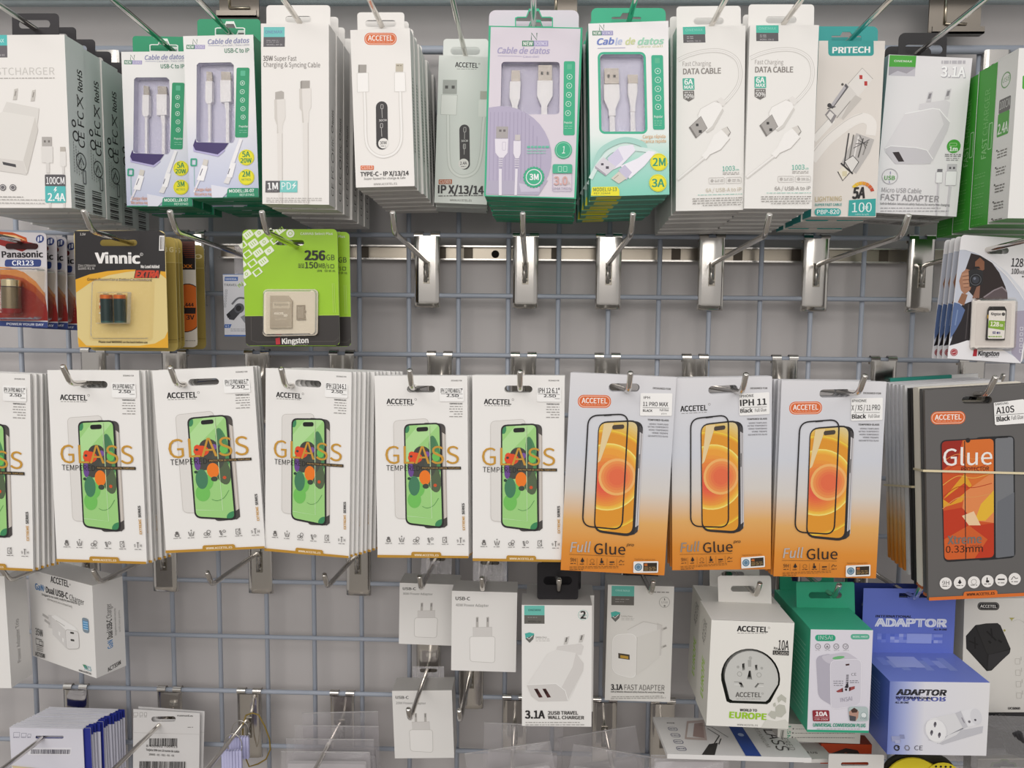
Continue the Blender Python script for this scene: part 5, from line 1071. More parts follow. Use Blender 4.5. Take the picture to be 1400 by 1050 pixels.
A.text('Glue', (768, 448), (975, 443), 72, 'efece8', .004); A.text('PROTECTOR', (845, 472), (962, 468), 17, '5d2a1c', .01); A.text('Xtreme', (790, 780), (935, 774), 36, '77706b', .02); A.text('series', (885, 795), (935, 792), 14, '8f4a32'); A.text('0.33mm', (783, 817), (940, 812), 30, '2b1d18', 0)
for i, (x, y) in enumerate(((783, 948), (843, 945), (903, 943), (961, 938), (1019, 933), (1076, 928))):
    A.circ(x, y, 26, 'ece9e6', 22)
    if i == 0: A.text('9H', (x - 15, y + 6), (x + 15, y + 6), 18, '2a2829', 0)
    elif i == 1: A.poly([(x, y - 16), (x + 8, y), (x, y + 6), (x - 8, y)], '2a2829')
    elif i == 2: A.ring(x, y - 2, 12, 2, '8f8c88', 14)
    elif i == 3: A.rr(x - 7, y - 4, x + 7, y + 6, 3, '2a2829'); A.line([(x - 2, y - 16), (x - 2, y)], 5, '2a2829')
    elif i == 4: A.rect(x - 15, y - 6, x + 15, y, '2a2829')
    else: A.curve([(x - 14, y + 4), (x - 4, y - 10), (x + 4, y - 2), (x + 14, y - 4)], 3, '4a4846')
    A.micro(x - 14, x + 14, (y + 12,), '55524f', 3)
A.poly([(711, 1008), (1152, 986), (1154, 1002), (711, 1024)], 'd8712f'); A.poly([(858, 1003), (860, 988), (866, 983), (996, 976), (1003, 982), (1004, 998)], 'd8712f'); A.text('WWW.ACCETEL.ES', (872, 1001), (992, 995), 11, '3a1d10', .03)
mb.build('sleeve', root)
g, S = sticker(root, AQ, w, h, [(977, 186), (1100, 171), (1108, 178), (1114, 264), (1108, 271), (990, 279), (983, 275)], [('SAMSUNG', (982, 197), (1038, 191), 9, .01, DKs), ('A10S', (988, 232), (1064, 224), 28, .015, DKs), ('Black', (990, 264), (1046, 258), 20, .03, DKs), ('Full Glue', (1052, 257), (1102, 252), 17, -.004, DKs)]); S.line([(984, 238), (1104, 230)], 1.6, '3a3838'); g.build('size_sticker', root)
tag(root, 'dark grey glass pack with orange leaf phone picture and A10S sticker', 'phone glass pack')
AM = root.matrix_world.copy(); AP = at(*full('C5', (690, 135)), .785)
def behind(px, py, Z, col, lab, tk=.0035, roll=0, hs=1.0):
    P = at(px, py, Z)
    r2 = empty('phone_glass_pack', Matrix.Translation(Vector(P) - Vector(AP)) @ AM @ Matrix.Rotation(R(roll), 4, 'Y')); r2['category'] = 'phone glass pack'
    g = MB(); hole = [(A.uv(p)[0] - w / 2, A.uv(p)[1]) for p in rrect(846, 160, 972, 190, 15, 5)]
    mm = {'amber': lambda: glue_grad(w, h), 'grey': lambda: mat('5d5b59'), 'black': lambda: mat('2b2927'), 'cream': lambda: mat('e6dfd0'), 'white': lambda: mat('dddcdb'), 'teal': lambda: mat('dddcdb')}[col]()
    sd = mat('f0e9da') if col == 'cream' else mm
    z0 = h * (1 - hs)
    g.plate([(-w / 2, z0), (w / 2, z0), (w / 2, h), (-w / 2, h)], [hole], 0, tk, mm, side=sd, back=sd)
    if col == 'teal': g.box(-w / 2, w * .2, -.0004, tk, h - .012, h + .0002, mat('2f8f80'))
    if col in ('grey', 'cream'):
        g.box(-w / 2 - .0004, w / 2, -.0003, tk, z0, z0 + .003, mat('b5622c'))
    g.build('sleeve', r2); r2['label'] = lab; r2['group'] = 'mixed glass packs behind the dark grey one'
for i, (px, py, Z, col, lab, hs) in enumerate(((1259.5, 532, .797, 'grey', 'dark grey glass pack right behind the A10S one', 1), (1254.5, 530, .807, 'cream', 'thick cream glass pack under the front rubber band', .985), (1250.5, 531, .818, 'cream', 'thin cream glass pack under the front rubber band', .98),
        (1246.5, 532, .83, 'black', 'black glass pack behind the cream packs', .985), (1242.5, 531, .842, 'black', 'black glass pack second behind the cream packs', .98), (1236, 527, .856, 'white', 'silver-white glass pack first behind the black packs', .98), (1230.5, 526, .868, 'amber', 'amber-ended glass pack first in the rear banded bundle', .975), (1225, 526, .88, 'amber', 'amber-ended glass pack second in the rear banded bundle', .975), (1219.5, 525, .892, 'amber', 'amber-ended glass pack third in the rear banded bundle', .97), (1214.5, 524, .904, 'amber', 'amber-ended glass pack fourth in the rear banded bundle', .97), (1210, 523, .916, 'amber', 'amber-ended glass pack last in the rear banded bundle', .97), (1216, 517.5, .936, 'teal', 'teal-topped glass pack at the back, seen above the grey bundle', .97))):
    behind(px, py, Z, col, lab, .0085 if i == 1 else .005, 0, hs)
def band(name, fl, bl, wd, lab, tilt=0.0):
    """stretched loop: front left and back left corners are places, the right side runs parallel"""
    g = MB(); th = .0006; hh = .0011
    pts = [(fl[0], fl[1]), (fl[0] + wd, fl[1]), (bl[0] + wd, bl[1]), (bl[0], bl[1])]
    o = [(pts[0][0] - th, pts[0][1] - th), (pts[1][0] + th, pts[1][1] - th), (pts[2][0] + th, pts[2][1] + th), (pts[3][0] - th, pts[3][1] + th)]
    zz = [fl[2], fl[2] + tilt, bl[2] + tilt, bl[2]]
    vs = [(x, y, zz[i] + s * hh) for P in (pts, o) for i, (x, y) in enumerate(P) for s in (-1, 1)]
    fs = []
    for i in range(4):
        j = (i + 1) % 4; a, b, c_, d = 2 * i, 2 * j, 8 + 2 * i, 8 + 2 * j
        fs += [(c_, d, d + 1, c_ + 1), (a, a + 1, b + 1, b), (a + 1, c_ + 1, d + 1, b + 1), (a, b, d, c_)]
    g.add(vs, fs, mat('e0d2ae', .55)); return tag(g.build(name), lab, 'rubber band')
band('rubber_band', at(1263.2, 643.5, .7838) + np.array([-.0006, 0, 0]), at(1249.6, 641, .8245), .1125, 'cream rubber band across the front of the dark grey glass pack', -.0012)
band('rubber_band', at(1247.5, 665.5, .8275) + np.array([-.0006, 0, 0]), at(1209, 663, .923), .1125, 'cream rubber band around the rear bundle of amber packs')
# ------------------------------------------------------------------ lower rows
GW = 'e9e7e4'
# adapter trio at the far left (turned a little, its narrow side towards the middle)
q = [(-330, 128), (38, 135), (38, 665), (-330, 668)]
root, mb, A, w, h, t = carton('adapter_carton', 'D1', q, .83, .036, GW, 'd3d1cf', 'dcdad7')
S, H = side_art(mb, w, h, t); S.text('Power Adapter Trio', (52, H * .82), (52, H * .43), 16, '4a4846', 0)
mb.build('carton', root); tag(root, 'white adapter trio carton cut off at the left edge, beside the turned dual charger', 'carton')
tabpart(root, (-220, 60, -60, 140), A, (-190, 85, -90, 110), GW, y=t - .0008, r=10)
# dual charger carton, turned towards the right
q = [(145, 100), (455, 182), (448, 615), (147, 510)]
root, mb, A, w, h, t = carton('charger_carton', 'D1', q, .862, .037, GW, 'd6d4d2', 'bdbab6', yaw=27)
A.text('ACCETEL', (252, 163), (340, 188), 19, '2a2829', .03); A.ring(346, 176, 4, 1.2, '55524f', 10); A.micro(258, 335, (183,), '8f8c88', 0)
A.text('GaN', (175, 197), (216, 207), 18, '3f7fb8', .025); A.text('5', (218, 198), (223, 199), 8, '3f7fb8', .02); A.text('Dual USB-C', (227, 212), (334, 244), 18, '2a2829', .025); A.text('Charger', (340, 247), (410, 275), 18, '33312f', -.003)
A.text('Designed to run cooler, ready for your daily use', (207, 226), (378, 270), 6.5, '4a4846', .01); A.text('with two ports and a compact body', (232, 248), (352, 286), 6.5, '8f8c88')
A.poly([(232, 318), (250, 322), (252, 385), (232, 378)], 'd3d1cf'); A.line([(234, 335), (206, 316)], 8, 'b5b2af'); A.line([(240, 362), (214, 342)], 8, 'b5b2af')
A.poly([(248, 325), (270, 318), (362, 378), (375, 395), (315, 395), (250, 360)], 'f0efed'); A.poly([(248, 325), (315, 390), (314, 478), (250, 410)], 'd8d6d4'); A.poly(rrq((313, 386), (376, 398), (376, 478), (314, 480), 16), 'e3e1df'); A.line(rrq((313, 386), (376, 398), (376, 478), (314, 480), 16), 2, 'bdbab7', True)
for y in (403, 437): A.poly(rrq((336, y - 5), (354, y - 2), (354, y + 7), (336, y + 4), 3), '3a3836')
A.line([(270, 345), (312, 372)], 2, 'b5b2af'); A.poly([(280, 395), (288, 402), (286, 420), (280, 412)], 'f0efed'); A.poly([(296, 425), (304, 432), (302, 450), (296, 442)], 'f0efed')
A.poly(rrq((397, 330), (428, 338), (428, 408), (398, 400), 13), '7f8f9c'); A.poly([(400, 345), (425, 351), (425, 392), (400, 386)], '4f8fc0')
for k in range(4): A.line([(402, 352 + k * 11), (424, 357 + k * 11)], 2.5, 'a9cbe4')
A.text('35W', (168, 411), (203, 421), 20, '2a2829', .005); A.line([(168, 428), (196, 436), (196, 462), (168, 455)], 2.5, '55524f', True); A.line([(184, 440), (202, 445), (202, 466), (184, 462)], 2.5, '55524f', True)
for k in range(3): A.line([(170, 465 + k * 8), (200, 474 + k * 8)], 2, '8f8c88')
A.text('AC735W', (162, 508), (208, 521), 12, '3a3836', .02); A.poly([(388, 550), (402, 553), (412, 572), (396, 566)], '3f8a5c'); A.text('ACCS', (396, 574), (428, 582), 13, '6fa9b8', .01); A.text('www.accetel.es', (368, 580), (426, 598), 7, '4a4846', .02)
S, H = side_art(mb, w, h, t); S.text('GaN', (58, H * .74), (58, H * .65), 17, '3f7fb8', .02); S.text('Dual USB-C', (58, H * .63), (58, H * .42), 17, '2a2829', .025); S.text('Charger', (58, H * .405), (58, H * .25), 17, '33312f'); S.text('Designed to run cooler every day', (72, H * .62), (72, H * .32), 6, '6b6866'); S.text('with two ports', (86, H * .6), (86, H * .36), 6, '8f8c88'); S.text('AC735W', (38, H * .985), (84, H * .955), 13, '3a3836', .02)
mb.build('carton', root); tag(root, 'turned white dual USB-C charger carton with a drawn two-port plug', 'carton')
tabpart(root, (250, 60, 390, 190), A, (270, 100, 370, 120), GW, y=t - .0008, r=10)
# three plain adapter cartons
def plain(q, Z, t, watt, lab, zz, pin='8a8784'):
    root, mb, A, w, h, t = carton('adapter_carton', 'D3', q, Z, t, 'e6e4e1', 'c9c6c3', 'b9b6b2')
    (x0, y0), (x1, _), _, (_, y1) = q
    W_, H_ = x1 - x0, y1 - y0; X = lambda u: x0 + u * W_; Y = lambda v: y0 + v * H_
    A.text('USB-C', (X(.055), Y(.115)), (X(.275), Y(.118)), .042 * H_, '3a3836', .02); A.text(watt + ' Power Adapter', (X(.06), Y(.195)), (X(.56), Y(.2)), .035 * H_, '5d5a57', 0)
    cx = .47
    for u in (-.085, .075): A.poly(rrq((X(cx + u - .02), Y(.33)), (X(cx + u + .02), Y(.325)), (X(cx + u + .02), Y(.46)), (X(cx + u - .02), Y(.46)), 3), 'b9b5b1'); A.line([(X(cx + u), Y(.34)), (X(cx + u), Y(.39))], .018 * W_, pin)
    A.poly([(X(cx - .15), Y(.46)), (X(cx + .14), Y(.455)), (X(cx + .145), Y(.6)), (X(cx - .145), Y(.6))], 'd5d2cf'); A.line([(X(cx - .15), Y(.46)), (X(cx + .14), Y(.455)), (X(cx + .145), Y(.6)), (X(cx - .145), Y(.6))], 1.6, 'bdbab6', True)
    bq = rrq((X(cx - .2), Y(.575)), (X(cx + .19), Y(.575)), (X(cx + .185), Y(.91)), (X(cx - .19), Y(.89)), 14); A.poly(bq, 'ebe9e6'); A.line(bq, 2.2, 'c6c3bf', True)
    mb.build('carton', root)
    g = MB(); f = lambda p: (A.uv(p)[0] - w / 2, A.uv(p)[1])
    zt = zz * A.sc
    g.plate([f((X(.28), y0 - zz)), (f((X(.82), y0 - zz))), f((X(.82), y0 + 2)), f((X(.28), y0 + 2))][::-1], [[f(p) for p in rrect(X(.4), y0 - zz + 10, X(.7), y0 - zz + 28, 9)]], t - .0012, t - .0008, POLY); g.build('hang_tab', root)
    tag(root, lab, 'carton')
plain([(805, 231), (1108, 236), (1103, 608), (803, 596)], .85, .036, '40W', 'white 40W adapter carton, larger and brighter than its neighbours', 105)
plain([(558, 194), (832, 200), (836, 487), (566, 473)], .90, .036, '30W', 'shaded 30W adapter carton half hidden by the larger one', 90)
plain([(533, 693), (810, 690), (812, 1003), (537, 1006)], .93, .036, '20W', 'white 20W adapter carton behind a hook near the bottom', 55)
# two-port wall charger
q = [(397, 270), (730, 272), (733, 853), (397, 848)]
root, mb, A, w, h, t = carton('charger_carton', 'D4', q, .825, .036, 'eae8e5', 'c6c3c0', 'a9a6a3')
A.rect(409, 273, 505, 318, '6cbfb2'); A.text('ONEMAX', (428, 298), (488, 298), 9, '3a6a66', .02); A.rect(409, 318, 505, 358, '66645f'); A.text('MODEL: Q3', (428, 350), (488, 351), 7, '3a3836', .02); A.micro(425, 470, (328,), '9a9894', 3)
A.ring(688, 316, 24, 2.2, '9fc9c0', 24); A.text('2', (675, 333), (701, 333), 36, '33312f', .03); A.text('USB', (672, 322), (704, 322), 9, '6f9a92', 0)
def shield(A, x, y, s=1):
    A.poly([(x - 22 * s, y - 18 * s), (x, y - 24 * s), (x + 22 * s, y - 18 * s), (x + 18 * s, y + 8 * s), (x, y + 26 * s), (x - 18 * s, y + 8 * s)], '4fb0a4'); A.poly([(x - 20 * s, y + 6 * s), (x + 22 * s, y - 12 * s), (x + 18 * s, y + 8 * s), (x, y + 26 * s)], '6a6a66'); A.line([(x - 12 * s, y), (x - 2 * s, y + 8 * s), (x + 14 * s, y - 8 * s)], 3, 'eae8e5')
shield(A, 434, 422); A.text('Safety First', (462, 424), (516, 425), 7, '77746f'); A.micro(463, 530, (430, 438), 'b5b2ae', 2)
for x, y in ((612, 422), (684, 412)): A.poly([(x - 10, y), (x + 12, y - 6), (x + 2, y + 32), (x - 16, y + 34)], 'c9c6c2'); A.line([(x, y), (x - 6, y + 22)], 6, '6b6865')
A.poly([(560, 486), (566, 464), (678, 450), (692, 464), (680, 505)], 'd9d6d3'); A.poly([(420, 650), (520, 498), (560, 480), (655, 495), (692, 545), (690, 580), (620, 725), (480, 728), (440, 690)], 'e4e2df'); A.poly([(655, 495), (692, 545), (690, 580), (615, 725), (585, 665), (640, 560)], 'd6d3d0'); A.poly([(420, 648), (560, 642), (605, 676), (620, 725), (478, 728), (442, 702)], 'd3d0cd'); A.line([(420, 648), (560, 642), (605, 676), (618, 722)], 2.5, 'f4f3f1')
for x in (455, 495): A.poly([(x, 667), (x + 17, 666), (x + 42, 708), (x + 24, 710)], '4a2a2a'); A.poly([(x + 4, 670), (x + 14, 670), (x + 26, 690), (x + 16, 692)], '2a1818')
A.text('3.1A', (412, 810), (508, 810), 38, '2a2829', .03); A.text('2USB TRAVEL', (522, 792), (668, 792), 17, '4a4846', .025); A.text('WALL CHARGER', (522, 813), (697, 815), 16, '4a4846', .025); A.micro(414, 676, (830,), '8f8c88', 3); A.micro(414, 698, (841,), '8f8c88', 3)
mb.build('carton', root)
g = MB(); f = lambda p: (A.uv(p)[0] - w / 2, A.uv(p)[1])
g.plate([f(p) for p in rrect(470, 95, 668, 268, 12)], [[f(p) for p in rrect(500, 160, 638, 200, 20)]], t * .45, t * .45 + .0009, mat('232124', .3)); g.build('hang_tab', root)
stack(root, 2, .038, 'white two-port wall charger carton with a black hang tab', 'two-port wall charger cartons', dx=.0035)
# fast adapter
q = [(805, 176), (1118, 178), (1115, 738), (798, 722)]
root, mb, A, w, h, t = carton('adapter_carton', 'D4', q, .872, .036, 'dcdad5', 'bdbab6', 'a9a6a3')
A.rect(822, 180, 928, 228, '62b3a5'); A.text('ONEMAX', (840, 205), (908, 207), 9, 'a9d9d0', .01); A.rect(822, 228, 928, 270, '66645f'); A.micro(840, 905, (242,), '9a9894', 3); A.micro(840, 880, (254,), '9a9894', 3)
A.micro(1012, 1098, (206,), '8f8c88', 5); A.ring(1073, 253, 26, 2.2, 'a3a09b', 24); A.text('USB', (1058, 258), (1088, 258), 10, 'a3a09b'); A.line([(1072, 234), (1074, 244)], 4, '6b6865'); A.circ(1074, 270, 5, '8f8c88', 8)
shield(A, 842, 322); A.text('Safety First', (868, 324), (922, 325), 7, '9a9792'); A.micro(870, 930, (331, 338), 'b5b2ae', 2)
A.poly([(900, 385), (975, 345), (1065, 362), (1062, 500), (930, 620), (905, 600)], 'dddbd7'); A.poly([(1040, 350), (1066, 362), (1064, 505), (1040, 520)], 'cfccc8')
for y in (372, 458): A.line([(1062, y + 12), (1088, y)], 12, 'c3c0bb'); A.line([(1072, y + 8), (1086, y + 2)], 6, '8f8c88')
A.poly(rrq((830, 408), (944, 402), (944, 622), (830, 590), 40), 'e3e1dd'); A.line(rrq((830, 408), (944, 402), (944, 622), (830, 590), 40), 2.6, 'f3f2ef', True); A.poly([(944, 420), (1055, 380), (1055, 520), (944, 605)], 'd8d6d1'); A.line([(946, 420), (946, 600)], 3, 'c3c0bb'); A.line([(900, 385), (975, 345), (1065, 362)], 2.5, 'c3c0bb')
A.poly([(858, 495), (912, 503), (913, 528), (859, 520)], '4a4238'); A.poly([(868, 505), (906, 511), (906, 524), (868, 518)], 'b8923c')
A.text('3.1A', (826, 671), (882, 672), 26, '2a2829', .03); A.text('FAST ADAPTER', (890, 673), (1085, 679), 27, '6b6865', 0); A.text('Safe & Reliable: Advanced safety features for worry-free charging', (826, 684), (1084, 692), 8, '3a3836', .01); A.micro(830, 1075, (706,), '8f8c88', 2.6); A.micro(826, 1092, (714,), '8f8c88', 2.6)
mb.build('carton', root)
tabpart(root, (880, 118, 1050, 182), A, (905, 135, 1030, 158), mat('232124', .3), y=t - .001, r=10)
tag(root, 'greyish white fast adapter carton beside the Europe plug carton', 'carton')
# world to Europe plug carton
q = [(437, 292), (862, 305), (802, 850), (382, 830)]
root, mb, A, w, h, t = carton('adaptor_carton', 'D5', q, .80, .056, None, 'dcdad4', 'e6e4df', left='d3d1c8', open_front=True)
dome = [(622 + 152 * math.cos(R(a)), 588 - 150 * math.sin(R(a))) for a in range(-14, 195, 11)] + [(492, 708), (510, 717), (700, 724), (718, 712)]
f = lambda p: (A.uv(p)[0] - w / 2, A.uv(p)[1])
mb.plate([(-w / 2, 0), (w / 2, 0), (w / 2, h), (-w / 2, h)], [[f(p) for p in dome]], 0, .0006, mat('e9e7e1'))
A.text('ACCETEL', (563, 349), (722, 354), 28, '2a2829', .035); A.ring(729, 331, 5.5, 1.3, '55524f', 12); A.micro(566, 718, (359,), '8f8c88', 3)
A.text('Max', (748, 441), (768, 442), 14, '2a2829', .01); A.text('10A', (769, 443), (824, 446), 52, '2a2829', .012); A.poly([(743, 446), (826, 449), (824, 472), (741, 468)], '2a2829'); A.text('UC06D', (747, 466), (820, 469), 16, 'b9b6af', .012)
A.text('WORLD TO', (557, 757), (645, 760), 13, '2a2829', .03); A.text('EUROPE', (500, 790), (692, 802), 32, '9ccb2c', .035); A.text('WWW.ACCETEL.ES', (539, 830), (645, 835), 9, '6b6865')
mp = 'bdbdb2'
for P_ in ([(700, 775), (718, 755), (740, 760), (742, 735), (762, 722), (790, 728), (796, 765), (770, 790), (742, 785), (736, 800), (718, 792)], [(752, 690), (775, 670), (800, 690), (796, 715), (775, 700), (758, 715)], [(730, 720), (742, 712), (744, 730), (732, 735)]): A.poly(P_, mp)
A.poly([(660, 845), (690, 800), (740, 810), (790, 800), (806, 820), (801, 852)], 'd6d5cd')
S, H = side_art(mb, w, h, t, False); S.text('EUROPE', (62, H * .84), (62, H * .46), 22, '9ccb2c', .02); S.text('ACCETEL', (52, H * .34), (66, H * .1), 22, '4a4846'); S.ring(45, H * .2, 20, 2, 'b5b3aa')
cb = mb.build('carton', root)
g = MB(); g.plate([f(p) for p in dome], [], .0085, .0085, mat('1f221d', .7)); dd = [f(p) for p in dome]
g.add([(x, .0006, z) for x, z in dd] + [(x, .0085, z) for x, z in dd], [(i, (i + 1) % len(dd), len(dd) + (i + 1) % len(dd), len(dd) + i) for i in range(len(dd))], mat('2c2f28', .6)); g.build('window_recess', root)
pl = [(625 + 140 * math.cos(R(a)), 592 - 138 * math.sin(R(a))) for a in range(-14, 195, 11)] + [(505, 700), (520, 708), (692, 714), (708, 702)]
pl = [(622 + (x - 622) * .985 + 4, y) for x, y in pl]
holes = [[(584, 520), (597, 516), (597, 552), (584, 556)], [(650, 526), (662, 524), (662, 552), (650, 555)], [(617, 555), (612, 575), (604, 598), (632, 602), (628, 575), (627, 555)], [(560, 612), (574, 612), (588, 640), (572, 642)], [(640, 640), (660, 618), (668, 622), (650, 644)], [(614, 500), (632, 500), (630, 535), (614, 535)]]
g = MB(); g.plate([f(p) for p in pl], [[f(p) for p in hh] for hh in holes[:5]], .002, .0084, mat('c9c9c5', .35)); g.plate([f(p) for p in pl], [], .0083, .0084, mat('1f1e1d'))
As = Art(g, q, w, h, o=(-w / 2, .002, 0)); As.poly(holes[5], 'a9a9a5'); As.circ(628, 490, 9, 'b0b0ac'); As.ring(568, 572, 13, 3, 'a3a39f', 14); As.ring(668, 577, 13, 3, 'a3a39f', 14); As.circ(562, 536, 7, 'a9a9a5'); As.circ(684, 542, 7, 'a9a9a5'); As.line([(538, 612), (576, 614)], 5, 'a3a39f'); As.line([(664, 620), (690, 622)], 5, 'a3a39f'); As.line([(538, 626), (570, 628)], 4, 'dcdcd8'); As.line([(660, 634), (688, 636)], 4, 'dcdcd8')
As.text('ACCETEL', (541, 689), (673, 691), 25, '5d5b58', .02); As.ring(681, 672, 5, 1.2, '77746f', 12); As.micro(545, 668, (700,), '8f8c88', 2)
g.build('plug_adaptor', root)
tabpart(root, (455, 64, 728, 300), A, (522, 116, 645, 146), 'e3e1dc', y=t - .0008, r=14)
stack(root, 2, .058, 'white Europe plug carton with an arched window', 'Europe plug cartons', ('carton', 'hang_tab'), dx=.002)
# green conversion plug carton
q = [(122, 340), (445, 345), (385, 870), (73, 865)]
root, mb, A, w, h, t = carton('adaptor_carton', 'D6', q, .795, .064, 'dedbe4', '37a581', '3fb08c', left='37a581', bottom='37a581')
A.poly([(73, 853), (386, 858), (385, 870), (73, 866)], '2fa37e'); A.line([(122, 341), (445, 346)], 3, 'e9e7ee')
A.rr(142, 367, 248, 401, 16, '2fa37e'); A.text('INSAI', (160, 396), (232, 396), 22, '1f5f4a', 0); A.text('INSAI', (159, 393), (231, 393), 22, 'b9dccf', -.005); A.rr(327, 364, 424, 392, 13, '5fb096'); A.text('MODEL: HN019', (338, 382), (414, 382), 9, 'dcefe8', .01)
for i, x in enumerate((154, 202, 249, 297)): A.ring(x, 428, 15, 3.5, '8a878c', 20); (A.line([(x - 6, 424), (x + 2, 434), (x + 6, 422)], 3, '8a878c') if i != 1 else A.poly([(x - 8, 434), (x, 420), (x + 8, 434)], '8a878c')); A.micro(x - 14, x + 14, (448,), 'a9a6ab', 2.4)
A.poly(rrq((140, 480), (225, 462), (225, 742), (140, 690), 30), 'b5b1be'); A.poly(rrq((160, 478), (300, 455), (372, 505), (200, 520), 26), 'c9c5d0'); bq = rrq((212, 500), (374, 492), (354, 728), (200, 752), 34); A.poly(bq, 'd3d0da'); A.line(bq, 2.4, 'ebe9f0', True)
A.ell(256, 486, 32, 8, '6fb57a', 18, -8); A.poly([(290, 519), (310, 517), (310, 525), (291, 528)], '4a2f2f'); A.text('CE', (316, 580), (342, 578), 15, '6b6870', 0)
for y in range(574, 640, 9): A.rect(290 - (y - 574) * .12, y, 303 - (y - 574) * .12, y + 5, '55525a')
A.poly([(276, 640), (296, 610), (298, 636), (290, 640)], '2f2c33'); A.circ(284, 650, 6, '2f2c33'); A.poly([(232, 658), (268, 640), (268, 662), (240, 664)], '9a4a4a'); A.poly([(298, 658), (300, 638), (330, 632), (328, 646)], '9a4a4a'); A.poly([(262, 646), (268, 640), (268, 662), (262, 662)], '4a2022'); A.poly([(298, 658), (300, 638), (308, 637), (306, 656)], '4a2022')
A.micro(222, 272, (606, 617, 628), '77747d', 3); A.micro(306, 352, (604, 613), '77747d', 3); A.text('INSAI', (252, 712), (312, 704), 22, 'a39fac', -.005)
A.rr(105, 754, 190, 810, 6, '8f2a35'); A.text('10A', (118, 782), (180, 783), 22, 'f1e9ea', .03); A.line([(110, 788), (186, 789)], 1.6, 'd9b9bc'); A.text('110-250V', (112, 803), (182, 804), 10, 'e3c9cc', .01)
A.text('UNIVERSAL CONVERSION PLUG', (103, 836), (370, 839), 18, '2a9a7c', .025, .15); A.micro(122, 348, (848,), '9a97a0', 2.5)
A.rr(289, 735, 388, 808, 14, 'b5c4c3'); A.poly([(290, 760), (320, 742), (340, 760), (335, 790), (322, 807), (292, 806)], 'b58f80'); A.poly([(300, 752), (318, 740), (336, 752), (330, 764), (306, 766)], '4a3630'); A.poly([(290, 778), (325, 785), (320, 808), (292, 806)], '4f4f55'); A.circ(364, 778, 16, 'dfe6e6', 14); A.ring(364, 778, 16, 3, '8fa3a3', 14); A.text('USB', (345, 798), (378, 800), 12, '7f8f92')
S, H = side_art(mb, w, h, t, False)
for k in range(14): S.line([(25, H * (.2 + k * .052)), (80, H * (.205 + k * .052))], 2, '7fc2aa')
mb.build('carton', root)
tabpart(root, (32, 97, 330, 342), A, (96, 148, 266, 180), '37a581', y=t - .0008, r=10)
stack(root, 2, .066, 'green and white conversion plug carton', 'conversion plug cartons', ('carton', 'hang_tab'), dx=.002)
# blue adaptor carton with tall header
q = [(540, 607), (1055, 612), (978, 988), (470, 978)]
m_, w, h = pose('D6', q, .785)
fr = mgrad('blue_fade', 'X', -w / 2, w / 2, [(0, '6f7fc0'), (.16, 'a9b2dc'), (.36, 'dedee6'), (1, 'e3e2e4')])
root, mb, A, w, h, t = carton('adaptor_carton', 'D6', q, .785, .072, fr, 'd9d9e0', '7080cc', left='4a5cab', bottom='c9c9d2')
A.text('ADAPTOR', (560, 676), (820, 679), 30, '1d1c22', .04, .15); A.text('ADAPTOR', (556, 684), (816, 687), 22, '5a63a8', .03, 0, True); A.text('INTERNATIONAL', (556, 695), (745, 698), 12, '1d1c22', .03, .15); A.text('ALL IN ONE', (549, 719), (620, 720), 10, '2a2a38', .03, .15)
A.poly([(690, 905), (850, 860), (985, 835), (975, 870), (760, 930)], 'c3c3c9'); A.poly([(730, 793), (800, 778), (850, 768), (880, 842), (840, 880), (735, 925)], 'dddde0'); A.poly([(800, 880), (880, 850), (880, 842), (740, 908), (735, 925)], '8f8f97'); A.ell(737, 857, 52, 64, 'ebebed', 26); A.ring(737, 857, 60, 2, 'cfcfd4', 26)
for dx, dy in ((0, -32), (-24, 10), (14, 22)): A.ell(738 + dx, 857 + dy, 7, 13, '55525a', 12, 20); A.ell(736 + dx, 866 + dy, 4, 8, '77747d', 10, 20)
A.poly([(850, 768), (880, 758), (905, 838), (880, 848)], 'c6c6cc'); A.poly([(880, 756), (950, 742), (985, 790), (960, 826), (905, 840)], 'e4e4e8'); A.ell(955, 786, 30, 42, 'd8d8dd', 22); A.circ(948, 803, 6, '55525a', 10); A.circ(916, 812, 7, '6b6870', 10); A.line([(880, 790), (890, 818)], 5, '8f8c95')
A.poly([(505, 885), (550, 885), (550, 915), (505, 912)], '9aa0c4'); A.rect(548, 878, 572, 898, '8a90b5'); A.rect(520, 905, 545, 922, 'a9aecd')
A.ring(524, 945, 15, 6, '2a2829', 16); A.poly([(530, 930), (542, 938), (528, 948)], '2a2829'); A.ring(577, 945, 15, 5, '77747d', 6); A.text('CE', (612, 956), (654, 957), 24, '55525a', -.01)
S, H = side_art(mb, w, h, t, False)
for k in range(12): S.line([(20, H * (.16 + k * .045)), (70, H * (.165 + k * .045))], 1.6, '7f8fd0')
S.rr(12, H * .68, 45, H * .9, 4, '55679f')
T_ = Art(mb, [(0, 0), (100, 0), (100, 60), (0, 60)], w, t, (-w / 2, 0, h), (1, 0, 0), (0, 1, 0), (0, 0, 1))
for k in range(9): T_.rect(10 + k * 8, 12 + (k % 2) * 6, 18 + k * 8, 28 + (k % 3) * 5, ('7f8fd8', '93a0dd', '8594d2')[k % 3])
T_.rect(22, 10, 52, 32, 'a3aee3')
mb.build('carton', root)
g = MB(); zt = h
HW, HH = w, .0745
ho = [(HW * .08 - .02, HH * .86), (HW * .08 + .02, HH * .86), (HW * .08 + .02, HH * .93), (HW * .08 - .02, HH * .93)]
g.plate([(-HW / 2, 0), (HW / 2, 0), (HW / 2, HH), (-HW / 2, HH)], [ho], 0, .0008, mat('6374c6'))
hs = [(437, 80), (905, 80), (905, 447), (437, 447)]
Ah = Art(g, hs, HW, HH, o=(-HW / 2, 0, 0))
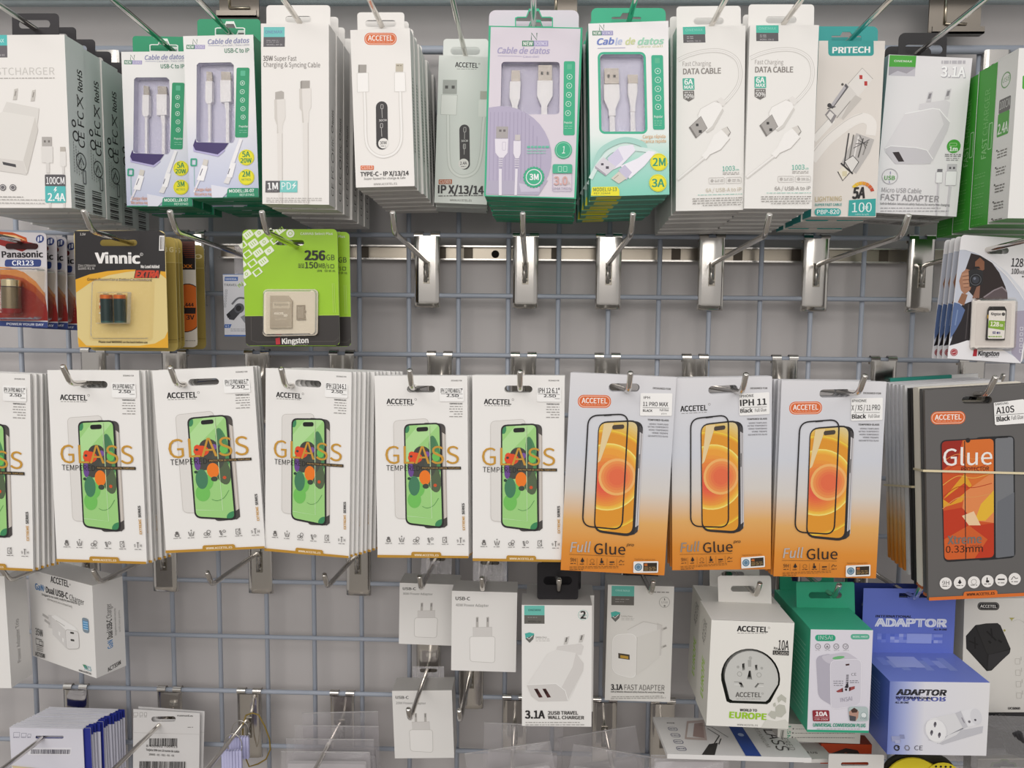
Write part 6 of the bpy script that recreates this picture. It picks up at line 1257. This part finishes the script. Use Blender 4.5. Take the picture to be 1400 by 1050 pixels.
Ah.text('INTERNATIONAL', (502, 245), (686, 246), 12, '1d1c30', .03, .1); Ah.text('ADAPTOR', (500, 296), (866, 296), 40, 'dfe2ee', .045); Ah.text('ALL IN ONE', (800, 316), (868, 316), 9, '1d1c30', .03, .15)
rnd = random.Random(4)
for k in range(15):
    for r_ in range(3): Ah.rect(515 + k * 22, 338 + r_ * 17, 537 + k * 22, 355 + r_ * 17, rnd.choice(('6476cc', '7383d2', '8290d6', '5a6dc4', '9aa5dd')))
Ah.rect(664, 336, 790, 391, '93a0dc')
hd = g.build('header_card', root); hd.location = (0, t - .0012, zt)
stack(root, 2, .030, 'blue adaptor carton with a tall blue header card', 'blue adaptor cartons', ('header_card',), dx=-.024, roll=0) if 0 else tag(root, 'large blue and white adaptor carton with a tall blue header card', 'carton')
p = at(*full('D6', (330, 100)), .885)
r2 = empty('adaptor_carton', Matrix.Translation(p)); tag(r2, 'dark blue header card carton mostly hidden behind the bright blue one', 'carton')
g = MB(); g.plate([(0, -.09), (.088, -.09), (.088, 0), (0, 0)], [], 0, .0008, mat('2c3a7c')); Ah = Art(g, [(330, 100), (660, 100), (660, 440), (330, 440)], .088, .0907, o=(0, 0, -.0907)); Ah.text('ADAPTOR', (366, 200), (640, 200), 42, '77809f', .045); g.build('header_card', r2)
g = MB(); g.box(0, .088, -.018, 0, -.16, -.092, '3a4a90'); g.build('carton', r2)
# white carton with the black cube adaptor
q = [(905, 182), (1236, 178), (1190, 765), (868, 765)]
root, mb, A, w, h, t = carton('adaptor_carton', 'D6', q, .86, .05, 'd6d3cd', 'c3c0ba')
A.rr(970, 200, 1083, 242, 20, '242223'); A.rr(974, 204, 1079, 238, 17, '8f8c88', 2); A.text('ACCETEL', (984, 228), (1068, 229), 15, 'd9d6d2', .02)
A.poly([(905, 375), (955, 320), (1010, 310), (1070, 308), (1085, 320), (1132, 440), (1128, 460), (1030, 552), (1005, 555), (905, 440)], '1f1e1f'); A.poly([(958, 318), (1065, 308), (1082, 320), (1130, 440), (1020, 470), (1010, 462)], '2b2a2b'); A.poly([(1018, 472), (1130, 446), (1124, 466), (1030, 548), (1010, 548)], '333234'); A.poly([(905, 380), (952, 326), (1008, 470), (1008, 545), (905, 440)], '262527')
A.line([(1012, 350), (1060, 398)], 8, '161516'); A.line([(1035, 335), (1040, 385)], 8, '161516'); A.line([(1020, 400), (1032, 412)], 10, '161516'); A.line([(1070, 395), (1088, 408)], 10, '161516'); A.line([(920, 400), (965, 420)], 7, '161516'); A.line([(950, 380), (950, 440)], 7, '161516')
A.poly([(1130, 280), (1160, 280), (1146, 290), (1144, 300), (1140, 290)], 'a9a35a'); A.circ(1104, 346, 6, 'a9a35a', 8); A.curve([(1150, 300), (1180, 290), (1230, 320)], 2, 'c3c0ba')
for k in range(4): A.rr(1152, 490 + k * 58, 1178, 520 + k * 58, 4, 'b9b6b0', 2); A.line([(1184, 480 + k * 58), (1184, 500 + k * 58)], 3, 'b9b6b0')
A.text('UC606B', (1106, 749), (1168, 750), 12, '2a2829', .03)
mb.build('carton', root); tag(root, 'white carton printed with a black cube adaptor, behind the blue one', 'carton')
tabpart(root, (980, 110, 1150, 185), A, (1000, 125, 1120, 150), 'd6d3cd', y=t - .0008, r=10)
# ------------------------------------------------------------------ bottom row
# fanned white and blue card packs
q = [(62, 452), (748, 465), (860, 1050), (150, 1035)]
m_, w, h = pose('F1', q, .92)
root = empty('card_pack', m_); root['category'] = 'card pack'
slot = rrect(315, 528, 580, 556, 13, 4)
g = MB(); A = Art(g, q, w, h); f = lambda p: (A.uv(p)[0] - w / 2, A.uv(p)[1])
g.plate([(-w / 2, 0), (w / 2, 0), (w / 2, h), (-w / 2, h)], [[f(p) for p in slot]], 0, .0009, mat('dddce6'))
for k, (x0, x1) in enumerate(((106, 165), (180, 228), (240, 272))): A.rr(x0, 495 + k * 8, x1, 540, 3, '77748a', 3); A.micro(x0, x1, (546,), '77748a', 4)
A.poly(rrect(262, 640, 672, 708, 5), 'ebeaf0'); A.bars(290, 655, 660, 698, '4a4858', 7); A.poly([(120, 808), (420, 838), (420, 850), (150, 850)], 'd9c9a3')
g.build('front_panel', root)
g = MB(); g.plate([(-w / 2 + .003, 0), (w / 2 + .0085, 0), (w / 2 + .0085, h - .0002), (-w / 2 + .003, h - .0002)], [[f(p) for p in slot]], .0026, .0034, mat('2a3490'), side=mat('c9cbe0'), back=mat('dcdce6')); g.build('inner_panel', root)
g = MB(); g.box(-w / 2, w / 2, .0009, .0036, h - .0012, h, 'ebeaf0'); g.build('fold', root)
INNER = root.children[1] if root.children[1].name.startswith('inner') else [c for c in root.children if c.name.startswith('inner')][0]
stack(root, 13, .0045, 'white and blue folded card pack with barcode at bottom left', 'fanned white and blue card packs', dx=.0012, jit=.0009, roll=.8)
g = MB(); zc = h * .86
g.plate([(-w / 2 + .003, zc), (w / 2 + .0085, zc), (w / 2 + .0085, h - .0002), (-w / 2 + .003, h - .0002)], [], .0026, .0034, mat('2a3490'), side=mat('2a3490'))
g.plate([(-w / 2 + .003, 0), (w / 2 + .0085, 0), (w / 2 + .0085, zc), (-w / 2 + .003, zc)], [], .0026, .0034, mat('d3d3e0'))
tmp = g.build('inner_panel'); dm = tmp.data; bpy.data.objects.remove(tmp)
k_ = 0
for o in list(COL.objects):
    if o.name.startswith('inner_panel') and o != INNER:
        k_ += 1
        if k_ != 4: o.data = dm
# white barcode card packs
q = [(632, 766), (952, 790), (957, 1100), (642, 1085)]
m_, w, h = pose('D1', q, .962)
root = empty('card_pack', m_); root['category'] = 'card pack'
slot = rrect(722, 803, 839, 829, 13, 4)
g = MB(); A = Art(g, q, w, h); f = lambda p: (A.uv(p)[0] - w / 2, A.uv(p)[1])
g.plate([(-w / 2, 0), (w / 2, 0), (w / 2, h), (-w / 2, h)], [[f(p) for p in slot]], 0, .0009, mat('dedcdb'))
for x0, x1 in ((634, 656), (664, 680), (687, 700)): A.rr(x0, 782, x1, 800, 2, '8f8c88', 1.6); A.micro(x0, x1, (804,), '8f8c88', 2)
A.text('masmovil.es', (846, 803), (920, 806), 8, '3a3836', .02); A.micro(897, 922, (856,), '77746f', 3); A.line([(640, 880), (954, 890)], 1.6, 'c3c1be')
A.bars(716, 908, 852, 946, '2a2829', 4.2); A.text('8 432662 700613', (703, 949), (852, 953), 11, '3a3836', .005); A.text('Tarjeta SIM con 10 euros de saldo', (702, 967), (862, 976), 10, '3a3836', .015); A.text('29005 - 01 - 011 - 01 - 01', (717, 989), (838, 995), 9, '3a3836', .01); A.bars(673, 1018, 896, 1052, '2a2829', 4.6)
g.build('card', root)
stack(root, 2, .007, 'white barcode card pack hanging in front of the bare grid', 'white barcode card packs', dx=.002, roll=1.2)
# lavender tags on wire loops and the yellow cord
def loop(cx, cz, y, rx, rz, n=28): return [(cx + rx * math.cos(2 * math.pi * k / n), y, cz + rz * math.sin(2 * math.pi * k / n)) for k in range(n + 1)]
for (px, py, Z, ww, hh, lab) in ((327, 1022, .945, .026, .03, 'lavender ribbed tag on a wire loop, upper of two'), (317, 1046, .92, .026, .04, 'lavender ribbed tag on a wire loop, lower of two')):
    p = at(px, py, Z); r2 = empty('wire_loop_tag', Matrix.Translation(p)); tag(r2, lab, 'tag', 'lavender tags on wire loops')
    g = MB(); n = 7
    for k in range(n):
        x0 = -ww / 2 + ww * k / n; g.plate(rrect(x0 + .0002, -hh / 2, x0 + ww / n - .0002, hh / 2, .0012, 3), [], -.003 + .0006 * abs(k - 3), .003, mat('c3c3e6', .35))
    g.build('ribbed_body', r2)
    g = MB(); g.tube(loop(.002, hh / 2 + .006, 0, .0115, .0155), .0006, STEEL, 6); g.build('wire_loop', r2, True)
p = at(350, 1008, .965)
g = MB(); pts = [(-.013, 0, .03), (-.004, 0, .0335), (.004, 0, .031), (.012, 0, .016), (.018, 0, -.002), (.019, 0, -.016), (.013, 0, -.03), (.002, 0, -.037), (-.010, 0, -.041), (-.016, 0, -.025), (-.018, 0, -.005), (-.017, 0, .018), (-.013, 0, .03)]
g.tube(pts, .0010, mat('8a7432', .5), 8); o = tag(g.build('elastic_cord', None, True), 'yellow-brown elastic cord hanging in a loop on the hook', 'cord'); o.location = p
# clear bags
def bag(c, q, Z, lab, group, y_in=.35, roll=0, insert=True):
    m, w, h = pose(c, q, Z); r2 = empty('clear_bag', m); tag(r2, lab, 'clear bag', group)
    g = MB(); n = 6; vs = []; rnd = random.Random(int(q[0][0]))
    for j in range(n + 1):
        for i in range(n + 1):
            vs.append((-w / 2 + w * i / n, rnd.uniform(-.0012, .0012), h * j / n))
    g.add(vs, [(j * (n + 1) + i, j * (n + 1) + i + 1, (j + 1) * (n + 1) + i + 1, (j + 1) * (n + 1) + i) for j in range(n) for i in range(n)], POLY); g.build('film', r2, True)
    g = MB(); g.box(-w / 2, w / 2, -.0006, .0006, h - .0006, h, mat('b9b6b6', .3)); g.build('top_seam', r2)
    if insert:
        g = MB(); g.plate(rrect(-w * .44, -h * .1, w * .44, h * y_in, .002), [], .002, .0085, mat('f3f1f1')); g.build('card_insert', r2)
bag('F3', [(190, 245), (750, 222), (750, 760), (190, 760)], .955, 'clear bag in the row under the bare grid, rearmost', 'clear bags under the bare grid', .45)
bag('F3', [(136, 325), (748, 345), (740, 800), (120, 800)], .94, 'clear bag in the row under the bare grid, second from the rear', 'clear bags under the bare grid', .48)
bag('F3', [(72, 425), (720, 440), (700, 860), (60, 860)], .92, 'clear bag in the row under the bare grid, third from the rear', 'clear bags under the bare grid', .72)
bag('F3', [(40, 520), (690, 530), (670, 900), (20, 900)], .90, 'clear bag in the row under the bare grid, front one', 'clear bags under the bare grid', .74)
bag('F4', [(205, 270), (740, 330), (740, 760), (200, 760)], .915, 'clear bag behind the two-port charger carton, rear one', 'clear bags below the two-port charger', .55)
bag('F4', [(95, 512), (665, 400), (720, 800), (120, 860)], .87, 'clear bag below the two-port charger carton, front one', 'clear bags below the two-port charger', .55)
bag('F4', [(745, 430), (1265, 265), (1300, 800), (760, 800)], .915, 'clear bag below the fast adapter carton, rear one', 'clear bags below the fast adapter', .5)
bag('F4', [(822, 405), (1400, 560), (1420, 860), (760, 800)], .88, 'tilted clear bag below the fast adapter carton, front one', 'clear bags below the fast adapter', .5)
bag('F5', [(160, 425), (690, 430), (720, 700), (150, 700)], .83, 'clear flat pack with a hang slot under the tilted glass pack', 'clear flat packs', .8)
# tilted white glass pack
def quad3(name, c, pts, Zs, th, m, src):
    P = [Vector(at(*full(c, p), z)) for p, z in zip(pts, Zs)]
    X = (P[1] - P[0] + P[2] - P[3]); w = X.length / 2; X.normalize()
    D = (P[0] - P[3] + P[1] - P[2]); D -= X * D.dot(X); h = D.length / 2; D.normalize(); N = X.cross(D)
    cen = sum(P, Vector()) / 4 - D * h / 2
    mw = Matrix.Identity(4); Y = -N
    for i in range(3): mw[i][0] = X[i]; mw[i][1] = Y[i]; mw[i][2] = D[i]; mw[i][3] = cen[i]
    r2 = empty(name, mw); g = MB(); g.box(-w / 2, w / 2, 0, th, 0, h, m); return r2, g, Art(g, src, w, h), w, h
src = [(0, 0), (1000, 0), (1000, 520), (0, 520)]
r2, g, A, w, h = quad3('phone_glass_pack', 'F5', [(175, 150), (1110, 185), (1260, 440), (265, 425)], [.90, .90, .80, .80], .005, 'dcdad8', src)
A.micro(90, 150, (90,), '6b6866', 16)
for k in range(4): A.rr(80, 150 + k * 90, 150, 205 + k * 90, 20, '6b6a80', 6); A.micro(90, 140, (178 + k * 90,), '4a4a68', 10)
A.poly([(250, 60), (390, 30), (330, 330), (170, 320)], 'b9a9a3', hole=[(255, 90), (370, 65), (320, 300), (190, 295)]); A.poly([(300, 90), (370, 70), (320, 300), (240, 280)], 'a08a84'); A.line([(380, 160), (440, 260), (340, 420)], 8, '3a3836'); A.line([(330, 110), (420, 140), (500, 280)], 7, '77746f'); A.poly([(330, 380), (400, 360), (330, 520), (240, 520)], '33312f'); A.line([(440, 300), (400, 380)], 8, '3a3836')
A.poly([(555, 0), (655, 0), (655, 520), (545, 520)], '2c4a94'); A.circ(605, 240, 22, 'a9b9d9'); A.text('GLASS', (800, 60), (800, 440), 70, '33312f', -.01); A.text('TEMPERED', (890, 80), (890, 430), 34, '8f8c88'); A.text('TITANIUM', (735, 120), (735, 400), 24, 'a3a09c'); A.text('5D', (930, 40), (930, 120), 40, 'b9b6b2')
g.build('sleeve', r2); tag(r2, 'white tempered glass pack with a blue stripe, lying tilted at the bottom', 'phone glass pack')
r2, g, A, w, h = quad3('phone_glass_pack', 'F5', [(1120, 330), (1380, 350), (1420, 440), (1260, 470)], [.87, .87, .825, .825], .004, 'd3d0cc', src)
A.text('PLUS', (200, 330), (620, 360), 150, '4a4846', .02); g.build('sleeve', r2); tag(r2, 'corner of a white glass pack under the cable carton at the bottom', 'phone glass pack')
# white cable carton edge
q = [(1048, 200), (1640, 225), (1640, 345), (1060, 330)]
root, mb, A, w, h, t = carton('cable_carton', 'F5', q, .85, .05, 'd9d6cf', 'c9c6bf')
A.text('1.5M', (1122, 212), (1130, 318), 24, '4a9a78', .01); A.bars(1078, 250, 1100, 318, '4a4846', 6)
for y in (232, 262, 292): A.circ(1168, y + 8, 6, '6b6865', 8); A.micro(1185, 1600, (y + 10,), '8f8c88', 4)
mb.build('carton', root); tag(root, 'white cable carton lying under the green conversion plug carton', 'carton')
# orange-red pack
q = [(190, 293), (488, 296), (488, 420), (180, 410)]
root, mb, A, w, h, t = carton('phone_case_pack', 'F6', q, .86, .02, 'b8431f', '8f3318', cat='pack')
A.poly([(235, 352), (330, 318), (400, 330), (420, 360)], '2a1d18'); A.circ(330, 352, 10, '77402a'); mb.build('carton', root); tag(root, 'orange-red pack with a dark shape below the conversion plug carton', 'pack')
# white pack with a wide slot
q = [(232, 350), (560, 362), (560, 560), (225, 560)]
root, mb, A, w, h, holes, rr_ = card('accessory_card', 'F6', q, .81, 'd6d3cf', 'b9b6b2', (308, 402, 474, 424), r=8, cat='card', t=.0012)
mb.build('backing_card', root); tag(root, 'white hang card with a wide slot at the bottom edge', 'card')
hk = empty('display_hook', Matrix.Translation(at(1181, 1040, .98))); 
for nm, d in (('back_plate', HP), ('prong', prong_mesh(.222))):
    o = bpy.data.objects.new(nm, d); COL.objects.link(o); o.parent = hk
tag(hk, 'chrome hook through the white hang card at the bottom edge', 'hook', 'chrome display hooks on the wire grid')
# yellow perforated pack
p = at(1258, 1047, .82)
root = empty('perforated_case', Matrix.Translation(p)); tag(root, 'yellow and black perforated case below the blue adaptor carton', 'case')
g = MB(); ww, hh = .072, .05
o = rrect(-.04, -.05, .04, .012, .024, 8)
g.plate(o, [], 0, .004, mat('2b2a22', .5)); g.build('shell', root)
for k in range(3):
    g = MB(); oo = rrect(-.041 + k * .011, -.05, .02 + k * .002, .012 - k * .003, .03, 8); ii = rrect(-.036 + k * .011, -.055, .016 + k * .002, .007 - k * .003, .026, 8)
    g.plate(oo, [], -.006 + k * .0015, -.004 + k * .0015, mat('d9c62a', .4)); g.build('rib', root)
g = MB(); 
g.plate(rrect(.002, -.05, .04, .0085, .018, 6), [], -.0072, -.0068, mat('d9c62a', .45))
for i in range(6):
    for j in range(6):
        x = .008 + i * .0052 + (j % 2) * .0026; z = .004 - j * .0052
        if x < .037 and (x - .02) ** 2 / .02 ** 2 + max(z + .01, 0) ** 2 / .017 ** 2 < .9: g.plate([(x + .0013 * math.cos(a * .785), z + .0013 * math.sin(a * .785)) for a in range(8)], [], -.0074, -.0073, mat('1d1c16', .6))
g.build('mesh_panel', root)
# clear shell with black cable
root = empty('clear_shell_pack', Matrix.Translation(at(1372, 1005, .85))); tag(root, 'clear shell pack with coiled black cable at the right edge', 'pack')
g = MB()
for k in range(7): g.tube([(-.03 + .004 * k, -.004, .02 + .001 * k), (-.012 + .003 * k, -.012 - .001 * k, .012), (0 + .003 * k, -.012, -.012), (.02 + .002 * k, -.006, -.02)], .003, mat('2a292b', .35), 8)
g.tube([(-.035, 0, .008), (-.015, -.01, .016), (.01, -.01, .012), (.05, -.006, .018)], .0035, mat('232224', .3), 8); g.build('cable_coil', root, True)
g = MB(); g.box(-.04, .06, .012, .014, -.026, .03, mat('3a393b', .4)); g.build('backing_card', root)
g = MB(); g.plate(rrect(-.045, -.03, .07, .032, .004), [], -.018, -.018, POLY); g.add([(-.06, -.03, -.034), (.07, -.03, -.028), (.07, .012, -.02), (-.05, .012, -.024)], [(0, 1, 2, 3)], POLY); g.tube([(-.06, -.03, -.034), (-.035, -.034, -.036), (.07, -.03, -.022)], .0007, mat('a9c9c4', .15), 6); g.build('clear_shell', root)
# green and black case pack
q = [(1130, 385), (1480, 375), (1480, 560), (1120, 560)]
root, mb, A, w, h, t = carton('accessory_carton', 'F6', q, .845, .03, 'b5b2a3', '9a978a', cat='carton')
A.poly([(1195, 430), (1205, 405), (1245, 400), (1262, 385), (1298, 385), (1310, 402), (1345, 405), (1355, 432)], '6f8f3f'); A.poly([(1210, 432), (1220, 412), (1255, 408), (1268, 396), (1292, 396), (1302, 410), (1335, 414), (1342, 434)], '26251f'); A.poly([(1255, 428), (1400, 432), (1400, 445), (1255, 442)], 'eceae4'); mb.build('carton', root)
tag(root, 'beige carton with a green outlined slot at the bottom right corner', 'carton')
